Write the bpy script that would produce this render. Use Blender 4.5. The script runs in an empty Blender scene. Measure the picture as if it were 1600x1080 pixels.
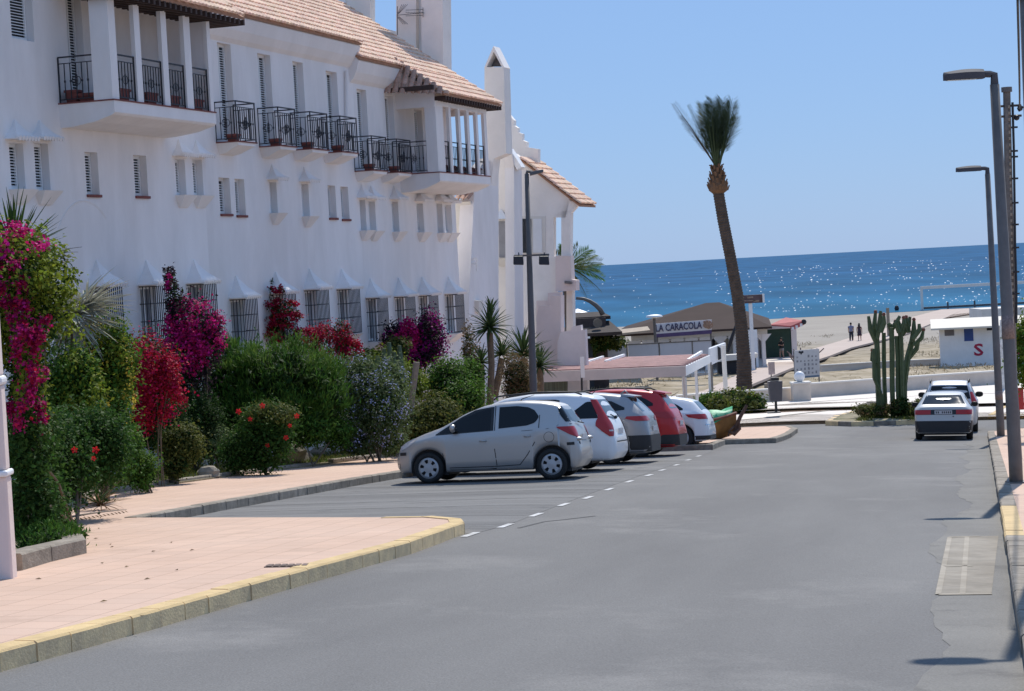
import bpy, bmesh, math, random
import numpy as np
from mathutils import Vector, Matrix
random.seed(7)
rng = np.random.default_rng(11)
SC = bpy.context.scene
COL = SC.collection
rad = math.radians

# ------------------------------------------------------------------ camera
ZC = 9.2                                   # camera height above the sea
FOC, ROLL, PITCH = 3200.0, rad(3.08), rad(2.2)   # focal length in photo pixels (1600 wide)
cd = bpy.data.cameras.new("camera"); cam = bpy.data.objects.new("camera", cd); COL.objects.link(cam)
cd.sensor_width = 36.0; cd.lens = 36.0 * FOC / 1600; cd.clip_start = 0.5; cd.clip_end = 20000
fwd = Vector((0, math.cos(PITCH), -math.sin(PITCH))); up = Vector((0, math.sin(PITCH), math.cos(PITCH))); rt = Vector((1, 0, 0))
# image right axis / image up axis expressed in the level frame
ir = rt * math.cos(ROLL) - up * math.sin(ROLL); iu = rt * math.sin(ROLL) + up * math.cos(ROLL)
cam.matrix_world = Matrix(((ir.x, iu.x, -fwd.x, 0), (ir.y, iu.y, -fwd.y, 0), (ir.z, iu.z, -fwd.z, ZC), (0, 0, 0, 1)))
SC.camera = cam

# ------------------------------------------------------------------ light
SUN_AZ, SUN_EL = rad(17.12), rad(47.0)       # azimuth measured from +Y towards +X
world = bpy.data.worlds.new("World"); SC.world = world; world.use_nodes = True
wn = world.node_tree; wn.nodes.clear()
sky = wn.nodes.new('ShaderNodeTexSky'); sky.sky_type = 'NISHITA'; sky.sun_disc = False
sky.sun_elevation = SUN_EL; sky.sun_rotation = SUN_AZ; sky.altitude = 10
sky.air_density = 1.0; sky.dust_density = 0.25; sky.ozone_density = 2.5
tint = wn.nodes.new('ShaderNodeMix'); tint.data_type = 'RGBA'; tint.blend_type = 'MULTIPLY'
tint.inputs[0].default_value = 1.0; tint.inputs[7].default_value = (0.22, 0.26, 0.325, 1)
blue = wn.nodes.new('ShaderNodeMix'); blue.data_type = 'RGBA'; blue.blend_type = 'ADD'; blue.inputs[0].default_value = 1.0; blue.inputs[7].default_value = (2.35, 3.96, 7.1, 1)   # scattered blue of the clear upper air, alike in all directions
bg = wn.nodes.new('ShaderNodeBackground'); bg.inputs[1].default_value = 0.085
wo = wn.nodes.new('ShaderNodeOutputWorld')
wn.links.new(sky.outputs[0], tint.inputs[6]); wn.links.new(tint.outputs[2], blue.inputs[6]); wn.links.new(blue.outputs[2], bg.inputs[0]); wn.links.new(bg.outputs[0], wo.inputs[0])
sl = bpy.data.lights.new("sun", 'SUN'); sl.energy = 4.6; sl.angle = rad(0.53); sl.color = (1.0, 0.95, 0.87)
so = bpy.data.objects.new("sun", sl); COL.objects.link(so)
sd = Vector((math.sin(SUN_AZ) * math.cos(SUN_EL), math.cos(SUN_AZ) * math.cos(SUN_EL), math.sin(SUN_EL)))
so.rotation_euler = sd.to_track_quat('Z', 'Y').to_euler(); so.location = (0, 0, 60)
SC.view_settings.view_transform = 'Standard'; SC.view_settings.look = 'None'
SC.view_settings.exposure = 0.0; SC.view_settings.gamma = 1.0; SC.view_settings.use_curve_mapping = False

# ------------------------------------------------------------------ survey: sight lines, ground profile, street and facade axes
def ray(px, py):
    u = px - 800.0; v = py - 540.0
    a = u * math.cos(ROLL) - v * math.sin(ROLL); b = -u * math.sin(ROLL) - v * math.cos(ROLL)
    return np.array([a, FOC * math.cos(PITCH) + b * math.sin(PITCH), -FOC * math.sin(PITCH) + b * math.cos(PITCH)]) / FOC
def atY(px, py, Y):
    r = ray(px, py); return r * (Y / r[1]) + np.array([0, 0, ZC])
PU = [-60, 0, 30, 37.5, 45, 54.7, 62, 70, 85, 95, 110, 140, 163, 195, 250, 315, 420, 6000]
PH = [-2.0, 1.82, 3.57, 4.03, 4.53, 5.17, 5.66, 6.08, 6.66, 6.95, 7.38, 8.0, 8.4, 8.72, 9.0, 9.2, 12, 12]
RA = rad(12.78); rs, rc = math.sin(RA), math.cos(RA)     # the street runs this far to the right of straight ahead
def un(X, Y): return X * rs + Y * rc, X * rc - Y * rs
def xy(u, n): return u * rs + n * rc, u * rc - n * rs
def sstep(x, a, b):
    t = np.clip((x - a) / (b - a), 0, 1); return t * t * (3 - 2 * t)
def gz(X, Y):
    u, n = un(X, Y)
    return ZC - np.interp(u, PU, PH) - .025 * np.clip(n + 7, 0, 9) * (1 - sstep(u, 80, 100))
def gp(px, py, dz=0.0):
    r = ray(px, py); t = 3.0
    while t < 3000:
        if r[2] * t + ZC < gz(r[0] * t, r[1] * t) + dz: break
        t *= 1.01
    lo, hi = t / 1.01, t
    for i in range(40):
        m = (lo + hi) / 2
        if r[2] * m + ZC < gz(r[0] * m, r[1] * m) + dz: hi = m
        else: lo = m
    return r * hi + np.array([0, 0, ZC])
def gxy(px, py, dz=0.0):
    p = gp(px, py, dz); return (float(p[0]), float(p[1]))
def wpt(u, n, dz=0.0):
    X, Y = xy(u, n); return Vector((X, Y, float(gz(X, Y)) + dz))
FB = rad(17.2); FO = (-9.1, 41.0)          # facade frame: (d outward, s along, z)
fw_, fn_ = np.array([math.sin(FB), math.cos(FB)]), np.array([math.cos(FB), -math.sin(FB)])
MF = Matrix.Translation((FO[0], FO[1], 0)) @ Matrix.Rotation(-FB, 4, 'Z')
def fp(px, py, d):
    r = ray(px, py); q = np.array(FO) + d * fn_; t = q.dot(fn_) / r[:2].dot(fn_)
    return float((r[:2] * t - FO).dot(fw_)), float(r[2] * t + ZC)          # (s, z)
def sp(px, py, s):
    r = ray(px, py); q = np.array(FO) + s * fw_; t = q.dot(fw_) / r[:2].dot(fw_)
    return float((r[:2] * t - FO).dot(fn_)), float(r[2] * t + ZC)          # (d, z)
def fw(d, s, z): return MF @ Vector((d, s, z))

# ------------------------------------------------------------------ materials
MATS = {}
def mat(name, col, rough=.8, var=.12, scale=4.0, bump=0.0, bscale=30.0, metal=0.0, coat=0.0, spec=.5, rnd=0.0, hue=0.0, trans=0.0, detail=4, stretch=None, col2=None, dirt=0.0):
    if name in MATS: return MATS[name]
    m = bpy.data.materials.new(name); m.use_nodes = True; nt = m.node_tree; N, L = nt.nodes, nt.links
    b = N['Principled BSDF']; out = N['Material Output']
    b.inputs['Roughness'].default_value = rough; b.inputs['Metallic'].default_value = metal
    b.inputs['Coat Weight'].default_value = coat; b.inputs['Coat Roughness'].default_value = .05
    b.inputs['Specular IOR Level'].default_value = spec
    tc = N.new('ShaderNodeTexCoord'); src = tc.outputs['Object']
    if stretch:
        mp = N.new('ShaderNodeMapping'); mp.inputs['Scale'].default_value = stretch; L.new(src, mp.inputs['Vector']); src = mp.outputs[0]
    c = (*col, 1)
    cur = None
    if var > 0 or col2:
        nz = N.new('ShaderNodeTexNoise'); nz.inputs['Scale'].default_value = scale; nz.inputs['Detail'].default_value = detail; nz.inputs['Roughness'].default_value = .6
        L.new(src, nz.inputs['Vector'])
        rp = N.new('ShaderNodeValToRGB'); rp.color_ramp.elements[0].position = .3; rp.color_ramp.elements[1].position = .7
        lo = col2 if col2 else tuple(x * (1 - var) for x in col); hi = col if col2 else tuple(min(1, x * (1 + var)) for x in col)
        rp.color_ramp.elements[0].color = (*lo, 1); rp.color_ramp.elements[1].color = (*hi, 1)
        L.new(nz.outputs['Fac'], rp.inputs[0]); cur = rp.outputs[0]
    if dirt > 0:
        n2 = N.new('ShaderNodeTexNoise'); n2.inputs['Scale'].default_value = scale * .23; n2.inputs['Detail'].default_value = 6; n2.inputs['Roughness'].default_value = .7
        L.new(src, n2.inputs['Vector'])
        r2 = N.new('ShaderNodeValToRGB'); r2.color_ramp.elements[0].position = .42; r2.color_ramp.elements[1].position = .62
        r2.color_ramp.elements[0].color = (1 - dirt, 1 - dirt * 1.05, 1 - dirt * 1.15, 1); r2.color_ramp.elements[1].color = (1, 1, 1, 1)
        L.new(n2.outputs['Fac'], r2.inputs[0])
        mx = N.new('ShaderNodeMix'); mx.data_type = 'RGBA'; mx.blend_type = 'MULTIPLY'; mx.inputs[0].default_value = 1
        if cur: L.new(cur, mx.inputs[6])
        else: mx.inputs[6].default_value = c
        L.new(r2.outputs[0], mx.inputs[7]); cur = mx.outputs[2]
    if rnd > 0 or hue > 0:
        g = N.new('ShaderNodeNewGeometry'); hs = N.new('ShaderNodeHueSaturation')
        mr = N.new('ShaderNodeMapRange'); mr.inputs[3].default_value = 1 - rnd; mr.inputs[4].default_value = 1 + rnd
        L.new(g.outputs['Random Per Island'], mr.inputs[0]); L.new(mr.outputs[0], hs.inputs['Value'])
        if hue > 0:
            ml = N.new('ShaderNodeMath'); ml.operation = 'MULTIPLY'; ml.inputs[1].default_value = 17.31
            fr = N.new('ShaderNodeMath'); fr.operation = 'FRACT'
            L.new(g.outputs['Random Per Island'], ml.inputs[0]); L.new(ml.outputs[0], fr.inputs[0])
            mh = N.new('ShaderNodeMapRange'); mh.inputs[3].default_value = .5 - hue; mh.inputs[4].default_value = .5 + hue
            L.new(fr.outputs[0], mh.inputs[0]); L.new(mh.outputs[0], hs.inputs['Hue'])
        if cur: L.new(cur, hs.inputs['Color'])
        else: hs.inputs['Color'].default_value = c
        cur = hs.outputs[0]
    if cur: L.new(cur, b.inputs['Base Color'])
    else: b.inputs['Base Color'].default_value = c
    if bump > 0:
        n3 = N.new('ShaderNodeTexNoise'); n3.inputs['Scale'].default_value = bscale; n3.inputs['Detail'].default_value = 5
        L.new(src, n3.inputs['Vector'])
        bp = N.new('ShaderNodeBump'); bp.inputs['Strength'].default_value = bump; bp.inputs['Distance'].default_value = .02
        L.new(n3.outputs['Fac'], bp.inputs['Height']); L.new(bp.outputs[0], b.inputs['Normal'])
    if trans > 0:
        t = N.new('ShaderNodeBsdfTranslucent'); ms = N.new('ShaderNodeMixShader'); ms.inputs[0].default_value = trans
        if cur: L.new(cur, t.inputs['Color'])
        else: t.inputs['Color'].default_value = c
        L.new(b.outputs[0], ms.inputs[1]); L.new(t.outputs[0], ms.inputs[2]); L.new(ms.outputs[0], out.inputs['Surface'])
    MATS[name] = m
    return m

# ------------------------------------------------------------------ mesh and object helpers
WM = {}                                    # world matrices, kept by hand so that no depsgraph update is needed
def link(o): COL.objects.link(o); return o
class MB:
    def __init__(s): s.V = []; s.F = []
    def add(s, vs, fs):
        k = len(s.V); s.V += [tuple(v) for v in vs]; s.F += [tuple(i + k for i in f) for f in fs]; return s
    def box(s, x0, x1, y0, y1, z0, z1):
        v = [(x, y, z) for z in (z0, z1) for y in (y0, y1) for x in (x0, x1)]
        return s.add(v, [(0, 2, 3, 1), (4, 5, 7, 6), (0, 1, 5, 4), (2, 6, 7, 3), (0, 4, 6, 2), (1, 3, 7, 5)])
    def hexa(s, b, t):                     # bottom quad, top quad
        return s.add(list(b) + list(t), [(3, 2, 1, 0), (4, 5, 6, 7), (0, 1, 5, 4), (1, 2, 6, 5), (2, 3, 7, 6), (3, 0, 4, 7)])
    def ext(s, poly, vec):                 # extrude a 3-D polygon
        n = len(poly); a = [Vector(p) for p in poly]; vec = Vector(vec); b = [p + vec for p in a]
        return s.add(a + b, [tuple(range(n - 1, -1, -1)), tuple(range(n, 2 * n))] + [(i, (i + 1) % n, n + (i + 1) % n, n + i) for i in range(n)])
    def quad(s, *p): return s.add(p, [tuple(range(len(p)))])
    def tube(s, pts, r, n=6, cap=True, sq=None):
        P = [Vector(p) for p in pts]; m = len(P); R = r if isinstance(r, (list, tuple)) else [r] * m
        ref = None; vs = []
        for i in range(m):
            t = (P[min(i + 1, m - 1)] - P[max(i - 1, 0)]).normalized()
            if ref is None: ref = t.orthogonal().normalized()
            a = (ref - t * ref.dot(t))
            a = a.normalized() if a.length > 1e-6 else t.orthogonal().normalized()
            ref = a; b = t.cross(a)
            for k in range(n):
                g = 2 * math.pi * k / n; rr = R[i] * (sq[k] if sq else 1)
                vs.append(P[i] + (a * math.cos(g) + b * math.sin(g)) * rr)
        fs = [(i * n + k, i * n + (k + 1) % n, (i + 1) * n + (k + 1) % n, (i + 1) * n + k) for i in range(m - 1) for k in range(n)]
        if cap: fs += [tuple(range(n - 1, -1, -1)), tuple(range((m - 1) * n, m * n))]
        return s.add(vs, fs)
    def bar(s, a, b, w, h=None):           # rectangular bar between two points
        a, b = Vector(a), Vector(b); h = h or w; t = (b - a).normalized()
        x = t.cross(Vector((0, 0, 1))); x = x.normalized() if x.length > 1e-4 else Vector((1, 0, 0)); y = x.cross(t)
        q = [x * w / 2 + y * h / 2, -x * w / 2 + y * h / 2, -x * w / 2 - y * h / 2, x * w / 2 - y * h / 2]
        return s.hexa([a + k for k in q][::-1], [b + k for k in q][::-1])
    def lathe(s, prof, n=16, c=(0, 0, 0), axis='z'):
        vs = []
        for r, z in prof:
            for k in range(n):
                g = 2 * math.pi * k / n; p = (r * math.cos(g), r * math.sin(g), z)
                if axis == 'y': p = (p[0], p[2], p[1])
                if axis == 'x': p = (p[2], p[0], p[1])
                vs.append((p[0] + c[0], p[1] + c[1], p[2] + c[2]))
        m = len(prof)
        fs = [(i * n + k, i * n + (k + 1) % n, (i + 1) * n + (k + 1) % n, (i + 1) * n + k) for i in range(m - 1) for k in range(n)]
        fs += [tuple(range(n - 1, -1, -1)), tuple(range((m - 1) * n, m * n))]
        if axis == 'y': fs = [f[::-1] for f in fs]
        return s.add(vs, fs)
    def ball(s, c, r, n=10, jit=0.0, seed=0):
        rr = r if isinstance(r, (list, tuple)) else (r, r, r); R = random.Random(seed)
        m = max(4, n // 2); vs = [(c[0], c[1], c[2] - rr[2])]
        for i in range(1, m):
            a = -math.pi / 2 + math.pi * i / m
            for k in range(n):
                g = 2 * math.pi * (k + .5 * (i % 2)) / n; j = 1 + jit * (R.random() - .5) * 2
                vs.append((c[0] + rr[0] * j * math.cos(a) * math.cos(g), c[1] + rr[1] * j * math.cos(a) * math.sin(g), c[2] + rr[2] * j * math.sin(a)))
        vs.append((c[0], c[1], c[2] + rr[2])); T = len(vs) - 1
        fs = [(0, 1 + (k + 1) % n, 1 + k) for k in range(n)]
        for i in range(m - 2): fs += [(1 + i * n + k, 1 + i * n + (k + 1) % n, 1 + (i + 1) * n + (k + 1) % n, 1 + (i + 1) * n + k) for k in range(n)]
        fs += [(T, 1 + (m - 2) * n + k, 1 + (m - 2) * n + (k + 1) % n) for k in range(n)]
        return s.add(vs, fs)
    def xf(s, M): s.V = [tuple(M @ Vector(v)) for v in s.V]; return s
    def mesh(s, name, m, smooth=False):
        me = bpy.data.meshes.new(name); me.from_pydata(s.V, [], s.F)
        if m: me.materials.append(m)
        if smooth: me.polygons.foreach_set('use_smooth', [True] * len(me.polygons))
        me.update(); return me
def obj(name, me, parent=None, M=None):
    o = link(bpy.data.objects.new(name, me)); M = M or Matrix()
    if parent is not None:
        o.parent = parent; o.matrix_local = WM[parent].inverted() @ M if M is not WM[parent] else Matrix()
    else: o.matrix_local = M
    WM[o] = M; return o
def fixn(me):
    bm = bmesh.new(); bm.from_mesh(me); bmesh.ops.recalc_face_normals(bm, faces=bm.faces); bm.to_mesh(me); bm.free()
def part(name, mb, m, parent, smooth=False, M=None, label=None, kind=None, recalc=False, bevel=0):
    """mesh given in world coordinates (or in frame M), stored in the parent's frame"""
    if M is not None: mb.xf(M)
    mb.xf(WM[parent].inverted()); me = mb.mesh(name, m, smooth)
    if recalc: fixn(me)
    o = obj(name, me, parent, WM[parent])
    if label: o['label'] = label
    if kind: o['kind'] = kind
    if bevel: bev(o, bevel)
    return o
def bev(o, w, seg=2):
    b = o.modifiers.new('bevel', 'BEVEL'); b.width = w; b.segments = seg; b.limit_method = 'ANGLE'; b.angle_limit = rad(40)
def tag(o, label, cat, group=None):
    o['label'] = label; o['category'] = cat
    if group: o['group'] = group
    return o
def thing(name, label, cat, loc, rot=0.0, group=None):
    o = link(bpy.data.objects.new(name, None)); o.empty_display_size = .3
    M = Matrix.Translation(Vector(loc)) @ Matrix.Rotation(rot, 4, 'Z'); o.matrix_local = M; WM[o] = M
    return tag(o, label, cat, group)
def solo(name, mb, m, label, cat, loc, smooth=False, group=None, recalc=False, bevel=0):
    M = Matrix.Translation(Vector(loc)); mb.xf(M.inverted()); me = mb.mesh(name, m, smooth)
    if recalc: fixn(me)
    o = obj(name, me, None, M)
    if bevel: bev(o, bevel)
    return tag(o, label, cat, group)
def struct(name, mb, m, smooth=False):
    o = obj(name, mb.mesh(name, m, smooth)); o['kind'] = 'structure'; return o
def copyof(o, parent, M):                  # another object on the same mesh
    c = o.copy(); link(c); c.parent = parent; c.matrix_parent_inverse = Matrix(); c.matrix_local = WM[parent].inverted() @ M; WM[c] = M; return c

def sheet(poly, dz=0.0, step=2.0, side=0.0):
    """flat polygon (X, Y list) draped on the ground profile; side = depth of a vertical skirt"""
    bm = bmesh.new(); vs = [bm.verts.new((x, y, 0)) for x, y in poly]; f = bm.faces.new(vs)
    if f.normal.z < 0 or sum((poly[i][0] * poly[(i + 1) % len(poly)][1] - poly[(i + 1) % len(poly)][0] * poly[i][1]) for i in range(len(poly))) < 0: f.normal_flip()
    bmesh.ops.triangulate(bm, faces=bm.faces[:])
    us = [un(x, y)[0] for x, y in poly]; ns = [un(x, y)[1] for x, y in poly]
    def cut(lo, hi, nrm, base):
        k = math.ceil(lo / base) * base
        while k < hi:
            bmesh.ops.bisect_plane(bm, geom=bm.verts[:] + bm.edges[:] + bm.faces[:], plane_co=(nrm[0] * k, nrm[1] * k, 0), plane_no=(nrm[0], nrm[1], 0)); k += base
    cut(min(us), max(us), (rs, rc), step)
    for k in (-7, 2):
        if min(ns) < k < max(ns): bmesh.ops.bisect_plane(bm, geom=bm.verts[:] + bm.edges[:] + bm.faces[:], plane_co=(rc * k, -rs * k, 0), plane_no=(rc, -rs, 0))
    edge = [e for e in bm.edges if len(e.link_faces) == 1]
    for v in bm.verts: v.co.z = float(gz(v.co.x, v.co.y)) + dz
    if side > 0:
        r = bmesh.ops.extrude_edge_only(bm, edges=edge)
        for v in r['geom']:
            if isinstance(v, bmesh.types.BMVert): v.co.z -= side
    bmesh.ops.recalc_face_normals(bm, faces=bm.faces[:])
    mb = MB(); bm.verts.index_update(); mb.V = [tuple(v.co) for v in bm.verts]; mb.F = [tuple(v.index for v in f.verts) for f in bm.faces]; bm.free()
    return mb
# ------------------------------------------------------------------ palette
M_PLASTER = mat("white_plaster", (.86, .82, .80), .9, .04, 1.3, .5, 5, dirt=.10, stretch=(1, 1, .35))
M_PLASTC = mat("warm_white_plaster", (.88, .83, .78), .9, .04, 1.3, .5, 5, dirt=.08)
M_PLASTER2 = mat("cream_plaster", (.74, .70, .64), .9, .05, 1.0, .3, 9, dirt=.06)
M_PINKWALL = mat("pinkish_plaster", (.80, .67, .62), .9, .05, .8, .3, 9, dirt=.08)
M_WHITE = mat("white_paint", (.80, .80, .80), .5, .04, 3)
M_SHUT = mat("white_shutter", (.78, .78, .77), .55, .03, 3)
M_DARK = mat("dark_recess", (.025, .025, .03), .8, 0)
M_IRON = mat("black_iron", (.02, .02, .026), .55, .1, 8)
M_TERRA = mat("terracotta", (.20, .06, .05), .85, .2, 6)
M_TILE = mat("roof_tile", (.80, .54, .385), .85, .12, 8, .2, 30, rnd=.22, hue=.012)
M_TILEPAN = mat("roof_pan", (.38, .20, .12), .9, .2, 6)
M_TILEOLD = mat("old_tile", (.42, .25, .18), .85, .3, 9, .2, 30, rnd=.2)
M_GLASS = mat("dark_glass", (.02, .024, .03), .08, 0, spec=.6)
M_CURT = mat("curtain", (.45, .44, .40), .9, .2, 10, stretch=(6, 6, .2))
M_GALV = mat("galvanised_steel", (.15, .138, .13), .6, .12, 6, metal=0, dirt=.15)
M_LAMPH = mat("lamp_grey", (.085, .085, .095), .75, .08, 5, spec=.15)
M_SKIRT = mat("stone_sand", (.36, .30, .23), .95, .2, 5, .3, 20)

def ground_mat(name, c1, c2, sc, sp_=0.06, rough=.92, mottled=None, bump=.25, fine=90.0, stretch=None):
    m = bpy.data.materials.new(name); m.use_nodes = True; N, L = m.node_tree.nodes, m.node_tree.links; b = N['Principled BSDF']
    tc = N.new('ShaderNodeTexCoord'); src = tc.outputs['Object']
    if stretch:
        mp = N.new('ShaderNodeMapping'); mp.inputs['Rotation'].default_value = (0, 0, RA); L.new(src, mp.inputs['Vector']); mp2 = N.new('ShaderNodeMapping'); mp2.inputs['Scale'].default_value = stretch; L.new(mp.outputs[0], mp2.inputs['Vector']); src2 = mp2.outputs[0]
    else: src2 = src
    n1 = N.new('ShaderNodeTexNoise'); n1.inputs['Scale'].default_value = sc; n1.inputs['Detail'].default_value = 7; n1.inputs['Roughness'].default_value = .62; L.new(src2, n1.inputs['Vector'])
    r1 = N.new('ShaderNodeValToRGB'); e = r1.color_ramp.elements; e[0].position = .33; e[1].position = .68; e[0].color = (*c1, 1); e[1].color = (*c2, 1); L.new(n1.outputs['Fac'], r1.inputs[0])
    cur = r1.outputs[0]
    if mottled:
        n4 = N.new('ShaderNodeTexNoise'); n4.inputs['Scale'].default_value = mottled[1]; n4.inputs['Detail'].default_value = 8; n4.inputs['Roughness'].default_value = .7; L.new(src, n4.inputs['Vector'])
        r4 = N.new('ShaderNodeValToRGB'); r4.color_ramp.elements[0].position = mottled[2]; r4.color_ramp.elements[1].position = mottled[3]; L.new(n4.outputs['Fac'], r4.inputs[0])
        mx = N.new('ShaderNodeMix'); mx.data_type = 'RGBA'; L.new(r4.outputs[0], mx.inputs[0]); L.new(cur, mx.inputs[6]); mx.inputs[7].default_value = (*mottled[0], 1); cur = mx.outputs[2]
    n2 = N.new('ShaderNodeTexNoise'); n2.inputs['Scale'].default_value = fine; n2.inputs['Detail'].default_value = 3; L.new(src, n2.inputs['Vector'])
    mr = N.new('ShaderNodeMapRange'); mr.inputs[1].default_value = .3; mr.inputs[2].default_value = .7; mr.inputs[3].default_value = 1 - sp_; mr.inputs[4].default_value = 1 + sp_; L.new(n2.outputs['Fac'], mr.inputs[0])
    hs = N.new('ShaderNodeHueSaturation'); L.new(cur, hs.inputs['Color']); L.new(mr.outputs[0], hs.inputs['Value']); L.new(hs.outputs[0], b.inputs['Base Color'])
    b.inputs['Roughness'].default_value = rough; b.inputs['Specular IOR Level'].default_value = .3
    bp = N.new('ShaderNodeBump'); bp.inputs['Strength'].default_value = bump; bp.inputs['Distance'].default_value = .02; L.new(n2.outputs['Fac'], bp.inputs['Height']); L.new(bp.outputs[0], b.inputs['Normal'])
    MATS[name] = m; return m
M_ROAD = ground_mat("asphalt", (.128, .124, .121), (.180, .175, .168), .22, .18, .88, ((.215, .206, .195), .35, .54, .72), .35, 60, (1.6, .35, 1))
M_BAY = ground_mat("parking_asphalt", (.115, .113, .112), (.215, .21, .203), .5, .16, .9, ((.085, .085, .088), .9, .58, .70), .35, 60, (.25, 2.2, 1))
M_GUT = ground_mat("gutter_concrete", (.175, .167, .153), (.222, .211, .191), .9, .14, .92, ((.145, .138, .128), 1.6, .57, .68), .3, 60)
M_SAND = ground_mat("beach_sand", (.42, .37, .31), (.52, .46, .39), .12, .08, .95, None, .2, 8)
M_SCRUB = ground_mat("dune_ground", (.30, .245, .165), (.40, .33, .24), .25, .22, .95, ((.15, .12, .07), .55, .54, .66), .6, 3)
M_PATH = ground_mat("path_concrete", (.47, .375, .315), (.52, .42, .355), .3, .05, .9)
M_SOIL = ground_mat("garden_soil", (.20, .17, .10), (.33, .28, .19), .9, .2, .95, ((.10, .11, .04), 1.4, .5, .62), .5, 12)
M_FARP = ground_mat("promenade_paving", (.72, .64, .56), (.78, .70, .62), .5, .05, .85)

def paving(name, c1, c2, grout, bw, bh, rot=RA):
    m = ground_mat(name, c1, c2, .35, .06, .85, (tuple(v * .86 for v in c1), .9, .56, .74), .1, 120)
    N, L = m.node_tree.nodes, m.node_tree.links; b = N['Principled BSDF']
    tc = N.new('ShaderNodeTexCoord'); mp = N.new('ShaderNodeMapping'); mp.inputs['Rotation'].default_value = (0, 0, rot); L.new(tc.outputs['Object'], mp.inputs['Vector'])
    br = N.new('ShaderNodeTexBrick'); br.offset = .0; br.inputs['Scale'].default_value = 1.0
    br.inputs['Mortar Size'].default_value = .006; br.inputs['Mortar Smooth'].default_value = .3; br.inputs['Brick Width'].default_value = bw; br.inputs['Row Height'].default_value = bh
    br.inputs['Color1'].default_value = (.96, .96, .96, 1); br.inputs['Color2'].default_value = (1.04, 1.03, 1.02, 1); br.inputs['Mortar'].default_value = (*grout, 1); L.new(mp.outputs[0], br.inputs['Vector'])
    mx = N.new('ShaderNodeMix'); mx.data_type = 'RGBA'; mx.blend_type = 'MULTIPLY'; mx.inputs[0].default_value = 1
    old = b.inputs['Base Color'].links[0].from_socket; L.new(old, mx.inputs[6]); L.new(br.outputs[0], mx.inputs[7]); L.new(mx.outputs[2], b.inputs['Base Color'])
    return m
M_PAVE = paving("pink_paving", (.56, .385, .285), (.62, .44, .335), (.66, .62, .60), .4, .4)
M_KERB = mat("kerb_concrete", (.30, .26, .21), .92, .25, 7, .5, 40, rnd=.12, dirt=.25)
M_KERBY = mat("kerb_yellow", (.64, .46, .22), .85, .12, 5, .3, 40, dirt=.12)
M_KERBYF = mat("kerb_yellow_worn", (.92, .68, .36), .9, .0, 5, .4, 40, col2=(.62, .46, .27), rnd=.0)
M_MARK = mat("white_road_paint", (.60, .60, .60), .8, .25, 9, dirt=.3)
M_MARKW = mat("worn_road_paint", (.24, .24, .24), .85, .2, 6, dirt=.35)
M_BEIGE = mat("faded_beige_paint", (.29, .255, .205), .9, .15, 4, dirt=.25)
M_BEIGEL = mat("faded_line_paint", (.37, .325, .26), .9, .15, 4, dirt=.25)

# ------------------------------------------------------------------ setting: terrain, sea, street
# one terrain sheet, to beyond the shore line, a little under the streets
def terrain():
    xs = np.concatenate([np.arange(-150, -30, 12), np.arange(-30, 60, 3), np.arange(60, 220, 10)]); ys = np.concatenate([np.arange(-25, 200, 3), np.arange(200, 420, 10)])
    mb = MB(); n = len(xs)
    for y in ys:
        for x in xs:
            u, nn = un(x, y); z = float(gz(x, y)) - .10
            amp = float(sstep(u, 98, 112) * (1 - sstep(u, 170, 215))) * .22
            z += amp * (math.sin(x * .9 + 2 * math.sin(y * .31)) * math.sin(y * .55 + 1.3 * math.sin(x * .37)) - .6)
            mb.V.append((x, y, z))
    for j in range(len(ys) - 1):
        for i in range(n - 1): a = j * n + i; mb.F.append((a, a + 1, a + n + 1, a + n))
    return mb
def terrain_mat():
    m = ground_mat("terrain_sand", (.285, .25, .21), (.345, .305, .255), .12, .08, .95, None, .3, 6)
    N, L = m.node_tree.nodes, m.node_tree.links; b = N['Principled BSDF']
    tc = N.new('ShaderNodeTexCoord'); sx = N.new('ShaderNodeSeparateXYZ'); L.new(tc.outputs['Object'], sx.inputs[0])
    nz = N.new('ShaderNodeTexNoise'); nz.inputs['Scale'].default_value = .09; nz.inputs['Detail'].default_value = 5; L.new(tc.outputs['Object'], nz.inputs['Vector'])
    a = N.new('ShaderNodeMath'); a.operation = 'MULTIPLY_ADD'; a.inputs[1].default_value = 50; L.new(nz.outputs['Fac'], a.inputs[0]); L.new(sx.outputs[1], a.inputs[2])
    mr = N.new('ShaderNodeMapRange'); mr.inputs[1].default_value = 195; mr.inputs[2].default_value = 222; mr.inputs[3].default_value = 1; mr.inputs[4].default_value = 0; L.new(a.outputs[0], mr.inputs[0])
    n5 = N.new('ShaderNodeTexNoise'); n5.inputs['Scale'].default_value = .5; n5.inputs['Detail'].default_value = 9; n5.inputs['Roughness'].default_value = .72; L.new(tc.outputs['Object'], n5.inputs['Vector'])
    r5 = N.new('ShaderNodeValToRGB'); e = r5.color_ramp.elements; e[0].position = .36; e[0].color = (.13, .10, .055, 1); e[1].position = .62; e[1].color = (.40, .33, .235, 1); k = e.new(.46); k.color = (.27, .215, .135, 1); L.new(n5.outputs['Fac'], r5.inputs[0])
    mx = N.new('ShaderNodeMix'); mx.data_type = 'RGBA'; old = b.inputs['Base Color'].links[0].from_socket
    L.new(mr.outputs[0], mx.inputs[0]); L.new(old, mx.inputs[6]); L.new(r5.outputs[0], mx.inputs[7]); L.new(mx.outputs[2], b.inputs['Base Color'])
    return m
struct('ground', terrain(), terrain_mat(), True)

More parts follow.
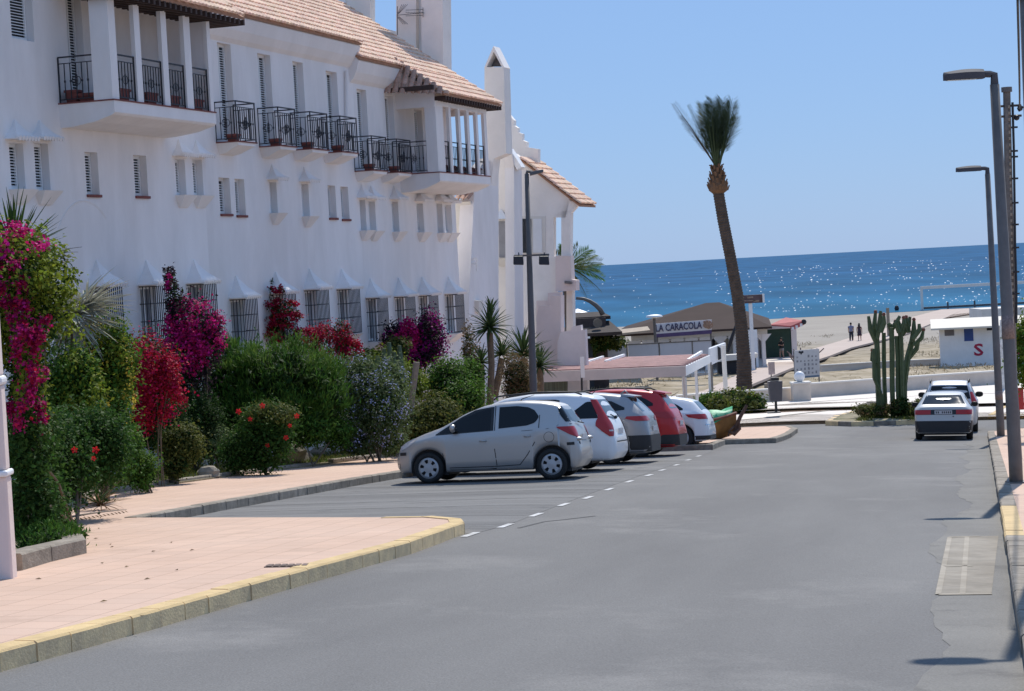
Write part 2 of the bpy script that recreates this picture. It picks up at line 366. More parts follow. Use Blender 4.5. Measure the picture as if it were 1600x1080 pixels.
def sea_mat():
    m = bpy.data.materials.new("sea_water"); m.use_nodes = True; N, L = m.node_tree.nodes, m.node_tree.links; b = N['Principled BSDF']
    tc = N.new('ShaderNodeTexCoord'); src = tc.outputs['Object']
    sx = N.new('ShaderNodeSeparateXYZ'); L.new(src, sx.inputs[0])
    mr = N.new('ShaderNodeMapRange'); mr.inputs[1].default_value = 300; mr.inputs[2].default_value = 800; L.new(sx.outputs[1], mr.inputs[0])
    rp = N.new('ShaderNodeValToRGB'); e = rp.color_ramp.elements; e[0].color = (.025, .135, .235, 1); e[1].color = (.020, .090, .190, 1); k = e.new(.25); k.color = (.018, .098, .19, 1); L.new(mr.outputs[0], rp.inputs[0])
    # wind streaks
    mp = N.new('ShaderNodeMapping'); mp.inputs['Scale'].default_value = (.05, .012, 1); L.new(src, mp.inputs[0])
    ns = N.new('ShaderNodeTexNoise'); ns.inputs['Scale'].default_value = 1.0; ns.inputs['Detail'].default_value = 6; L.new(mp.outputs[0], ns.inputs['Vector'])
    m2 = N.new('ShaderNodeMapRange'); m2.inputs[1].default_value = .35; m2.inputs[2].default_value = .65; m2.inputs[3].default_value = .75; m2.inputs[4].default_value = 1.25; L.new(ns.outputs['Fac'], m2.inputs[0])
    hs = N.new('ShaderNodeHueSaturation'); L.new(rp.outputs[0], hs.inputs['Color']); L.new(m2.outputs[0], hs.inputs['Value'])
    N.remove(b); df = N.new('ShaderNodeBsdfDiffuse'); gl = N.new('ShaderNodeBsdfGlossy'); gl.inputs['Roughness'].default_value = .07; gl.inputs['Color'].default_value = (.9, .95, 1, 1); ms = N.new('ShaderNodeMixShader'); ms.inputs[0].default_value = .16
    L.new(hs.outputs[0], df.inputs['Color']); L.new(df.outputs[0], ms.inputs[1]); L.new(gl.outputs[0], ms.inputs[2]); L.new(ms.outputs[0], N['Material Output'].inputs['Surface'])
    # chop: two octaves of waves, long crested
    def wav(sc, st, dist, prev=None):
        q = N.new('ShaderNodeMapping'); q.inputs['Scale'].default_value = (sc * .55, sc, sc); q.inputs['Rotation'].default_value = (0, 0, .25); L.new(src, q.inputs[0])
        n = N.new('ShaderNodeTexNoise'); n.inputs['Scale'].default_value = 1; n.inputs['Detail'].default_value = 4; n.inputs['Roughness'].default_value = .6; L.new(q.outputs[0], n.inputs['Vector'])
        bp = N.new('ShaderNodeBump'); bp.inputs['Strength'].default_value = st; bp.inputs['Distance'].default_value = dist; L.new(n.outputs['Fac'], bp.inputs['Height'])
        if prev: L.new(prev.outputs[0], bp.inputs['Normal'])
        return bp
    w = wav(.45, 1.0, .34, wav(.10, 1.0, .8)); L.new(w.outputs[0], gl.inputs['Normal'])
    return m
mb = MB()
for j, y in enumerate([285, 320, 360, 420, 520, 700, 1000, 1600, 2800, 5400]):
    for i in range(-6, 13): mb.V.append((i * (80 + y * .12), y, 0.0))
for j in range(9):
    for i in range(18): a = j * 19 + i; mb.F.append((a, a + 1, a + 20, a + 19))
struct('sea', mb, sea_mat())
# small pale facets, sun glints on the sea put in as colour
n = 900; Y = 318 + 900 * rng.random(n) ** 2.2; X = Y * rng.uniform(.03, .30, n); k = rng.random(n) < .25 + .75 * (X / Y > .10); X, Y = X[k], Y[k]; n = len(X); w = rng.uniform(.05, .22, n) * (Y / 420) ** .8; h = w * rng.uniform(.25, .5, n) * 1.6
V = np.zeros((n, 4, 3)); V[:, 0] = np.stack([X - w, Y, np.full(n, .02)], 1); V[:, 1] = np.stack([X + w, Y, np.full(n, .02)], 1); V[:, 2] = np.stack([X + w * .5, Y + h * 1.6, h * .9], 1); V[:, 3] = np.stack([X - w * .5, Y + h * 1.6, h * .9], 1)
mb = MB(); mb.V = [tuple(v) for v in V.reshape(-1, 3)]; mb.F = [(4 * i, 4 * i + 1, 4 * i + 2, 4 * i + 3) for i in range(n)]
o = obj('sea_glints', mb.mesh('sea_glints', mat("glint_pale", (.46, .58, .68), .6, 0))); o['kind'] = 'stuff'

# road: street plus the cross street in front of the promenade
road = [xy(-8, .6), xy(66, .6), xy(70, 3), xy(72, 30), xy(95, 30), xy(90, -2), gxy(1345, 638), gxy(1250, 650), gxy(1150, 661), xy(72, -14), xy(72, -45), xy(64, -45), xy(64, -12.3), xy(-8, -12.3)]
struct('road', sheet(road, 0, 1.5), M_ROAD)
bay = [gxy(741, 834), gxy(790, 822), gxy(1110, 707), xy(54.2, -7), xy(54.2, -12.4), xy(25.4, -12.4), xy(25.4, -8)]
struct('parking_bay', sheet(bay, .003, 1.5), M_BAY)
# light strip of worn surface and dirt along the right kerb
R = random.Random(3)
gut = [xy(u, .35) for u in np.arange(8, 60, 1.0)] + [xy(u, -.30 - .16 * math.sin(u * .9) * math.sin(u * .37) - .07 * R.random() - (.12 if 15 < u < 27 else 0)) for u in np.arange(59.5, 8, -.35)]
struct('gutter', sheet(gut, .003, 1.5), M_GUT)

# markings -----------------------------------------------------------
def mark(name, polys, m, dz=.007):
    mb = MB()
    for p in polys:
        q = sheet(p, dz, 1.5); mb.add(q.V, q.F)
    return struct(name, mb, m)
dpx = [(735, 836), (790, 822), (838, 805), (881, 789), (919, 778), (952, 765), (983, 753), (1014, 743), (1035, 735), (1057, 727), (1076, 719), (1092, 713)]
dash, lines = [], []
for i, (a, b_) in enumerate(dpx):
    X, Y = gxy(a, b_); u, n = un(X, Y)
    dash.append([xy(u - .34, n - .045), xy(u + .34, n - .045), xy(u + .34, n + .045), xy(u - .34, n + .045)])
    lines.append([xy(u - .035, n - .15), xy(u + .035, n - .15), xy(u + .035, -11.5), xy(u - .035, -11.5)])
mark('road_marking', dash, M_MARK)
mark('bay_marking', lines, M_MARKW, .006)
pa = [gxy(1484, 840), gxy(1560, 838), gxy(1549, 930), gxy(1466, 930)]
mark('faded_marking', [pa], M_BEIGE, .006)
def strip(p, q, w):
    (a, b_), (c, d_) = p, q; L_ = math.hypot(c - a, d_ - b_); nx, ny = -(d_ - b_) / L_ * w / 2, (c - a) / L_ * w / 2
    return [(a + nx, b_ + ny), (c + nx, d_ + ny), (c - nx, d_ - ny), (a - nx, b_ - ny)]
mark('faded_line', [strip(gxy(1466, 930), gxy(1484, 840), .05), strip(gxy(1466, 930), gxy(1549, 929), .12), strip(gxy(1475, 886), gxy(1518, 885), .12), strip(gxy(1484, 840), gxy(1530, 839), .10), strip(gxy(1504, 929), gxy(1511, 840), .05)], M_BEIGEL, .009)

# pavements and their kerb stones --------------------------------------
PAVE_H = .14
def kerbs(owner, line, m, h=PAVE_H, w=.19, step=.5, dz=.010, sink=.25, mtop=None):
    """separate kerb stones along a polyline of ground points; the wearing face looks to the right of the line"""
    out = []; P = [Vector((x, y)) for x, y in line]; k = 0
    for a, b_ in zip(P[:-1], P[1:]):
        L_ = (b_ - a).length; cnt = max(1, round(L_ / step)); t = (b_ - a) / L_; nrm = Vector((-t.y, t.x))
        for i in range(cnt):
            p = a + t * (L_ * i / cnt + .006); q = a + t * (L_ * (i + 1) / cnt - .006)
            j = -R.uniform(.006, .018); jh = R.uniform(-.003, .004)
            c = [p + nrm * j, q + nrm * j, q + nrm * w, p + nrm * w]
            g = [float(gz(v.x, v.y)) for v in c]
            ch = .018
            top = [c[0] + nrm * ch, c[1] + nrm * ch, c[2], c[3]]
            mid = [Vector((v.x, v.y, z + h + dz + jh - ch)) for v, z in zip(c[:2], g[:2])]
            bt = [Vector((v.x, v.y, z - sink)) for v, z in zip(c, g)]; tp = [Vector((v.x, v.y, z + h + dz + jh)) for v, z in zip(top, g)]
            mb = MB(); mb.add(bt + mid + tp, [(3, 2, 1, 0), (0, 1, 5, 4), (4, 5, 7, 6), (6, 7, 8, 9), (1, 2, 8, 7, 5), (0, 4, 6, 9, 3), (2, 3, 9, 8)])
            mm = m[k % len(m)] if isinstance(m, list) else m
            o = part('kerb_stone', mb, mm, owner)
            if mtop:
                o.data.materials.append(mtop)
                for f in (2, 3): o.data.polygons[f].material_index = 1
            k += 1
    return out
# left pavement with its build-out
tipL = [xy(24.4, -6.27), xy(25.0, -6.45), xy(25.45, -6.95), xy(25.55, -7.6)]
front = [xy(8, -7.25), gxy(0, 1050), gxy(250, 980), gxy(480, 912), gxy(640, 866)] + tipL
back = [xy(26.9, -11.66)]
Kl = [xy(26.9, -11.66), xy(40.5, -11.70), xy(53.6, -11.75)]
bulbF = [xy(53.6, -6.9), gxy(1133, 695), gxy(1212, 692.5), gxy(1235, 684), gxy(1246, 676), gxy(1235, 671.5), gxy(1158, 674)]
pav = front + back + Kl[1:] + bulbF + [xy(70.5, -14), xy(70.5, -19), xy(54, -19), xy(24, -18), xy(8, -14)]
pv = struct('pavement', sheet(pav, PAVE_H, 1.5, .2), M_PAVE)
kerbs(pv, front, M_KERBYF, mtop=M_KERBY, w=.17)
kerbs(pv, [front[-1]] + back, M_KERB, dz=-.02)
kerbs(pv, Kl, M_KERB)
kerbs(pv, [Kl[-1]] + bulbF[:1], M_KERB)
kerbs(pv, bulbF, M_KERB, step=.8)
# right pavement
rk = [xy(64.3, .22), xy(62, .22), xy(27.2, .22), xy(22.5, .22), xy(21.2, .22), xy(8, .22)]
pr = struct('right_pavement', sheet([xy(8, .25), xy(64.5, .25), xy(66.8, 1.25), xy(68, 3.2), xy(68.5, 12), xy(8, 12)], PAVE_H, 1.5, .2), M_PAVE)
kerbs(pr, [xy(68, 3.2), xy(66.8, 1.2), xy(64.3, .22)], M_KERB, step=.7)
kerbs(pr, rk[:3], M_KERB, step=.7); kerbs(pr, rk[2:4], M_KERBYF, mtop=M_KERBY, step=.7); kerbs(pr, rk[3:], M_KERB, step=.7)
# promenade beyond the cross street
fk = [xy(72.3, -14), gxy(1150, 663), gxy(1200, 658.5), gxy(1250, 652.5), gxy(1330, 643), gxy(1400, 637)]
mid = [gxy(1150, 649), gxy(1215, 643), gxy(1330, 634)]
fp_ = struct('promenade', sheet([xy(72, -30)] + fk + [xy(86, 0), xy(85, 30), xy(101, 30), xy(101, -30)], .13, 2, .2), M_FARP)
kerbs(fp_, fk, M_KERB, step=1.0)
st = struct('promenade_step', sheet([xy(81.5, -13)] + mid + [xy(91, -4), xy(92, 4), xy(92, 30), xy(101, 30), xy(101, -30), xy(80, -30)], .27, 2, .2), M_FARP)
kerbs(st, [xy(81.5, -13)] + mid + [xy(91, -4), xy(92, 4)], M_KERB, h=.27, step=1.0)
# far right pavement edge with yellow kerb beyond the parked cars
fr = struct('corner_pavement', sheet([xy(77.5, .3), xy(77.2, 12), xy(86, 14), xy(86, 1)], .13, 2, .2), M_FARP)
kerbs(fr, [xy(86, 1), xy(77.5, .3), xy(77.2, 6), xy(77.2, 12)], M_KERBY, step=.8)
# the pale path over the dunes, down to the beach
pth = [gxy(1040, 625), gxy(1100, 612), gxy(1165, 581), gxy(1240, 555), gxy(1320, 531), gxy(1390, 512), gxy(1470, 487), gxy(1500, 487), gxy(1420, 521), gxy(1330, 544), gxy(1235, 577), gxy(1165, 606), gxy(1110, 633)]
struct('beach_path', sheet(pth, .05, 2, .15), M_PATH)
struct('sand_track', sheet([gxy(1400, 509), gxy(1450, 496), gxy(1560, 484), gxy(1560, 480), gxy(1470, 484), gxy(1385, 506)], .03, 3), M_PATH)

# traffic island
isl = [gxy(1290, 665), gxy(1330, 666.5), gxy(1400, 664.5), gxy(1470, 662), gxy(1475, 652), gxy(1440, 641), gxy(1390, 640), gxy(1345, 645), gxy(1305, 656)]
im = struct('traffic_island', sheet(isl, .16, 1.0, .2), M_SOIL)
kerbs(im, isl + [isl[0]], [M_KERBYF, M_KERB], h=.16, step=.8)
# garden bed along the house
gar = [xy(21.9, -10.2), xy(24.3, -11.6), xy(27, -13.0), xy(30.8, -14.2), xy(33.2, -15.2), xy(42, -15.55), xy(52.5, -15.4), xy(62, -16), xy(70, -17.5), xy(70, -30), xy(16, -30), xy(16, -12.0)]
gd = struct('garden_bed', sheet(gar, PAVE_H + .03, 1.5, .1), M_SOIL)
kerbs(gd, [gxy(34, 893, .13), gxy(80, 879, .13), gxy(134, 866, .13), gxy(128, 854, .13)], M_KERB, h=.30, w=.24, step=.85)
kerbs(gd, [xy(27.4, -13.35), xy(30.8, -14.25), xy(33.2, -15.2), xy(38, -15.5), xy(42, -15.55), xy(46.5, -15.5)], M_KERB, h=.22, w=.12, step=.8)
kerbs(gd, [xy(47.8, -15.5), xy(52.5, -15.35), xy(57, -15.6)], M_KERB, h=.24, w=.12, step=.8)
# ------------------------------------------------------------------ the white houses along the left
DW = -1.3                                   # main wall plane of the facade
TAN = .70
def FZ(mb): return mb.xf(MF)
def hplate(mb, d, s0, s1, z0, z1, holes, depth):
    """wall in the facade plane with recessed openings"""
    S = sorted({s0, s1, *[min(max(v, s0), s1) for h in holes for v in h[:2]]}); Z = sorted({z0, z1, *[min(max(v, z0), z1) for h in holes for v in h[2:4]]})
    for a, b in zip(S[:-1], S[1:]):
        for c, e in zip(Z[:-1], Z[1:]):
            m, k = (a + b) / 2, (c + e) / 2
            if not any(h[0] < m < h[1] and h[2] < k < h[3] for h in holes):
                mb.quad((d, a, c), (d, b, c), (d, b, e), (d, a, e))
    for a, b, c, e in [h[:4] for h in holes]:
        i = d - depth
        mb.quad((d, a, c), (i, a, c), (i, a, e), (d, a, e)); mb.quad((d, b, c), (d, b, e), (i, b, e), (i, b, c))
        mb.quad((d, a, e), (i, a, e), (i, b, e), (d, b, e)); mb.quad((d, a, c), (d, b, c), (i, b, c), (i, a, c))
def shutter(root, s0, s1, z0, z1, d, leaves=1, nm='shutter'):
    """louvred leaves at the back of an opening, real slats over a dark void"""
    back = MB().quad((d - .05, s0, z0), (d - .05, s1, z0), (d - .05, s1, z1), (d - .05, s0, z1)); part('window_void', FZ(back), M_DARK, root)
    w = (s1 - s0) / leaves
    for k in range(leaves):
        a, b = s0 + k * w + .012, s0 + (k + 1) * w - .012; mb = MB(); f = .05
        mb.box(d - .02, d + .02, a, a + f, z0, z1).box(d - .02, d + .02, b - f, b, z0, z1).box(d - .018, d + .018, a + f, b - f, z1 - .07, z1).box(d - .018, d + .018, a + f, b - f, z0, z0 + .07)
        z = z0 + .09
        while z < z1 - .10:
            mb.hexa([(d - .028, a + f, z), (d + .020, a + f, z - .02), (d + .020, b - f, z - .02), (d - .028, b - f, z)], [(d - .028, a + f, z + .014), (d + .020, a + f, z - .006), (d + .020, b - f, z - .006), (d - .028, b - f, z + .014)]); z += .062
        part(nm, FZ(mb), M_SHUT, root)
def hood(root, sc, zb, w, dep, h, d=DW):
    """concave plaster cap with a scalloped tile lip over a window"""
    mb = MB(); prof = [(1.0, 0), (1.0, .05), (.80, .24), (.57, .40), (.37, .59), (.19, .80), (.06, 1.0)]
    rows = []
    for f, t in prof:
        rows.append([(d, sc - w / 2 * f, zb + h * t), (d + dep * f, sc - w / 2 * f, zb + h * t), (d + dep * f, sc + w / 2 * f, zb + h * t), (d, sc + w / 2 * f, zb + h * t)])
    V = [p for r in rows for p in r]; F = [(3, 2, 1, 0)]
    for i in range(len(rows) - 1):
        for k in range(3): F.append((i * 4 + k, i * 4 + k + 1, i * 4 + k + 5, i * 4 + k + 4))
    F.append(tuple((len(rows) - 1) * 4 + k for k in range(4))); mb.add(V, F)
    n = max(3, int(w / .11))
    for i in range(n):                       # half round tile ends along the front lip
        s = sc - w / 2 + w * (i + .5) / n
        mb.tube([(d + dep * .80, s, zb + h * .10), (d + dep + .035, s, zb + .01)], w / n * .46, 6)
    part('window_hood', FZ(mb), M_PLASTER, root)
BAR = MB().box(-.008, .008, -.008, .008, 0, 1).mesh('bar_mesh', M_IRON)
BALUSTER = MB().box(-.009, .009, -.009, .009, 0, 1).box(-.016, .016, -.016, .016, .47, .53).mesh('baluster_mesh', M_IRON)
M_WIRON = mat("pale_iron", (.30, .30, .30), .6, .1, 8)
WBAR = MB().box(-.009, .009, -.009, .009, 0, 1).mesh('grille_bar_mesh', M_IRON)
def upright(me, name, parent, d, s, z, h):
    M = MF @ Matrix.Translation((d, s, z)) @ Matrix.Diagonal((1, 1, h, 1)); return obj(name, me, parent, M)
def railing(root, path, zf, h=1.0, orn=True):
    mb = MB()
    for (d0, s0), (d1, s1) in zip(path[:-1], path[1:]):
        mb.bar((d0, s0, zf + h), (d1, s1, zf + h), .042, .03); mb.bar((d0, s0, zf + h * .86), (d1, s1, zf + h * .86), .018); mb.bar((d0, s0, zf + .07), (d1, s1, zf + .07), .022)
    for d0, s0 in path: mb.box(d0 - .014, d0 + .014, s0 - .014, s0 + .014, zf, zf + h)
    r = part('railing', FZ(mb), M_IRON, root); om = MB()
    for (d0, s0), (d1, s1) in zip(path[:-1], path[1:]):
        L_ = math.hypot(d1 - d0, s1 - s0); n = max(2, int(L_ / .125))
        for i in range(1, n):
            t = i / n; upright(BALUSTER, 'baluster', r, d0 + (d1 - d0) * t, s0 + (s1 - s0) * t, zf + .07, h * .79)
        if orn and L_ > .4:
            cx, cy, cz = (d0 + d1) / 2, (s0 + s1) / 2, zf + h * .47; tx, ty = (d1 - d0) / L_, (s1 - s0) / L_
            for q in (-1, 1):
                om.tube([(cx + tx * (q * .05 + .055 * math.cos(a)), cy + ty * (q * .05 + .055 * math.cos(a)), cz + .085 * math.sin(a)) for a in np.linspace(0, 6.28, 11)], .009, 4)
            om.tube([(cx + tx * .03 * math.cos(a), cy + ty * .03 * math.cos(a), cz + .16 * math.sin(a)) for a in np.linspace(0, 6.28, 9)], .008, 4)
    if om.V: part('scroll_ornament', FZ(om), M_IRON, r)
    return r
def grille_window(root, s0, s1, zb, zt, dep=.36, d=DW):
    """caged ground floor window"""
    mb = MB(); f = .05
    mb.box(d - .20, d - .16, s0 + .03, s1 - .03, zb, zt)                                            # pane
    part('pane', FZ(mb), mat("window_pane", (.26, .265, .28), .3, .35, .8), root)
    mb = MB()
    for a in (s0 + .02, (s0 + s1) / 2 - .03, s1 - .08): mb.box(d - .158, d - .11, a, a + .06, zb, zt)
    mb.box(d - .157, d - .112, s0 + .08, s1 - .08, zt - .07, zt).box(d - .157, d - .112, s0 + .08, s1 - .08, zb, zb + .07)
    part('window_frame', FZ(mb), M_WHITE, root)
    cu = MB().box(d - .155, d - .15, s0 + .1, s0 + (s1 - s0) * .42, zb + .05, zt - .08); part('curtain', FZ(cu), M_CURT, root)
    g = MB(); o = d + dep
    for z in (zb + .01, zb + (zt - zb) * .36, zb + (zt - zb) * .68, zt - .012):
        g.bar((d, s0, z), (o, s0, z), .02).bar((o, s0, z), (o, s1, z), .02).bar((o, s1, z), (d, s1, z), .02)
    gr = part('grille', FZ(g), M_IRON, root); n = 9
    for i in range(n + 1): upright(WBAR, 'grille_bar', gr, o, s0 + (s1 - s0) * i / n, zb, zt - zb)
    for t in (.25, .5, .75):
        upright(WBAR, 'grille_bar', gr, d + dep * t, s0, zb, zt - zb)
    sl = MB().hexa([(d, s0 + .03, zb - .30), (d + .05, s0 + .03, zb - .30), (d + .05, s1 - .03, zb - .30), (d, s1 - .03, zb - .30)], [(d, s0 - .04, zb - .02), (o + .05, s0 - .04, zb - .02), (o + .05, s1 + .04, zb - .02), (d, s1 + .04, zb - .02)])
    part('sill', FZ(sl), M_PLASTER, root)
def roof_tiles(mb, s0, s1, d0, z0, d1, w=.205, expo=.36, lo=None):
    """barrel tiles on the slope from the eave (d0, z0) up to d1 (d decreases)"""
    ln = math.hypot(d0 - d1, (d0 - d1) * TAN); n = int((s1 - s0) / w); m = int(ln / expo) + 1; ud, uz = -1 / math.hypot(1, TAN), TAN / math.hypot(1, TAN)
    nd, nz = -uz * -1, -ud                      # slope normal (outward, up)
    Rr = random.Random(int(s0 * 10))
    for i in range(n):
        sc = s0 + (i + .5) * w + Rr.uniform(-.008, .008)
        if lo is not None and sc < lo: continue
        for j in range(m):
            t0 = j * expo - .04; t1 = min(t0 + expo + .05, ln); j0 = Rr.uniform(-.008, .008)
            vs = []
            for t, r, lift in ((t0 + j0, w * .40, .045), (t1, w * .33, .012)):
                for k in range(5):
                    g = math.pi * k / 4; q = r * math.sin(g) * .85 + lift
                    vs.append((d0 + ud * t + nd * q, sc + r * math.cos(g), z0 + uz * t + nz * q))
            mb.add(vs, [(k, k + 1, k + 6, k + 5) for k in range(4)] + [(0, 4, 3, 2, 1)])
def roof(root, s0, s1, ze, d0=-.95, d1=-5.2, ext=None):
    def slab(a, b, da, za, db, th=.07):
        zb = za + (da - db) * TAN; return MB().hexa([(da, a, za - th), (da, b, za - th), (db, b, zb - th), (db, a, zb - th)], [(da, a, za), (da, b, za), (db, b, zb), (db, a, zb)])
    r = part('roof', FZ(slab(s0, s1, d0, ze, d1)), M_TILEPAN, root); tl = MB(); roof_tiles(tl, s0 + .02, s1, d0, ze, d1)
    if ext:
        a, b, dx = ext; zx = ze - (dx - d0) * TAN
        part('canopy_roof', FZ(slab(a, b, dx, zx, d0 + .002)), M_TILEPAN, root); roof_tiles(tl, a + .02, b, dx, zx, d0)
        bm_ = MB(); k = a + .12
        while k < b - .05: bm_.box(dx - .9, dx + .02, k, k + .09, zx - .20, zx - .075); k += .26        # rafter ends
        part('rafters', FZ(bm_), mat("dark_wood", (.05, .028, .022), .8, .2, 9), root, kind='stuff')
    part('roof_tiles', FZ(tl), M_TILE, r, kind='stuff')
    # plaster cove between wall and eave
    cv = MB(); pr = [(DW, ze - .72), (DW + .10, ze - .62), (DW + .22, ze - .42), (d0 - .04, ze - .12), (d0 - .04, ze - .075), (DW, ze + .20)]
    cv.ext([(p[0], s0 + .02, p[1]) for p in pr], (0, s1 - s0 - .04, 0)); part('eave_cove', FZ(cv), M_PLASTER, root)
def balcony(root, s0, s1, zf, df=-.72, sill=True):
    mb = MB(); pr = [(DW, zf - .30), (DW + .18, zf - .27), (DW + .38, zf - .18), (df, zf - .10), (df, zf - .025), (DW, zf - .025)]
    a = [(p[0], s0 + (zf - p[1]) * .45, p[1]) for p in pr]; b = [(p[0], s1 - (zf - p[1]) * .45, p[1]) for p in pr]; n = len(pr)
    mb.add(a + b, [tuple(range(n)), tuple(range(2 * n - 1, n - 1, -1))] + [(i, n + i, n + (i + 1) % n, (i + 1) % n) for i in range(n)]); part('balcony_slab', FZ(mb), M_PLASTER, root)
    part('tile_edging', FZ(MB().box(DW, df + .03, s0 - .03, s1 + .03, zf - .025, zf + .005)), M_TERRA, root)
    railing(root, [(DW, s0), (df, s0), (df, s1), (DW, s1)], zf)
NTH = ['first', 'second', 'third', 'fourth', 'fifth', 'sixth', 'seventh', 'eighth']
def pot(d, s, z, label, sx=.13, sy=.13, h=.22):
    mb = MB(); mb.hexa([(d - sx * .8, s - sy * .8, z), (d + sx * .8, s - sy * .8, z), (d + sx * .8, s + sy * .8, z), (d - sx * .8, s + sy * .8, z)], [(d - sx, s - sy, z + h), (d + sx, s - sy, z + h), (d + sx, s + sy, z + h), (d - sx, s + sy, z + h)])
    mb.box(d - sx * 1.1, d + sx * 1.1, s - sy * 1.1, s + sy * 1.1, z + h - .045, z + h + .01)
    solo('terracotta_planter', FZ(mb), M_TERRA, label, 'planter', fw(d, s, z), group='terracotta planters on the balconies')

def build_house(key, label, s0, s1, zbase, ze, smalls, tall, tips, zf):
    root = thing('terrace_house', label, 'house', fw(DW, (max(s0, -2) + s1) / 2, zbase + 1.5), -FB, 'white terrace houses stepping down the street')
    holes = []; W = []
    for x0, x1, y0, y1, hd in smalls:
        a = fp(x0, (y0 + y1) / 2, DW)[0]; b = fp(x1, (y0 + y1) / 2, DW)[0]; z0 = fp((x0 + x1) / 2, y1, DW)[1]; z1 = fp((x0 + x1) / 2, y0, DW)[1]; holes.append((a, b, z0, z1)); W.append((a, b, z0, z1, hd))
    T = []
    for x0, x1, y0, zb in tall:
        a = fp(x0, y0 + 20, DW)[0]; b = fp(x1, y0 + 20, DW)[0]; z1 = fp((x0 + x1) / 2, y0, DW)[1]; holes.append((a, b, zb, z1)); T.append((a, b, zb, z1))
    G = []
    for x, y in tips:
        s, z = fp(x, y, DW); w = .86; hb = z - .58; g = (s - w / 2 + .0, s + w / 2, hb - 1.30, hb - .02); G.append((s, hb, w, g)); holes.append((g[0] + .04, g[1] - .04, g[2] + .02, g[3] - .02))
    mb = MB(); hplate(mb, DW, s0, s1, zbase, ze + .1, holes, .22)
    mb.quad((DW, s1, zbase), (DW - 6, s1, zbase), (DW - 6, s1, ze + .1), (DW, s1, ze + .1)); mb.quad((DW, s0, zbase), (DW, s0, ze + .1), (DW - 6, s0, ze + .1), (DW - 6, s0, zbase))
    part('wall', FZ(mb), M_PLASTER, root)
    for a, b, c, e, hd in W:
        shutter(root, a, b, c, e, DW - .19)
        if hd: hood(root, (a + b) / 2, e + .06, b - a + .30, .30, .42)
        if hd in (1, 3):
            sl = MB().hexa([(DW, a + .05, c - .30), (DW + .04, a + .05, c - .30), (DW + .04, b - .05, c - .30), (DW, b - .05, c - .30)], [(DW, a - .1, c - .01), (DW + .26, a - .1, c - .01), (DW + .26, b + .1, c - .01), (DW, b + .1, c - .01)]); part('sill', FZ(sl), M_PLASTER, root)
        if hd == 0: part('sill', FZ(MB().box(DW - .18, DW + .05, a - .02, b + .02, c - .05, c + .01)), M_TERRA, root)
    for a, b, c, e in T: shutter(root, a, b, c + .02, e, DW - .19, 2)
    for s, hb, w, g in G:
        hood(root, s, hb, w + .12, .46, .58); grille_window(root, *g)
    return root

H1 = build_house('a', 'white terrace house nearest the camera with the big enclosed corner balcony', -14, 9.95, 2.5, 16.75,
    [(16, 38, 224, 296, 1), (55, 77, 224, 298, 1), (134, 154, 238, 305, 0), (210, 230, 243, 307, 0), (275, 290, 249, 305, 1), (302, 317, 250, 306, 1), (15, 50, -60, 62, 2)],
    [(97, 122, -90, 13.2)], [(150, 407), (228, 407), (302, 406)], 13.2)
H2 = build_house('b', 'middle white terrace house with four small iron balconies in a row', 9.95, 20.45, 2.5, 15.95,
    [(343, 360, 278, 335, 0), (368, 383, 280, 337, 0), (422, 433, 285, 333, 1), (472, 483, 288, 338, 1), (513, 525, 290, 341, 0), (533, 545, 292, 343, 0)],
    [(340, 361, 68, 12.72), (403, 423, 85, 12.72), (458, 474, 97, 12.72), (510, 527, 112, 12.72)], [(368, 431), (430, 425), (483, 420), (533, 420)], 12.72)
H3 = build_house('c', 'white terrace house at the lower end with tiled canopy over its narrow pillared balcony', 20.45, 29.35, 2.0, 15.5,
    [(562, 572, 313, 360, 1), (577, 587, 315, 361, 1), (613, 623, 315, 362, 1), (652, 662, 318, 363, 1), (683, 692, 318, 364, 1), (696, 706, 320, 364, 1)],
    [(558, 573, 140, 12.27), (602, 615, 150, 12.27), (648, 660, 172, 12.25)], [(578, 435), (622, 434), (659, 433), (700, 432)], 12.25)
roof(H1, -14, 9.9, 16.48, ext=(2.7, 9.2, .38)); roof(H2, 9.95, 20.45, 16.03); roof(H3, 20.2, 29.95, 15.60, ext=(23.9, 29.95, .35))
# shallow blind arch beside the first house's windows and drain pipe
part('drain_pipe', FZ(MB().tube([(DW + .07, fp(537, 95, DW)[0], 15.2), (DW + .07, fp(535, 180, DW)[0], 12.6)], .05, 8)), M_PLASTER, H2)
ar = MB(); s_, z_ = fp(135, 385, DW)
ar.tube([(DW - .022, s_ + 1.55 * math.cos(a), z_ - .75 + 1.75 * math.sin(a)) for a in np.linspace(.9, 2.6, 14)], .04, 5); part('wall_arch', FZ(ar), M_PLASTER, H1)
# balconies of the two lower houses
bl = [(H2, 371, 400, 219, 12.72), (H2, 437, 463, 226, 12.72), (H2, 487, 513, 230, 12.72), (H2, 534, 559, 237, 12.72), (H3, 583, 605, 265, 12.27), (H3, 622, 643, 268, 12.27)]
pn = 0
for root, x0, x1, y, zf in bl:
    a = fp(x0, y, -.72)[0]; b = fp(x1, y, -.72)[0]; balcony(root, a, b, zf)
    pot(-.90, a + .16, zf + .006, f'terracotta planter on the {NTH[pn]} small black balcony counted from the left, street corner', h=.17); pn += 1
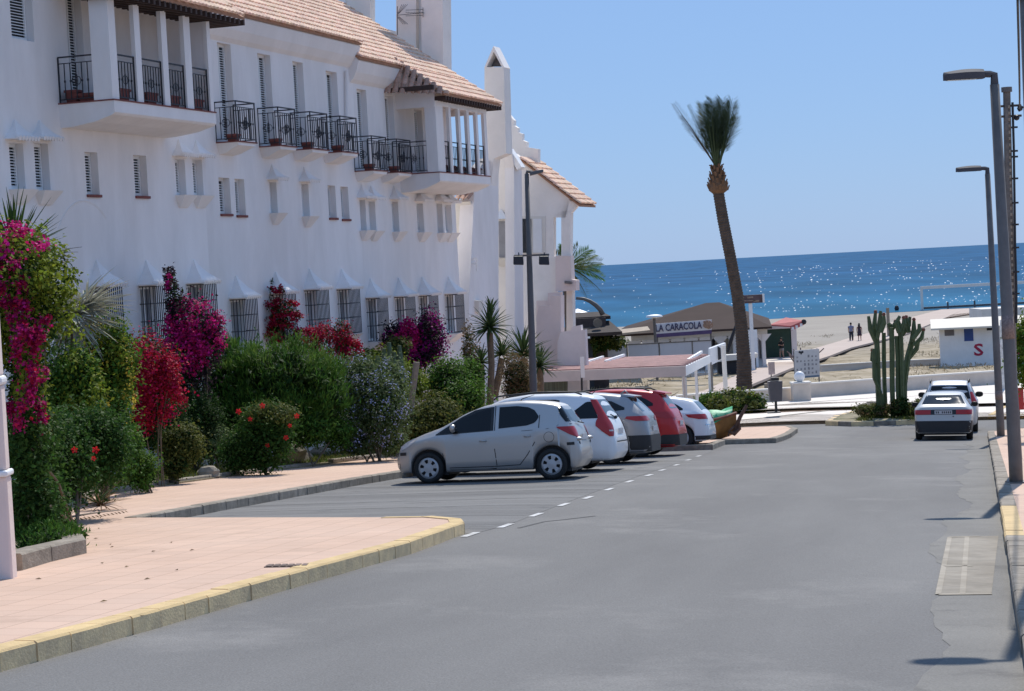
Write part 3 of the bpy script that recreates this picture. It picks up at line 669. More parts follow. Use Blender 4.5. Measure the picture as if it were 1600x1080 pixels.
# enclosed corner balconies (bays)
def bay_balcony(root, s0, s1, dw, zf, zt, pil, side_pil, taper, orn=True):
    mb = MB(); pr = [(DW, zf - taper), (DW + .3, zf - taper * .98), (-.45, zf - taper * .84), (-.02, zf - .30), (0.03, zf - .25), (.03, zf), (DW, zf)]
    mb.ext([(p[0], s0 + max(0, (zf - p[1] - .36)) * .5, p[1]) for p in pr], (0, 1e-3, 0)); mb = MB()
    a = [(p[0], s0 + max(0, (zf - p[1] - .36)) * .35, p[1]) for p in pr]; b = [(p[0], s1 - max(0, (zf - p[1] - .36)) * .35, p[1]) for p in pr]; n = len(pr)
    mb.add(a + b, [tuple(range(n)), tuple(range(2 * n - 1, n - 1, -1))] + [(i, n + i, n + (i + 1) % n, (i + 1) % n) for i in range(n)]); part('balcony_base', FZ(mb), M_PLASTER, root)
    for i, (a, b) in enumerate(pil): part('pillar', FZ(MB().box(-.10 if 0 < i else -side_pil, 0, a, b, zf, zt)), M_PLASTER, root)
    part('lintel', FZ(MB().box(-.2, .012, s0, s1, zt, zt + .42).box(DW, -.2, s0, s0 + .2, zt, zt + .42).box(DW, -.2, s1 - .2, s1, zt - .0, zt + .42)), M_PLASTER, root)
    part('balcony_ceiling', FZ(MB().box(DW, -.2, s0 + .2, s1 - .2, zt + .2, zt + .3)), M_PLASTER, root)
    part('tile_edging', FZ(MB().box(DW, .05, s0 - .02, s1 + .02, zf + .001, zf + .03)), M_TERRA, root)
    for (a0, b0), (a1, b1) in zip(pil[:-1], pil[1:]): railing(root, [(-.06, b0 + .01), (-.06, a1 - .01)], zf + .03, .98, orn)
    railing(root, [(DW + .02, s0 + .06), (-side_pil - .01, s0 + .06)], zf + .03, .98)
P1 = [fp(x, 140, 0)[0] for x in (175, 186, 212, 224, 254, 265.5, 289, 302, 325, 333)]
bay_balcony(H1, P1[0], P1[9], DW, 13.2, 15.55, [(P1[i] + (.10 if i else 0), P1[i + 1]) for i in range(0, 10, 2)], .44, .50)
P3 = [fp(x, 225, 0)[0] for x in (683, 694.5, 703.5, 706.8, 718, 721.3, 731.5, 735, 745.5, 748.5, 758, 762)]
bay_balcony(H3, P3[0], P3[11], DW, 12.25, 14.35, [(P3[i], P3[i + 1]) for i in range(0, 12, 2)], .36, .55, False)
part('party_wall', FZ(MB().box(DW, -.05, P1[9] - .16, P1[9] - .02, 13.23, 15.55)), M_PLASTER, H1)
for i, k in enumerate((1, 3, 5, 7)): pot(-.22, P1[k + 1] - .30, 13.235, f'terracotta planter in the {NTH[i]} front opening of the big corner balcony', .12, .24, .26)
pot(-1.05, P1[0] + .24, 13.235, 'small terracotta planter by the shutter at the side of the big corner balcony', .14, .14, .26); pot(-.62, P1[0] + .24, 13.235, 'long terracotta planter behind the side railing of the big corner balcony', .28, .12, .17)
for i, k in enumerate((1, 3, 5, 7, 9)): pot(-.24, (P3[k] + P3[k + 1]) / 2, 12.285, f'terracotta planter in the {NTH[i]} narrow opening of the lower pillared balcony', .10, .26, .24)
# overhanging barrel tiles at the near edge of the canopy: each one a piece
for i in range(9):
    d = -1.22 + i * .205; top = 15.60 - (d + .95) * TAN + .06; bot = 14.72 - .04 * i * .3; n_t = max(1, round((top - bot) / .34)); mb = MB()
    for q in range(n_t):
        z1, z0 = top - (top - bot) * q / n_t, top - (top - bot) * (q + 1) / n_t; vs = []
        for z, r in ((z1 + .04, .080), (z0, .105)):
            s_ = 23.98 - (top - z) * .75
            for k in range(7):
                g = math.pi * k / 6; vs.append((d + r * math.cos(g), s_ - r * math.sin(g) * .75 - .015 * q, z + .5 * r * math.sin(g)))
        mb.add(vs, [(k, k + 1, k + 8, k + 7) for k in range(6)])
    part('barrel_tile', FZ(mb), M_TILEOLD, H3)
part('beam', FZ(MB().box(DW, .2, 23.35, 23.50, 14.78, 14.92)), MATS['dark_wood'], H3)
part('canopy_gable', FZ(MB().ext([(DW, 24.0, 14.3), (-.02, 24.0, 14.3), (.02, 24.0, 14.75), (DW, 24.0, 15.6)], (0, .12, 0))), M_PLASTER, H3)

# ---- the house at the sea end: chimneys, stepped parapet, tiled lean-to
HC = thing('sea_end_house', 'white house at the sea end of the row with pointed chimney and stepped parapet', 'house', fw(-3, 34, 3.0), -FB)
def Spx(name, s, pts, th, m=M_PLASTC):     # prism whose near face stands across the street side at s
    mb = MB().ext([(d, s, z) for d, z in (sp(x, y, s) for x, y in pts)], (0, th, 0)); return part(name, FZ(mb), m, HC, recalc=True)
def Fpx(name, d, pts, th, m=M_PLASTER):     # prism whose face is parallel to the facade
    mb = MB().ext([(d, s, z) for s, z in (fp(x, y, d) for x, y in pts)], (-th, 0, 0)); return part(name, FZ(mb), m, HC, recalc=True)
Spx('parapet_wall', 30.6, [(430, -60), (556, -40), (556, 120), (430, 120)], .3)
Spx('parapet_panel', 30.55, [(452, -20), (540, -20), (540, 22), (452, 2)], .05, M_WHITE)
Spx('chimney_stack', 30.4, [(555.5, -60), (578, -60), (578, 130), (555.5, 130)], .5)
Spx('low_wall', 30.6, [(578, 38), (622, 50), (622, 160), (578, 130)], .3)
Spx('chimney_stack', 30.4, [(619, -60), (650, -60), (650, 150), (619, 150)], .9)
Spx('chimney_stack', 30.2, [(658, -60), (691, -60), (693, 170), (659, 170)], .9)
Spx('chimney_web', 30.7, [(648, -60), (662, -60), (662, 150), (648, 150)], .3, M_WHITE)
SCH = 33.0
Spx('pointed_chimney', SCH, [(757, 105), (787, 105), (791, 240), (772, 248), (766, 300), (757, 300)], .75)
mb = MB()
for a, b in (((771, 72), (757, 105)), ((771, 72), (787.5, 105))):
    (d0, z0), (d1, z1) = sp(*a, SCH), sp(*b, SCH); mb.hexa([(d0, SCH, z0), (d1, SCH, z1), (d1, SCH + .75, z1), (d0, SCH + .75, z0)], [(d0, SCH, z0 - .2), (d1 + (d0 - d1) * .22, SCH, z1), (d1 + (d0 - d1) * .22, SCH + .75, z1), (d0, SCH + .75, z0 - .2)])
part('chimney_cap', FZ(mb), M_PLASTER, HC, recalc=True)
Spx('chimney_flue', SCH + .45, [(760, 104), (785, 104), (771, 80)], .1, mat("dark_grey", (.16, .15, .15), .9, .2, 6))  # dark grey panel filling the open triangle of the cap
Spx('terrace_wall', 31.6, [(700, 318), (742, 318), (742, 700), (700, 700)], .3, M_PLASTER2)
Spx('terrace_parapet', 30.6, [(718, 420), (739, 420), (740, 468), (718, 468)], .6, M_PLASTER2)
Spx('terrace_step', 30.4, [(722, 468), (748, 470), (748, 488), (726, 486)], .5, M_PLASTER2)
mb = MB()
for z0 in (405, 413):
    (d0, z), (d1, z1) = sp(713, z0, 30.4), sp(746, z0 - 1, 30.4); mb.bar((d0, 30.4, z), (d1, 30.4, z1), .05)
for x in (714, 736, 745):
    (d0, z), (d1, z1) = sp(x, 405, 30.4), sp(x, 424, 30.4); mb.bar((d0, 30.4, z), (d1, 30.4, z1), .05)
part('terrace_rail', FZ(mb), M_WHITE, HC)
Fpx('buttress_wall', -1.15, [(742, 280), (768, 247), (779, 247), (779, 720), (728, 720), (733, 470)], .5)
Spx('cross_wall', 35.6, [(768, 246), (795, 236), (804, 262), (807, 480), (811, 720), (772, 720)], .4)
Fpx('side_wall', sp(806, 300, 35.6)[0], [(800, 240), (815, 262), (818, 480), (822, 720), (806, 720), (803, 262)], .35)
Spx('sloping_coping', 35.55, [(791, 236), (796, 232), (815, 261), (808, 266)], .5, M_WHITE)
# stepped parapet behind
Spx('stepped_parapet', 38.6, [(785, 300), (785, 165), (796, 180), (803, 188), (803, 196), (809, 200), (809, 207), (816, 209), (816, 219), (823, 222), (823, 230), (841, 233), (841, 300)], .3)
# gable wall facing up the street
SG = 37.6
Spx('gable_wall', SG, [(805, 240), (812, 246), (890, 311), (884, 340), (865, 340), (865, 400), (868, 401), (868, 470), (876, 470), (876, 720), (808, 720)], .35)
Spx('gable_pillar', SG, [(877, 330), (892, 330), (891, 402), (877, 402)], .35)
Spx('gable_beam', SG, [(878, 309), (905, 318), (893, 332), (866, 340)], .3)
Spx('balcony_parapet', SG - .3, [(868, 400), (891, 400), (893, 437), (900, 438), (900, 454), (868, 456)], .5, M_PINKWALL)
Spx('balcony_drain', SG - .42, [(882, 439), (893, 440), (893, 444), (882, 443)], .1, MATS['dark_grey'])
Spx('lower_pillar', SG, [(885, 454), (894, 454), (896, 540), (885, 540)], .4, M_PLASTER2)
Spx('stair_wall', SG - 1.2, [(838, 494), (842, 478), (860, 478), (860, 462), (876, 462), (877, 720), (838, 720)], .5, M_PINKWALL)
Spx('stair_shadow_wall', SG - .5, [(838, 470), (856, 470), (856, 458), (876, 456), (876, 490), (838, 500)], .3, M_PINKWALL)
Spx('garden_wall', SG - 1.6, [(871, 535), (876, 519), (893, 516), (893, 511), (907, 508), (908, 516), (914, 515), (918, 600), (918, 720), (871, 720)], .3, mat("rosy_white_plaster", (.82, .74, .71), .9, .06, 1, .3, 9, dirt=.12))
# recessed window on the gable, hooded window on the cross wall
Spx('window_recess', SG - .03, [(806, 338), (852, 338), (852, 397), (806, 397)], .05, M_PLASTER2)
Spx('window', SG - .05, [(812, 342), (830, 342), (830, 395), (812, 395)], .05, M_GLASS); Spx('curtain', SG - .06, [(833, 342), (846, 342), (847, 395), (833, 395)], .05, M_WHITE)
Spx('window', 35.56, [(779, 346), (790, 346), (791, 402), (780, 402)], .08, mat("window_grey", (.30, .30, .32), .6, .1, 4))
(d0, z0), (d1, z1) = sp(775, 343, 35.6), sp(797, 343, 35.6); mb = MB().add([(d0, 35.6, z0), (d1, 35.6, z0), (d1, 35.2, z0), (d0, 35.2, z0), ((d0 + d1) / 2 - .05, 35.6, z0 + .38)], [(0, 1, 2, 3), (0, 4, 1), (1, 4, 2), (2, 4, 3), (3, 4, 0)]); part('window_hood', FZ(mb), M_WHITE, HC, recalc=True)
(d0, z0), (d1, z1) = sp(777, 404, 35.6), sp(801, 404, 35.6); part('sill', FZ(MB().hexa([(d0 + .1, 35.6, z0 - .3), (d1 - .25, 35.6, z0 - .3), (d1 - .25, 35.5, z0 - .3), (d0 + .1, 35.5, z0 - .3)], [(d0, 35.6, z0), (d1, 35.6, z0), (d1, 35.25, z0), (d0, 35.25, z0)])), M_PLASTER2, HC, recalc=True)
# lean-to roof with its tile courses
(dt, zt), (db, zb) = sp(813, 247, SG - .1), sp(906, 319, SG - .1); mb = MB(); tb = MB(); L_ = math.hypot(db - dt, zb - zt); nd_, nz_ = (zt - zb) / L_, (db - dt) / L_
mb.hexa([(dt, SG - .15, zt - .1), (db, SG - .15, zb - .1), (db, SG + 2.2, zb - .1), (dt, SG + 2.2, zt - .1)], [(dt, SG - .15, zt - .02), (db, SG - .15, zb - .02), (db, SG + 2.2, zb - .02), (dt, SG + 2.2, zt - .02)])
lr = part('leanto_roof', FZ(mb), M_TILEPAN, HC, recalc=True); nc = 9
for i in range(nc):
    for k in range(11):
        t0, t1 = i / nc - .004, (i + 1) / nc + .03; s = SG - .12 + k * .21; vs = []
        for t, r, lf in ((t1, .10, .055), (t0, .085, .01)):
            t = min(t, 1.01)
            for q in range(5):
                g = math.pi * q / 4; h = r * math.sin(g) * .8 + lf; vs.append((dt + (db - dt) * t + nd_ * h, s + r * math.cos(g), zt + (zb - zt) * t + nz_ * h))
        tb.add(vs, [(q, q + 1, q + 6, q + 5) for q in range(4)] + [(0, 1, 2, 3, 4)])
part('roof_tiles', FZ(tb), M_TILE, lr, kind='stuff')
# little tiled canopy over the terrace
tc_ = MB()
for i in range(3):
    (d0, z0) = sp(714 + i * 8, 300, 30.6); vs = []
    for t in (0, 1):
        for k in range(6): g = math.pi * k / 5; vs.append((d0 + .09 * math.cos(g), 31.3 - t * .9, z0 + .05 - t * .35 + .09 * math.sin(g)))
    part('barrel_tile', FZ(MB().add(vs, [(k, k + 1, k + 7, k + 6) for k in range(5)])), M_TILEOLD, HC)
(d0, z0), (d1, z1) = sp(711, 316, 30.7), sp(734, 316, 30.7); part('canopy_corbel', FZ(MB().hexa([(d0, 31.6, z0 - .4), (d1 - .1, 31.6, z0 - .4), (d1 - .1, 31.3, z0 - .4), (d0, 31.3, z0 - .4)], [(d0, 31.6, z0 + .1), (d1, 31.6, z0 + .1), (d1, 30.75, z0), (d0, 30.75, z0)])), M_PLASTER2, HC, recalc=True)
# roof aerial fixed to the chimney
s_a = 30.1; (d0, z0) = sp(620, 30, s_a); ae = thing('roof_aerial', 'grey rooftop television aerial beside the tall white chimney', 'aerial', fw(d0, s_a, z0 - .3), -FB)
mb = MB(); A = lambda x, y, s=s_a: (sp(x, y, s)[0], s, sp(x, y, s)[1])
part('boom', FZ(MB().tube([A(620, 24), A(662, 20)], .012, 5).tube([A(634, 16), A(661, 15)], .01, 5).tube([A(634, 25), A(661, 24)], .01, 5)), M_GALV, ae)
part('mast', FZ(MB().tube([A(621, 10), A(621, 55)], .016, 6)), M_GALV, ae)
rf = MB()
for k in range(4): rf.tube([A(620 + k * 1.2, 24 - k), A(628 + k * 3, 7)], .009, 4).tube([A(620 + k * 1.2, 26), A(630 + k * 2.5, 38)], .009, 4)
part('reflector', FZ(rf), M_GALV, ae)
dp = MB()
for k in range(7):
    x = 636 + k * 4.2; p = A(x, 20); dp.bar((p[0], p[1] - .14, p[2]), (p[0], p[1] + .14, p[2]), .012)
dp.tube([A(661, 12), A(661, 27)], .012, 5); part('director', FZ(dp), M_GALV, ae)

# gate pillar at the left edge
gpz = gp(25, 905, .14); yp = gpz[1] + .05; xl, xr = -6.4, float(atY(20, 905, yp)[0]); zb = float(gz(-5.2, yp)) + .1
gpil = thing('gate_pillar', 'white plastered gate pillar with moulded bands at the left edge', 'pillar', ((xl + xr) / 2, yp + .4, zb))
z1 = atY(10, 745, yp)[2]; z2 = atY(10, 602, yp)[2]; z3 = atY(5, 478, yp)[2]
part('base', MB().box(xl, xr, yp, yp + .20, zb - .2, z1), M_PINKWALL, gpil, bevel=.02); part('moulding', MB().box(xl, xr + .02, yp - .04, yp + .24, z1, z1 + .06), M_WHITE, gpil, bevel=.02)
part('shaft', MB().box(xl, xr - .004, yp + .01, yp + .19, z1 + .06, z2), M_PINKWALL, gpil, bevel=.02); part('moulding', MB().box(xl, xr + .015, yp - .03, yp + .23, z2, z2 + .09), M_WHITE, gpil, bevel=.03)
part('upper_shaft', MB().box(xl, xr - .008, yp + .01, yp + .19, z2 + .09, z3), M_PINKWALL, gpil, bevel=.02)
# ------------------------------------------------------------------ plants
def leafm(name, c, rnd=.32, hue=.018, trans=.36, rough=.65): return mat(name, c, rough, 0, rnd=rnd, hue=hue, trans=trans, spec=.10)
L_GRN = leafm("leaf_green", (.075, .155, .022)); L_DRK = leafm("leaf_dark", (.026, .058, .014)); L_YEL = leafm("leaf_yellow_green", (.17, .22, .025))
L_ROS = leafm("leaf_rosemary", (.065, .145, .022), trans=.28); L_GRY = leafm("leaf_grey_green", (.11, .155, .06)); L_BRN = leafm("leaf_dry", (.16, .11, .055)); L_YUC = leafm("leaf_yucca", (.045, .085, .03), .2, .01, .15)
L_SIL = leafm("leaf_silver", (.36, .36, .28), .25, .01, .15); L_OLV = leafm("leaf_olive", (.105, .12, .03)); L_HIB = leafm("leaf_hibiscus", (.045, .10, .02)); L_PURP = leafm("leaf_purple_dark", (.035, .022, .03))
F_MAG = leafm("bract_magenta", (.50, .016, .165), .55, .022, .3); F_RED = leafm("bract_red", (.36, .012, .045), .55, .016, .3); F_CRI = leafm("bract_crimson_pink", (.33, .012, .09), .55, .03, .3); F_PUR = leafm("bract_purple", (.28, .012, .16), .3, .012, .3); F_BLU = leafm("petal_pale_blue", (.48, .50, .75), .15, .01, .3); F_YEL = leafm("petal_yellow", (.65, .48, .07), .2, .01, .3); F_ORG = leafm("petal_orange_red", (.52, .035, .022), .2, .01, .3); F_WHT = leafm("petal_white", (.65, .66, .6), .1, .01, .3)
M_BARK = mat("bark", (.15, .115, .08), .95, .25, 12, .6, 30); M_WOOD = mat("weathered_wood", (.26, .22, .17), .9, .2, 8, .4, 30, stretch=(6, 6, 1))

def leaf_arrays(P, Nn, size, asp, droop=.15, axis=None):
    n = len(P); t = rng.normal(size=(n, 3)) if axis is None else axis + rng.normal(size=(n, 3)) * .25
    t -= Nn * np.sum(t * Nn, 1)[:, None]; t /= np.linalg.norm(t, axis=1)[:, None] + 1e-9
    b = np.cross(Nn, t); s = (size * rng.uniform(.65, 1.3, n))[:, None]; w = s * asp
    v0 = P; v1 = P + t * s * .45 + b * w * .5 + Nn * s * .06; v2 = P + t * s - Nn * s * droop; v3 = P + t * s * .45 - b * w * .5 + Nn * s * .06
    return np.stack([v0, v1, v2, v3], 1).reshape(-1, 3)
def quads_mesh(name, V, m):
    me = bpy.data.meshes.new(name); n = len(V); me.vertices.add(n); me.vertices.foreach_set('co', V.astype(np.float32).ravel())
    me.loops.add(n); me.loops.foreach_set('vertex_index', np.arange(n, dtype=np.int32)); me.polygons.add(n // 4)
    me.polygons.foreach_set('loop_start', np.arange(0, n, 4, dtype=np.int32)); me.polygons.foreach_set('loop_total', np.full(n // 4, 4, np.int32))
    me.materials.append(m); me.update(calc_edges=True); return me
def unit(v): return v / (np.linalg.norm(v, axis=1)[:, None] + 1e-9)
def cloud(blobs, n, shell=.75, clump=.6, csz=.22, top=None, per=45):
    """points and outward normals spread through ellipsoids, gathered in clumps"""
    wts = np.array([b[1][0] * b[1][2] + b[1][1] * b[1][2] + b[1][0] * b[1][1] for b in blobs]); wts = wts / wts.sum(); P = []; Q = []
    for (c, r), w in zip(blobs, wts):
        k = int(n * w) + 1; r = np.array(r); c = np.array(c)
        kc = max(6, int(k / per)); cd_ = unit(rng.normal(size=(kc, 3))); cr = rng.uniform(shell, 1.08, kc)[:, None]; cen = cd_ * cr
        nc = int(k * clump); idx = rng.integers(0, kc, nc); p1 = cen[idx] + rng.normal(size=(nc, 3)) * csz * rng.uniform(.5, 1.2, (nc, 1))
        d2 = unit(rng.normal(size=(k - nc, 3))); p2 = d2 * (rng.uniform(.25, 1.0, (k - nc, 1)) ** .5)
        p = np.concatenate([p1, p2]); q = unit(p + 1e-6)
        if top is not None: keep = p[:, 2] > top; p, q = p[keep], q[keep]
        P.append(c + p * r); Q.append(q)
    return np.concatenate(P), np.concatenate(Q)
def foliage(name, parent, m, blobs, n, size, asp=.55, shell=.75, clump=.6, csz=.22, upw=.5, axis=None, top=None, droop=.15, floor=None, per=45):
    if name == 'flowers' and clump > .8: per = 85
    P, Q = cloud(blobs, n, shell, clump, csz, top, per)
    if name == 'foliage' and n >= 2500: foliage('inner_foliage', parent, L_DRK, [(c, tuple(k * .80 for k in r)) for c, r in blobs], n // 3, size * 1.25, .5, clump=.2)  # inner leaves get a darker green to paint the shade inside the crown
    if floor is not None: k = P[:, 2] > floor; P, Q = P[k], Q[k]
    stuff_ = name in ('flowers', 'sprigs', 'young_foliage', 'dry_foliage')
    Nn = unit(Q * .55 + np.array([0, 0, upw]) + rng.normal(size=P.shape) * .55)
    ax = None
    if axis is not None: ax = unit(Q * .6 + np.array(axis)); Nn = unit(rng.normal(size=P.shape))
    V = leaf_arrays(P, Nn, size, asp, droop, ax); V = V - np.array(WM[parent].translation)
    o = obj(name, quads_mesh(name, V, m), parent, WM[parent])
    if stuff_: o['kind'] = 'stuff'
    return o
def px_blob(x, y, rx, ry, Y, dep=None):
    """ellipsoid whose centre stands on the sight line (x, y) at distance Y; radii given in photo pixels"""
    p = atY(x, y, Y); k = Y / FOC; return (tuple(p), (rx * k, (dep if dep else rx * k), ry * k))
def plant(name, label, cat, x, Y, group=None, y=None):
    p = atY(x, 540, Y); z = float(gz(p[0], p[1])) + PAVE_H; return thing(name, label, cat, (p[0], p[1], z), 0, group)
def stems(root, m, pts, r=.03, top=None, n=5):
    mb = MB(); b = WM[root].translation
    for p in pts:
        q = Vector(p); mid = b.lerp(q, .5) + Vector((random.uniform(-.1, .1), random.uniform(-.1, .1), .1)); mb.tube([b + Vector((random.uniform(-.08, .08), random.uniform(-.08, .08), -.05)), mid, q], [r, r * .75, r * .4], n)
    return part('stem', mb, m, root)
def cens(blobs): return [b[0] for b in blobs]

# 1 magenta bougainvillea over the gate pillar
t = plant('bougainvillea', 'tall magenta bougainvillea with yellow green leaves hanging behind the white gate pillar', 'bougainvillea', 40, 24)
bl_ = [px_blob(20, 410, 75, 62, 24, .7), px_blob(75, 440, 42, 60, 24.5, .5), px_blob(30, 500, 50, 60, 24, .5), px_blob(40, 580, 26, 80, 23.5, .4), px_blob(45, 640, 28, 50, 23.5, .4), px_blob(-40, 470, 70, 140, 24, .8)]
foliage('foliage', t, L_YEL, [px_blob(82, 430, 38, 58, 24.4, .5), px_blob(30, 430, 50, 50, 23.7, .4), px_blob(30, 400, 60, 45, 24.3, .6), px_blob(60, 490, 55, 55, 24.3, .5), px_blob(45, 600, 26, 95, 23.8, .35), px_blob(-40, 470, 70, 140, 24, .8)], 8500, .058, .7)
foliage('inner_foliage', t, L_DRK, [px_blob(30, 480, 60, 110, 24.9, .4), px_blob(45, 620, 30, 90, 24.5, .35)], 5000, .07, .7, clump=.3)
foliage('flowers', t, F_MAG, [px_blob(24, 382, 50, 30, 23.7, .45), px_blob(6, 425, 30, 26, 23.6, .4), px_blob(-40, 400, 50, 50, 23.7, .4)], 2200, .048, .85, clump=.9, csz=.16)
foliage('flowers', t, F_CRI, [px_blob(35, 510, 34, 35, 23.4, .35), px_blob(38, 565, 22, 55, 23.2, .3), px_blob(40, 640, 24, 42, 23.1, .3), px_blob(62, 585, 14, 13, 23.0, .2), px_blob(20, 460, 24, 26, 23.4, .3)], 3000, .046, .85, clump=.9, csz=.16)
stems(t, M_BARK, cens(bl_[:5]), .012)
tw = MB()
for k in range(5):
    a, b = (88 + k * 2, 395 + k * 3), (128 - k * 6, 386 + k * 8); tw.tube([atY(*a, 24.3), atY((a[0] + b[0]) / 2, (a[1] + b[1]) / 2 - 2, 24.2), atY(*b, 24.1)], [.006, .005, .003], 4)
part('twigs', tw, M_BARK, t)

def rosette(root, c, n, ln, w, m, spread=(.1, 1.35), droop=.35, seed=1, th=.01, az=None, nm='leaf', seg=5, curve=.5):
    """sword leaves radiating from a point: each leaf a piece"""
    Rr = random.Random(seed); c = Vector(c); protos = []
    for k in range(3):
        vs = []; L1 = ln; d = droop * (.6 + .4 * k)
        for i in range(seg + 1):
            f = i / seg; ww = w * (1 - f) ** .6 * (.55 + .9 * f if f < .5 else 1) * .5 + .002; x = L1 * (f - .10 * d * f * f); z = -d * L1 * f ** 2.2 * curve
            vs += [(x, -ww, z + ww * .5), (x, 0, z), (x, ww, z + ww * .5)]
        fs = [(i * 3 + a, i * 3 + a + 1, i * 3 + a + 4, i * 3 + a + 3) for i in range(seg) for a in (0, 1)]
        protos.append(MB().add(vs, fs).mesh('leaf_mesh', m))
    for i in range(n):
        f = (i + .5) / n; pol = spread[0] + (spread[1] - spread[0]) * f ** .8 + Rr.uniform(-.1, .1); a = (i * 2.39996 + Rr.uniform(-.2, .2)) if az is None else Rr.uniform(*az)
        M = Matrix.Translation(c) @ Matrix.Rotation(a, 4, 'Z') @ Matrix.Rotation(-(math.pi / 2 - pol), 4, 'Y') @ Matrix.Rotation(Rr.uniform(-.3, .3), 4, 'X') @ Matrix.Diagonal((Rr.uniform(.75, 1.1),) * 3 + (1,))
        obj(nm, protos[i % 3], root, M)
# 2 dark palm behind it, 3 silver palm
t = plant('yucca', 'dark spiky palm top rising behind the magenta bougainvillea', 'palm', 20, 28.5)
c = atY(22, 400, 28.5); rosette(t, c, 60, .95, .06, L_DRK, (.05, 1.3), .1, 4); part('trunk', MB().tube([WM[t].translation, Vector(c)], [.05, .05], 8), M_BARK, t)
t = plant('fan_palm', 'silvery grey fan palm fronds between the magenta and the yellow flowering bushes', 'palm', 105, 33.5)
c = atY(108, 492, 33.5); rosette(t, c, 120, 1.05, .085, L_SIL, (.7, 2.0), .25, 5); c2_ = atY(135, 478, 33.8); rosette(t, c2_, 80, .85, .06, L_SIL, (.7, 1.9), .2, 15); rosette(t, (c[0], c[1] + .1, c[2] - .1), 70, .95, .055, L_SIL, (1.5, 2.6), .4, 6, nm='old_leaf')
part('trunk', MB().tube([WM[t].translation, Vector(c)], [.10, .09], 8), M_BARK, t)
# 4 yellow flowering shrub
t = plant('flowering_shrub', 'tall green shrub dotted with small yellow flowers', 'shrub', 150, 34)
bl_ = [px_blob(150, 590, 58, 85, 34.5, .7), px_blob(185, 560, 28, 60, 34, .5), px_blob(120, 640, 55, 70, 34, .6), px_blob(170, 670, 40, 70, 33.5, .6)]
foliage('foliage', t, L_GRN, bl_, 9000, .075, .55); foliage('flowers', t, F_YEL, [px_blob(150, 580, 58, 80, 34.1, .6), px_blob(196, 600, 16, 75, 33.8, .3), px_blob(163, 628, 10, 12, 33, .2), px_blob(120, 600, 40, 60, 33.4, .4)], 1100, .055, .8, clump=.6, csz=.08, per=9); foliage('young_foliage', t, L_YEL, [px_blob(150, 585, 60, 85, 34.3, .65), px_blob(187, 560, 24, 58, 33.9, .5), px_blob(125, 610, 45, 60, 32.2, .4)], 4600, .07, .55); stems(t, M_BARK, cens(bl_), .03)
# 5 hibiscus in front
t = plant('hibiscus_bush', 'dark glossy hibiscus bush with orange red flowers at the near end of the garden bed', 'bush', 95, 27.5)
bl_ = [px_blob(80, 720, 70, 75, 28, .6), px_blob(148, 700, 60, 62, 29, .6), px_blob(60, 790, 50, 60, 26.5, .5), px_blob(120, 690, 80, 50, 29, .6), px_blob(45, 690, 50, 60, 26, .5), px_blob(55, 800, 45, 60, 25.2, .5), px_blob(48, 700, 34, 60, 23.3, .3), px_blob(52, 785, 34, 60, 23.2, .3)]
foliage('foliage', t, L_HIB, bl_, 24000, .062, .6); stems(t, M_BARK, cens(bl_), .025)
for x, y in ((78, 678), (86, 708), (117, 703), (147, 716), (80, 693), (150, 703)):
    p = atY(x, y, 26.9); mb = MB(); a0 = x * 1.7; r = .030 + .018 * ((x * 7 + y) % 5) / 4
    for k in range(5):
        a = a0 + k * 1.2566; ca, sa = math.cos(a), math.sin(a); mb.quad((p[0], p[1], p[2]), (p[0] + r * math.cos(a - .45), p[1] - .03, p[2] + r * math.sin(a - .45)), (p[0] + r * 1.25 * ca, p[1] - .02, p[2] + r * 1.25 * sa), (p[0] + r * math.cos(a + .45), p[1] - .03, p[2] + r * math.sin(a + .45)))
    part('flower', mb, F_ORG, t)
# 6 dry palm leaf plant on the pavement edge
t = plant('low_yucca', 'low drying yucca with long leaves lying on the pink pavement', 'yucca', 115, 28.2)
c = gp(158, 797, PAVE_H); rosette(t, (c[0], c[1], c[2] + .06), 34, .55, .035, L_BRN, (.6, 1.62), .5, 8); rosette(t, (c[0] - .05, c[1], c[2] + .1), 22, .5, .03, L_DRK, (.3, 1.4), .3, 9)
mb = MB(); a, b = gp(60, 822, PAVE_H), gp(198, 800, PAVE_H)
t2 = thing('fallen_frond', 'dry fallen palm frond lying across the pink pavement', 'palm frond', (a[0], a[1], a[2] + .02)); pts = [np.array(a) + (np.array(b) - np.array(a)) * f + [0, 0, .03 + .03 * math.sin(f * 3)] for f in np.linspace(0, 1, 7)]
part('stalk', MB().tube(pts, [.02, .018, .016, .014, .01, .008, .004], 5), M_WOOD, t2); q = MB()
for i in range(36):
    f = .15 + .8 * i / 36; p = np.array(a) + (np.array(b) - np.array(a)) * f; sg = 1 if i % 2 else -1; d = np.array([.12, sg * .05 * (1 + (i * 7 % 5) / 4), -.01]); q.quad(p + [0, 0, .03], p + d * .5 + [.012, 0, .03], p + d + [0, 0, .01 - .02], p + d * .5 + [-.012, 0, .03])
part('leaflets', q, L_BRN, t2)
# 7 rosemary tuft in the near kerb corner
t = plant('rosemary_tuft', 'low green rosemary tuft in the corner of the near stone edging', 'herb', 75, 22.6)
foliage('foliage', t, L_ROS, [px_blob(70, 850, 48, 28, 22.8, .4), px_blob(110, 838, 24, 18, 23.4, .3)], 2600, .07, .22, axis=(0, 0, 1.1)); stems(t, M_BARK, [atY(70, 850, 22.8)], .02)
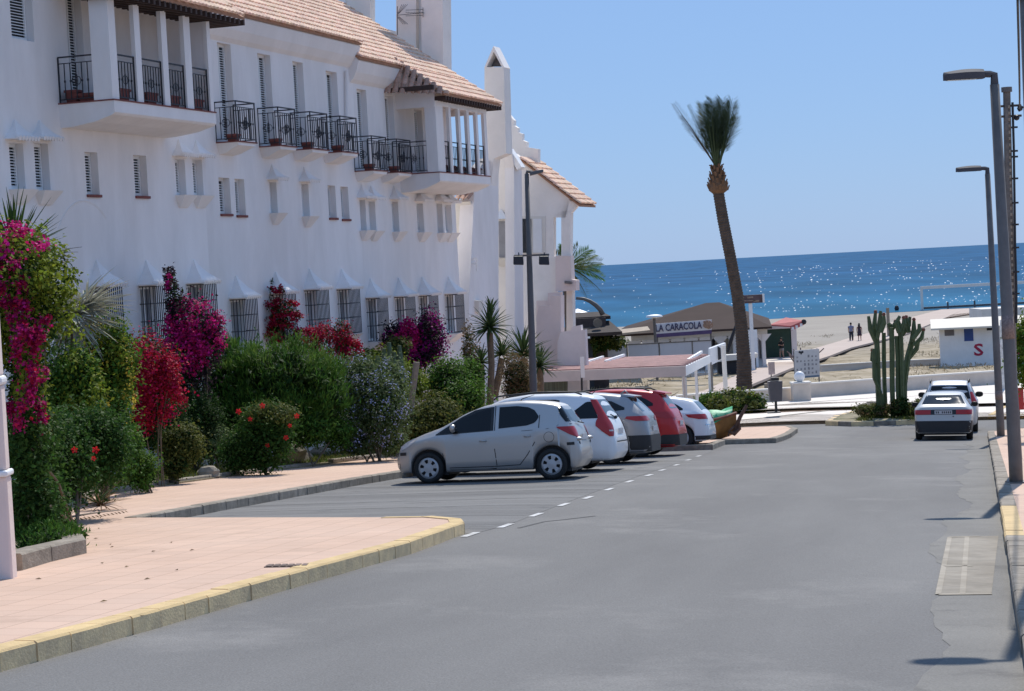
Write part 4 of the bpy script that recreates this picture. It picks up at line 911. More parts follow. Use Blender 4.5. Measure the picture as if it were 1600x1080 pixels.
# 8 red bougainvillea
t = plant('bougainvillea', 'crimson red bougainvillea beside the yellow flowering shrub', 'bougainvillea', 240, 39)
bl_ = [px_blob(235, 560, 38, 42, 39, .6), px_blob(245, 610, 38, 45, 38.7, .5), px_blob(225, 655, 14, 32, 38.5, .3), px_blob(265, 590, 18, 30, 38.6, .3)]
foliage('flowers', t, F_RED, bl_, 7500, .055, .85, clump=.85, csz=.2); foliage('foliage', t, L_DRK, [px_blob(240, 590, 36, 62, 39.5, .5), px_blob(230, 665, 26, 40, 39.4, .4)], 4500, .075, .6); stems(t, M_BARK, cens(bl_), .014)
# 9 tall magenta bougainvillea at the house
t = plant('bougainvillea', 'tall magenta bougainvillea climbing in front of the caged windows', 'bougainvillea', 300, 46)
bl_ = [px_blob(300, 510, 38, 48, 46, .6), px_blob(325, 530, 26, 38, 45.7, .5), px_blob(285, 560, 46, 45, 46, .6), px_blob(272, 470, 14, 40, 46.2, .3), px_blob(265, 432, 9, 18, 46.4, .2), px_blob(290, 600, 40, 60, 46, .6)]
foliage('flowers', t, F_MAG, [px_blob(310, 500, 34, 40, 45.6, .5), px_blob(330, 535, 22, 28, 45.4, .4), px_blob(285, 545, 42, 40, 45.6, .5), px_blob(272, 490, 12, 22, 46, .3), px_blob(265, 440, 7, 14, 46.3, .2)], 5200, .06, .85, clump=.88, csz=.17); foliage('foliage', t, L_PURP, bl_, 6500, .08, .6); stems(t, M_BARK, cens(bl_), .035)
# 10 the big rosemary hedge bush
t = plant('rosemary_bush', 'very large dark green rosemary bush with upright sprigs in the middle of the garden', 'bush', 430, 48.5)
bl_ = [px_blob(370, 600, 62, 62, 49, 1.1), px_blob(440, 600, 80, 66, 48.5, 1.2), px_blob(500, 615, 45, 62, 49, 1.0), px_blob(420, 650, 100, 52, 48.3, 1.1)]
foliage('foliage', t, L_ROS, bl_, 24000, .15, .15, clump=.8, csz=.12, axis=(.05, 0, 1.4), per=70); foliage('sprigs', t, leafm("leaf_rosemary_tip", (.12, .21, .04), trans=.3), [(tuple(np.array(c) + [0, 0, r[2] * .25]), tuple(k * .92 for k in r)) for c, r in bl_], 9000, .16, .13, clump=.85, csz=.09, axis=(.05, 0, 1.6), per=60, top=0); stems(t, M_BARK, cens(bl_), .04)
# 11 hibiscus in front of it
t = plant('hibiscus_bush', 'small hibiscus bush with bright red flowers in front of the big rosemary', 'bush', 410, 43.5)
bl_ = [px_blob(420, 660, 46, 32, 43.5, .6), px_blob(415, 700, 40, 38, 43.3, .55), px_blob(375, 705, 34, 34, 43.6, .5)]
foliage('foliage', t, L_HIB, bl_, 8000, .07, .6); foliage('young_foliage', t, L_OLV, [px_blob(425, 645, 42, 16, 43.3, .5)], 1100, .07, .6); stems(t, M_BARK, cens(bl_), .03)
for x, y in ((373, 643), (391, 655), (453, 665), (447, 684), (418, 696), (410, 634), (464, 650)):
    p = atY(x, y, 42.75); mb = MB()
    for k in range(5): a = x + k * 1.2566; r = .034 + .02 * ((x * 7 + y) % 5) / 4; mb.quad((p[0], p[1], p[2]), (p[0] + r * math.cos(a - .45), p[1] - .03, p[2] + r * math.sin(a - .45)), (p[0] + r * 1.25 * math.cos(a), p[1] - .02, p[2] + r * 1.25 * math.sin(a)), (p[0] + r * math.cos(a + .45), p[1] - .03, p[2] + r * math.sin(a + .45)))
    part('flower', mb, F_ORG, t)
# 12 small shrubs near the edging
t = plant('small_shrub', 'small bushy shrub on a short woody trunk by the pavement edging', 'shrub', 283, 39.8)
bl_ = [px_blob(283, 695, 34, 32, 40, .45), px_blob(275, 720, 24, 26, 39.8, .35)]; foliage('foliage', t, L_OLV, bl_, 3800, .07, .5); part('trunk', MB().tube([atY(272, 757, 39.9), atY(270, 735, 39.9), atY(281, 715, 40)], [.10, .11, .05], 8), M_BARK, t)
t = plant('small_shrub', 'loose grey green shrub between the two hibiscus bushes', 'shrub', 330, 44.5); bl_ = [px_blob(335, 695, 34, 34, 45, .6), px_blob(310, 660, 22, 40, 46, .5)]; foliage('foliage', t, L_GRY, bl_, 3800, .07, .45); stems(t, M_BARK, cens(bl_), .02)
t = plant('small_shrub', 'low green shrub at the foot of the yellow flowering bush', 'shrub', 222, 36.5); bl_ = [px_blob(222, 735, 26, 32, 36.5, .4), px_blob(205, 700, 20, 40, 36, .4)]; foliage('foliage', t, L_GRN, bl_, 3000, .065, .5); stems(t, M_BARK, cens(bl_), .02)
# 13 tall succulent with a red bougainvillea beside it
t = plant('euphorbia_shrub', 'dark upright shrub standing against the house in front of a caged window', 'shrub', 408, 55)
bl_ = [px_blob(404, 460, 13, 26, 54.5, .35), px_blob(408, 500, 20, 38, 54.5, .4), px_blob(420, 530, 26, 30, 54.5, .4), px_blob(402, 435, 5, 14, 54.5, .1), px_blob(420, 446, 6, 14, 54.5, .12)]; foliage('foliage', t, L_DRK, bl_, 4200, .10, .4, axis=(0, 0, .8)); stems(t, M_BARK, cens(bl_), .03)
t = plant('bougainvillea', 'red bougainvillea with sprays pointing right beside the dark upright shrub', 'bougainvillea', 440, 54)
bl_ = [px_blob(440, 475, 24, 9, 54, .25), px_blob(447, 496, 26, 8, 53.9, .25), px_blob(437, 508, 16, 8, 53.9, .25), px_blob(432, 452, 12, 6, 54, .2), px_blob(428, 525, 16, 12, 54, .3), px_blob(450, 488, 20, 6, 53.8, .2)]
foliage('flowers', t, F_RED, bl_, 2400, .06, .8, clump=.8); foliage('foliage', t, L_DRK, bl_, 700, .08, .5); stems(t, M_BARK, cens(bl_), .015)
t = plant('bougainvillea', 'low spreading red bougainvillea under the middle caged windows', 'bougainvillea', 510, 55)
bl_ = [px_blob(480, 530, 30, 17, 55, .4), px_blob(510, 535, 36, 26, 55, .5), px_blob(537, 525, 16, 22, 55, .4), px_blob(545, 548, 18, 14, 55, .4)]; foliage('flowers', t, F_RED, bl_, 4000, .065, .85, clump=.8); foliage('foliage', t, L_DRK, bl_, 1500, .08, .5); stems(t, M_BARK, cens(bl_), .02)
# 14 plumbago
t = plant('plumbago_bush', 'sprawling plumbago bush covered with pale blue flowers beside the big rosemary', 'bush', 580, 50)
bl_ = [px_blob(560, 595, 45, 42, 50.5, .8), px_blob(590, 640, 50, 55, 50, .8), px_blob(550, 660, 40, 48, 50, .7), px_blob(610, 600, 30, 40, 51, .7)]
foliage('foliage', t, L_GRY, bl_, 13000, .075, .5); foliage('flowers', t, F_BLU, [(c, tuple(k * 1.04 for k in r)) for c, r in bl_], 2600, .042, .85, clump=.75, csz=.10, per=14); stems(t, M_BARK, cens(bl_), .03)
# 15 purple bougainvillea
t = plant('bougainvillea', 'deep purple bougainvillea below the last caged windows', 'bougainvillea', 645, 61)
bl_ = [px_blob(625, 530, 28, 26, 61, .6), px_blob(672, 530, 24, 42, 61, .6), px_blob(650, 550, 30, 30, 61, .6)]; foliage('flowers', t, F_PUR, bl_, 3600, .075, .85, clump=.8); foliage('foliage', t, L_PURP, bl_, 4500, .09, .6); stems(t, M_BARK, cens(bl_), .03); foliage('flowers', t, F_MAG, [px_blob(638, 527, 16, 26, 60.3, .3)], 900, .075, .85)
# 16 shrubs behind the silver car
sh = [('broad mid green shrub behind the bonnet of the silver car', L_GRN, [px_blob(700, 600, 42, 40, 58, .9), px_blob(720, 635, 45, 40, 57, .8), px_blob(735, 590, 22, 30, 59, .6)], 8500), ('yellow green shrub left of the wooden stake', L_YEL, [px_blob(600, 570, 36, 24, 57, .7), px_blob(640, 600, 30, 30, 57, .7), px_blob(625, 640, 24, 40, 55, .6)], 5500), ('dark olive shrub close behind the silver car', L_OLV, [px_blob(680, 655, 46, 36, 54.5, .8), px_blob(650, 670, 32, 26, 54, .7)], 6000), ('loose olive shrub below the middle caged windows', L_OLV, [px_blob(575, 562, 34, 16, 58, .6), px_blob(620, 545, 20, 18, 59, .6)], 2600), ('thin reddish shrub at the corner of the last house', L_BRN, [px_blob(733, 545, 13, 36, 66, .4), px_blob(742, 580, 14, 26, 66, .4)], 1300)]
for lb, m, bl_, n in sh:
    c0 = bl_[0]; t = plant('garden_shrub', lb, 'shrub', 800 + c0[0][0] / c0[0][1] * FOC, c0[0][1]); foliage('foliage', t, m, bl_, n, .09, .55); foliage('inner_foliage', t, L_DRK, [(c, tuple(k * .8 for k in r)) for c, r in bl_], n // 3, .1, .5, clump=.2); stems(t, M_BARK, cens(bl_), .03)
sp_ = plant('succulent_cactus', 'clump of thick green succulent stems behind the plumbago', 'cactus', 615, 56); mb = MB()
for i, (x, y0, y1) in enumerate(((600, 545, 610), (608, 535, 610), (616, 550, 610), (624, 540, 612), (590, 556, 605))): mb.tube([atY(x, y1, 56), atY(x + 1, (y0 + y1) / 2, 56), atY(x, y0, 56)], [.10, .12, .05], 8)
part('stem', mb, mat("succulent_green", (.07, .11, .05), .6, .2, 5), sp_)
p0, p1 = atY(641, 640, 54), atY(651, 566, 54); solo('wooden_stake', MB().tube([(p0[0], p0[1], p0[2] - .6), p0, p1], [.09, .085, .085], 10), M_WOOD, 'weathered round wooden stake leaning among the shrubs behind the silver car', 'stake', (p0[0], p0[1], p0[2] - .6))
# 17 yuccas near the lamp post

# low filler plants that close the foot of the garden bed
fill = [('spreading green ground shrub under the big rosemary', L_GRN, [(352, 690, 40, 22, 47.5), (300, 695, 26, 26, 46)], 4200), ('low dark green shrub at the right foot of the big rosemary', L_ROS, [(478, 672, 40, 24, 48), (525, 675, 28, 24, 49)], 4200), ('low grey green shrub at the foot of the plumbago', L_GRY, [(560, 695, 30, 16, 50), (610, 690, 30, 20, 51)], 3200), ('dark green shrub filling the gap behind the red bougainvillea', L_DRK, [(250, 660, 50, 40, 43), (310, 650, 36, 40, 45)], 5200), ('green shrub below the silver fan palm', L_GRN, [(95, 610, 50, 70, 32.6), (60, 650, 40, 50, 32), (125, 590, 30, 50, 32.4)], 6500)]
for lb, m, bb, n in fill:
    bl_ = [px_blob(x, y, rx, ry, Y, .5) for x, y, rx, ry, Y in bb]; t = plant('garden_shrub', lb, 'shrub', bb[0][0], bb[0][4]); foliage('foliage', t, m, bl_, n, .075, .5); stems(t, M_BARK, cens(bl_), .02)
def yucca(label, pts, heads, Y, seed):
    t = plant('yucca', label, 'yucca', pts[0][0], Y); part('trunk', MB().tube([atY(x, y, Y) for x, y in pts], [.12, .11, .10, .10][:len(pts)], 9), M_BARK, t)
    for i, (x, y, n, ln, sprd) in enumerate(heads): rosette(t, atY(x, y, Y), int(n * 1.35), ln, .095, L_YUC, sprd, .3, seed + i)
yucca('tall yucca with a shaggy rounded head on a bare brown trunk', [(764, 668), (766, 620), (768, 570), (765, 520)], [(765, 512, 70, .82, (.15, 2.2)), (767, 492, 14, .6, (0, .5))], 62, 20)
yucca('wide yucca with stiff leaves fanned out behind the tall lamp post', [(815, 660), (818, 600), (820, 560)], [(818, 557, 60, 1.05, (.1, 1.7))], 64, 30)
yucca('half hidden yucca right of the tall lamp post', [(842, 660), (845, 600), (843, 575)], [(843, 572, 46, .85, (.1, 2.1))], 66, 40)
yucca('small yucca leaning off the trunk of the tall yucca', [(772, 620), (780, 585), (784, 560)], [(784, 555, 34, .7, (.1, 1.8))], 62.5, 50)
yucca('small grey yucca left of the tall yucca', [(752, 640), (752, 600), (752, 570)], [(752, 568, 34, .68, (.1, 1.8))], 63, 60)
t = plant('dry_shrub', 'large dry brown shrub in front of the lamp post', 'shrub', 808, 60); bl_ = [px_blob(808, 592, 24, 38, 60, .6), px_blob(815, 620, 26, 30, 60, .6)]; foliage('foliage', t, L_BRN, bl_, 6000, .09, .30); stems(t, M_BARK, cens(bl_), .03)
# 18 small plants and stones on the bed
for i, (x, y, lb) in enumerate(((578, 705, 'tuft of pale dry grass near the front of the silver car'), (500, 712, 'low fan of green palm leaves between the stones'), (300, 735, 'tuft of grass beside the flat block of stone'), (190, 765, 'tuft of dry grass by the stone edging under the flowering shrub'))):
    g = gp(x, y, PAVE_H); t = thing('grass_tuft', lb, 'grass tuft', g); rosette(t, (g[0], g[1], g[2]), 40, .38, .022, L_YEL if i != 1 else L_GRN, (.1, 1.3), .4, 70 + i, nm='blade')
stone = mat("garden_stone", (.30, .26, .20), .95, .25, 4, .6, 14)
for i, (x, y, r, lb) in enumerate(((325, 748, (.26, .16, .17), 'flat block of stone by the small shrub'), (357, 738, (.16, .12, .16), 'upright rough stone behind the flat block'), (371, 721, (.20, .15, .17), 'pale pointed stone under the hibiscus'), (455, 726, (.42, .3, .36), 'large dark boulder beside the hibiscus'), (500, 716, (.30, .2, .2), 'brown stone near the edging in front of the plumbago'), (478, 722, (.2, .2, .14), 'small stone beside the large boulder'))):
    g = gp(x, y, PAVE_H); mb = MB().ball((g[0], g[1], g[2] + r[2] * .6), r, 10, .16, i); solo('garden_stone', mb, stone, lb, 'stone', g)
# 19 grass and litter on the bed, as one mass
def scatter_grass(name, poly_uv, n, h, m, dz=PAVE_H, w=.02, den=None):
    (u0, u1), (n0, n1) = poly_uv; U = rng.uniform(u0, u1, n); Nn = rng.uniform(n0, n1, n)
    cl = np.sin(U * 2.1 + 1.7 * np.sin(Nn * 1.9)) + np.sin(Nn * 2.7 + 1.3 * np.sin(U * 1.3)) + rng.normal(size=n) * .5; k = cl > (den if den is not None else .1); U, Nn = U[k], Nn[k]
    X, Y = U * rs + Nn * rc, U * rc - Nn * rs; Z = gz(X, Y) + dz; P = np.stack([X, Y, Z], 1); ax = unit(np.array([0, 0, 1.0]) + rng.normal(size=P.shape) * .45); V = leaf_arrays(P, unit(rng.normal(size=P.shape)), h, w / h, .1, ax)
    o = obj(name, quads_mesh(name, V, m)); o['kind'] = 'stuff'; return o
scatter_grass('garden_grass', ((30, 56), (-19, -15.7)), 26000, .15, L_OLV, PAVE_H + .02); scatter_grass('garden_ground_cover', ((28, 68), (-22, -15.7)), 16000, .11, L_GRN, PAVE_H + .02, .03, .5)
# ------------------------------------------------------------------ vehicles
def paint(name, c, metal=.0, rough=.35): return mat(name, c, rough, 0, metal=metal, coat=.4, spec=.45)
P_SIL = paint("paint_silver", (.47, .455, .44), .5, .38); P_WHT = paint("paint_white", (.78, .80, .82)); P_OLDW = paint("paint_old_white", (.52, .52, .50)); P_RED = paint("paint_red", (.50, .008, .012), .1, .34); P_PEARL = paint("paint_pearl_grey", (.56, .55, .55), .35, .36); P_GREY = paint("paint_mid_grey", (.33, .325, .33), .4, .34)
M_TYRE = mat("tyre_rubber", (.018, .018, .018), .85, .1, 20); M_ALLOY = mat("wheel_silver", (.45, .45, .46), .4, .05, 8, metal=.5); M_BLKP = mat("black_plastic", (.022, .022, .024), .6, .1, 10); M_TRIM = mat("black_gloss_trim", (.012, .012, .013), .25, 0)
M_TAIL = mat("tail_lamp_red", (.40, .008, .010), .3, 0, coat=.25); M_TAILC = mat("lamp_clear", (.55, .52, .50), .15, 0, coat=.6); M_AMB = mat("lamp_amber", (.55, .20, .03), .15, 0, coat=.6); M_CHR = mat("chrome", (.65, .65, .66), .15, 0, metal=1.0); M_PLATE = mat("number_plate", (.55, .55, .57), .5, .05, 10); M_SEAM = mat("panel_gap", (.03, .03, .032), .8, 0); M_CGL = mat("car_glass", (.010, .013, .016), .04, 0, spec=.28)

class Car:
    def __init__(s, name, label, cat, L, W, top, belt, base, plan, roofw, wf, wr, R, M, pm, group=None, arch=1.17, low=None, lowm=None, tw=.20, lowt=1.2):
        s.L, s.W, s.wf, s.wr, s.R = L, W, wf, wr, R; s.top_, s.belt_, s.plan_, s.rw_ = top, belt, plan, roofw; s.base = base; s.ra = R * arch
        s.root = thing(name, label, cat, (0, 0, 0), 0, group); s.root.matrix_local = M; WM[s.root] = M; s.M = M; s.pm = pm
        xs = set(np.linspace(0, L, 64)) | set(np.linspace(0, .14, 9)) | set(np.linspace(L - .5, L, 26)) | set(np.linspace(L - .06, L, 8))
        for w in (wf, wr): xs |= set(w + s.ra * np.cos(np.linspace(0, math.pi, 19)))
        s.xs = sorted(x for x in xs if 0 <= x <= L); n = 0; mb = MB(); K = None
        for x in s.xs:
            y, z = s.sec(x); K = len(y); row = [(L / 2 - x, -a, b) for a, b in zip(y, z)] + [(L / 2 - x, a, b) for a, b in zip(y[-2::-1], z[-2::-1])]; mb.V += row
        m = len(mb.V) // len(s.xs); lowf = []
        for i in range(len(s.xs) - 1):
            for k in range(m - 1):
                mb.F.append((i * m + k, i * m + k + 1, (i + 1) * m + k + 1, (i + 1) * m + k))
            mb.F.append((i * m + m - 1, i * m, (i + 1) * m, (i + 1) * m + m - 1))
        mb.F.append(tuple(range(m))); mb.F.append(tuple(range((len(s.xs) - 1) * m, len(s.xs) * m))[::-1])
        mb.xf(M); s.body = part('body', mb, pm, s.root, True, recalc=True)
        s.low = low
        if low:                                  # dark bumper wrapped round the tail and along the sills
            zl = low(L); s.endpanel('rear_bumper', lowm, [(s.base + .03, -lowt, lowt), (zl - .03, -lowt, lowt), (zl, -lowt + .06, lowt - .06)], off=.010, ny=48, nz=5)
            zs_ = low(L * .5); s.sidepanel('sill_cladding', lowm, [(wf + s.ra + .02, zs_), (wr - s.ra - .02, zs_)], [(wf + s.ra + .02, s.base + .02), (wr - s.ra - .02, s.base + .02)], off=.006, nx=8, nz=3)
        for ws, nm in ((wf, 'f'), (wr, 'r')):
            for sd_ in (-1, 1): s.wheel(ws, sd_, tw)
        # dark floor and wheel housings so that light does not pass through
        ub = MB().box(-L / 2 + .25, L / 2 - .22, -W / 2 + .30, W / 2 - .30, base + .02, base + .24)
        part('underbody', ub.xf(M), M_BLKP, s.root)
        for ws in (wf, wr):
            part('wheel_housing', MB().box(L / 2 - ws - s.ra, L / 2 - ws + s.ra, -W / 2 + .22, W / 2 - .22, R * .5, R * 2.28).xf(M), M_BLKP, s.root)
    def cv(s, tab, x, w=.05):
        X = [p[0] for p in tab]; Y = [p[1] for p in tab]; w = min(w, max(0, x), max(0, s.L - x)) ; return float(np.mean(np.interp([x - w, x - w / 2, x, x + w / 2, x + w], X, Y)))
    def sec(s, x):
        w = s.cv(s.plan_, x, .06); zt = s.cv(s.top_, x); zs = min(s.cv(s.belt_, x), zt - .012); zb = s.base
        zb = s.base if not callable(s.base) else s.base(x)
        e = min(x, s.L - x)
        if e < .16: zb = zb + (.16 - e) ** 2 * 6.0
        for ws in (s.wf, s.wr):
            dx = abs(x - ws)
            if dx < s.ra: zb = max(zb, s.R + math.sqrt(s.ra ** 2 - dx ** 2))
        zb = min(zb, zs - .04); h = zs - zb; ch = zt - zs; k = float(sstep(ch, .03, .42)); wb = w * .965
        wr = w * .86 * (1 - k) + s.cv(s.rw_, x) * k; wr = min(wr, wb * .98); ze = zs + ch * (.72 + .14 * k)
        y = [w * .90, w * .965, w * .985, w * 1.0, w * 1.0, w * .985, wb]; z = [zb, zb + h * .07, zb + h * .3, zb + h * .58, zb + h * .84, zb + h * .955, zs]
        for t in (.25, .5, .75, 1.0): y.append(wb + (wr - wb) * (t * .90 + .10 * t * t)); z.append(zs + (ze - zs) * t)
        for f, g in ((.94, .5), (.82, .78), (.6, .92), (.3, .985), (0, 1)): y.append(wr * f); z.append(ze + (zt - ze) * g)
        return y, z
    def side(s, x, z):
        y, zz = s.sec(x); return float(np.interp(z, zz[:11], y[:11]))
    def topz(s, x, y):
        yy, zz = s.sec(x); y = abs(y)
        if y > yy[4]: return -1.0
        return float(np.interp(y, yy[:3:-1], zz[:3:-1]))
    def endx(s, y, z, front=False):
        if front: lo, hi = 0.0, s.L * .5
        else: lo, hi = s.L, s.L * .5
        for i in range(26):
            m = (lo + hi) / 2
            if s.topz(m, y) >= z: hi = m
            else: lo = m
        return hi
    def P(s, x, y, z): return (s.L / 2 - x, y, z)
    def put(s, nm, mb, m, parent=None, smooth=True, label=None): return part(nm, mb.xf(s.M), m, parent or s.root, smooth, label=label, recalc=False)
    def sidepanel(s, nm, m, top, bot, x0=None, x1=None, off=.004, nx=18, nz=5, sides=(-1, 1), parent=None):
        x0 = x0 if x0 is not None else min(p[0] for p in top + bot); x1 = x1 if x1 is not None else max(p[0] for p in top + bot); out = []
        tx, tz = zip(*top); bx, bz = zip(*bot)
        for sd_ in sides:
            mb = MB()
            for i in range(nx + 1):
                x = x0 + (x1 - x0) * i / nx; a, b = np.interp(x, bx, bz), np.interp(x, tx, tz); b = max(b, a + .001)
                for k in range(nz + 1): z = a + (b - a) * k / nz; mb.V.append(s.P(x, sd_ * (s.side(x, z) + off), z))
            for i in range(nx):
                for k in range(nz):
                    q = (i * (nz + 1) + k, (i + 1) * (nz + 1) + k, (i + 1) * (nz + 1) + k + 1, i * (nz + 1) + k + 1); mb.F.append(q if sd_ > 0 else q[::-1])
            out.append(s.put(nm, mb, m, parent))
        return out
    def perim(s, z, front=False, reach=1.6):
        """outline of the body at height z, from the middle of the tail round the corner: (arc length, x, y, nx, ny)"""
        xs = np.concatenate([np.linspace(s.L, s.L - .12, 25), np.linspace(s.L - .13, s.L - reach, 100)]); P = []
        if front: xs = np.linspace(0, 2.4, 160)
        for x in xs:
            y, zz = s.sec(float(x))
            if z > zz[-1]: continue
            yy = float(np.interp(z, zz, y)) if z >= zz[0] else float(y[0])
            if not P: P.append((x, 0.0))
            P.append((x, yy))
        P = np.array(P)
        
        dP = P[1:] - P[:-1]; d = np.sqrt((dP ** 2).sum(1)); t = np.concatenate([[0], np.cumsum(d)]); return t, P
    def tailpt(s, z, t, off, front=False, cache={}):
        key = (id(s), round(z, 4), front)
        if key not in cache: cache[key] = s.perim(z, front)
        T, P = cache[key]; a = abs(t); x, y = np.interp(a, T, P[:, 0]), np.interp(a, T, P[:, 1]); e = .03
        dx, dy = np.interp(a + e, T, P[:, 0]) - np.interp(max(a - e, 0), T, P[:, 0]), np.interp(a + e, T, P[:, 1]) - np.interp(max(a - e, 0), T, P[:, 1]); l = math.hypot(dx, dy) or 1
        nx, ny = dy / l, -dx / l
        if front: nx, ny = -abs(nx), abs(ny)
        else: nx, ny = abs(nx), abs(ny)
        return s.P(x + nx * off, math.copysign(y + ny * off, t if t else 1), z + off * .3)
    def endpanel(s, nm, m, edge, off=.004, ny=16, nz=7, front=False, parent=None):
        """panel wrapped on the tail; edge = list of (z, t0, t1), t measured along the outline from the middle"""
        mb = MB(); Z, A, B = zip(*sorted(edge))
        for i in range(nz + 1):
            z = Z[0] + (Z[-1] - Z[0]) * i / nz; a, b = np.interp(z, Z, A), np.interp(z, Z, B)
            for k in range(ny + 1): mb.V.append(s.tailpt(z, a + (b - a) * k / ny, off, front))
        for i in range(nz):
            for k in range(ny): mb.F.append((i * (ny + 1) + k, i * (ny + 1) + k + 1, (i + 1) * (ny + 1) + k + 1, (i + 1) * (ny + 1) + k))
        return s.put(nm, mb, m, parent)
    def seam(s, pts, w=.016, sides=(-1, 1), m=None, nm='door_seam', off=.0025):
        for sd_ in sides:
            mb = MB(); n = len(pts)
            for i, (x, z) in enumerate(pts):
                a = pts[max(i - 1, 0)]; b = pts[min(i + 1, n - 1)]; dx, dz = b[0] - a[0], b[1] - a[1]; l_ = math.hypot(dx, dz) or 1; nx_, nz_ = -dz / l_ * w / 2, dx / l_ * w / 2
                for q in (-1, 1): xx, zz = x + q * nx_, z + q * nz_; mb.V.append(s.P(xx, sd_ * (s.side(xx, zz) + off), zz))
            mb.F = [(2 * i, 2 * i + 1, 2 * i + 3, 2 * i + 2) for i in range(n - 1)]; s.put(nm, mb, m or M_SEAM)
    def wheel(s, ws, sd_, tw):
        R = s.R; y0 = sd_ * (s.W / 2 - tw - .015); y1 = sd_ * (s.W / 2 - .025); c = s.P(ws, 0, R); r2 = R * .70
        pr = [(R * .66, y0), (R * .90, y0), (R * .985, y0 + sd_ * .03), (R, y0 + sd_ * .06), (R, y1 - sd_ * .05), (R * .975, y1 - sd_ * .022), (R * .88, y1), (r2, y1 - sd_ * .008), (r2 * .97, y1 - sd_ * .05)]
        w = part('wheel', MB().lathe(pr, 28, c, 'y').xf(s.M), M_TYRE, s.root, True, recalc=True)
        s.rim(w, c, r2, y1, sd_)
    rim_n = 6; rim_type = 'cap'
    def rim(s, w, c, r, y1, sd_):
        f = MB(); yy = y1 - sd_ * .02
        ring = lambda r0, r1, ya, yb, n=28: [(r0, ya), (r1, yb)]
        def ann(mb, r0, r1, ya, yb, a0=0, a1=2 * math.pi, n=28):
            k0 = len(mb.V)
            for i in range(n + 1):
                a = a0 + (a1 - a0) * i / n; mb.V += [(c[0] + r0 * math.cos(a), ya, c[2] + r0 * math.sin(a)), (c[0] + r1 * math.cos(a), yb, c[2] + r1 * math.sin(a))]
            for i in range(n): q = (k0 + 2 * i, k0 + 2 * i + 1, k0 + 2 * i + 3, k0 + 2 * i + 2); mb.F.append(q)
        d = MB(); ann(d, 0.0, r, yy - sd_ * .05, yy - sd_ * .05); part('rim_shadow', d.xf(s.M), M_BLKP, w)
        if s.rim_type == 'cap':
            ann(f, .80 * r, r, yy + sd_ * .010, yy - sd_ * .004); ann(f, 0, .46 * r, yy + sd_ * .012, yy + sd_ * .006)
            for k in range(s.rim_n): a = 2 * math.pi * (k + .5) / s.rim_n + .26; ann(f, .455 * r, .805 * r, yy + sd_ * .006, yy + sd_ * .010, a - .30, a + .30, 5)
        else:
            ann(f, .90 * r, r, yy + sd_ * .010, yy - sd_ * .004); ann(f, 0, .22 * r, yy, yy)
            for k in range(5):
                for o in (-.17, .17):
                    a = 2 * math.pi * k / 5 + .3; f.bar((c[0] + .15 * r * math.cos(a), yy - sd_ * .012, c[2] + .15 * r * math.sin(a)), (c[0] + .93 * r * math.cos(a + o), yy - sd_ * .006, c[2] + .93 * r * math.sin(a + o)), .028, .03)
        part('rim', f.xf(s.M), M_ALLOY, w)
    def mirror(s, x, z, m, sides=(-1, 1), sz=1.0):
        for sd_ in sides:
            y = s.side(x, z); c = s.P(x, sd_ * (y + .12 * sz), z + .045); o = part('wing_mirror', MB().ball(c, (.065 * sz, .11 * sz, .078 * sz), 12).bar(s.P(x + .0, sd_ * (y - .02), z - .02), s.P(x, sd_ * (y + .08), z + .01), .035).xf(s.M), m, s.root, True)
            part('mirror_glass', MB().add([(c[0] - .062 * sz, c[1] + a, c[2] + b) for a, b in ((-.085 * sz, -.055 * sz), (.085 * sz, -.055 * sz), (.085 * sz, .055 * sz), (-.085 * sz, .055 * sz))], [(0, 1, 2, 3)]).xf(s.M), M_CHR if len(sides) == 1 or s.L < 4 else M_CGL, o)
    def handle(s, x, z, m, sides=(-1, 1), l=.13):
        for sd_ in sides: mb = MB().tube([s.P(x, sd_ * (s.side(x, z) + .004), z), s.P(x + l * .3, sd_ * (s.side(x + l * .3, z) + .03), z + .004), s.P(x + l * .7, sd_ * (s.side(x + l * .7, z) + .03), z + .004), s.P(x + l, sd_ * (s.side(x + l, z) + .004), z)], .014, 6); s.put('door_handle', mb, m)
    def plate(s, z, w=.52, h=.11, y=0.0, text=None):
        x = s.endx(y, z) + .02; mb = MB().box(s.L / 2 - x - .008, s.L / 2 - x, y - w / 2, y + w / 2, z - h / 2, z + h / 2); o = s.put('number_plate', mb, M_PLATE, smooth=False); return o, x
def seat(px, py, u=None): return gp(px, py)
def car_matrix(X, Y, ang, L=None):
    """stand on the street: origin under the middle of the car, tilted with the ground"""
    fx, fy = math.cos(ang), math.sin(ang); zf, zr = float(gz(X + fx * 1.2, Y + fy * 1.2)), float(gz(X - fx * 1.2, Y - fy * 1.2)); zl, zg = float(gz(X - fy * .7, Y + fx * .7)), float(gz(X + fy * .7, Y - fx * .7))
    ex = Vector((fx * 2.4, fy * 2.4, zf - zr)).normalized(); ey = Vector((-fy * 1.4, fx * 1.4, zl - zg)).normalized(); ez = ex.cross(ey).normalized(); ey = ez.cross(ex); z0 = (zf + zr + zl + zg) / 4 + .008
    return Matrix(((ex.x, ey.x, ez.x, X), (ex.y, ey.y, ez.y, Y), (ex.z, ey.z, ez.z, z0), (0, 0, 0, 1)))
GRP = 'cars parked nose to the kerb along the left'

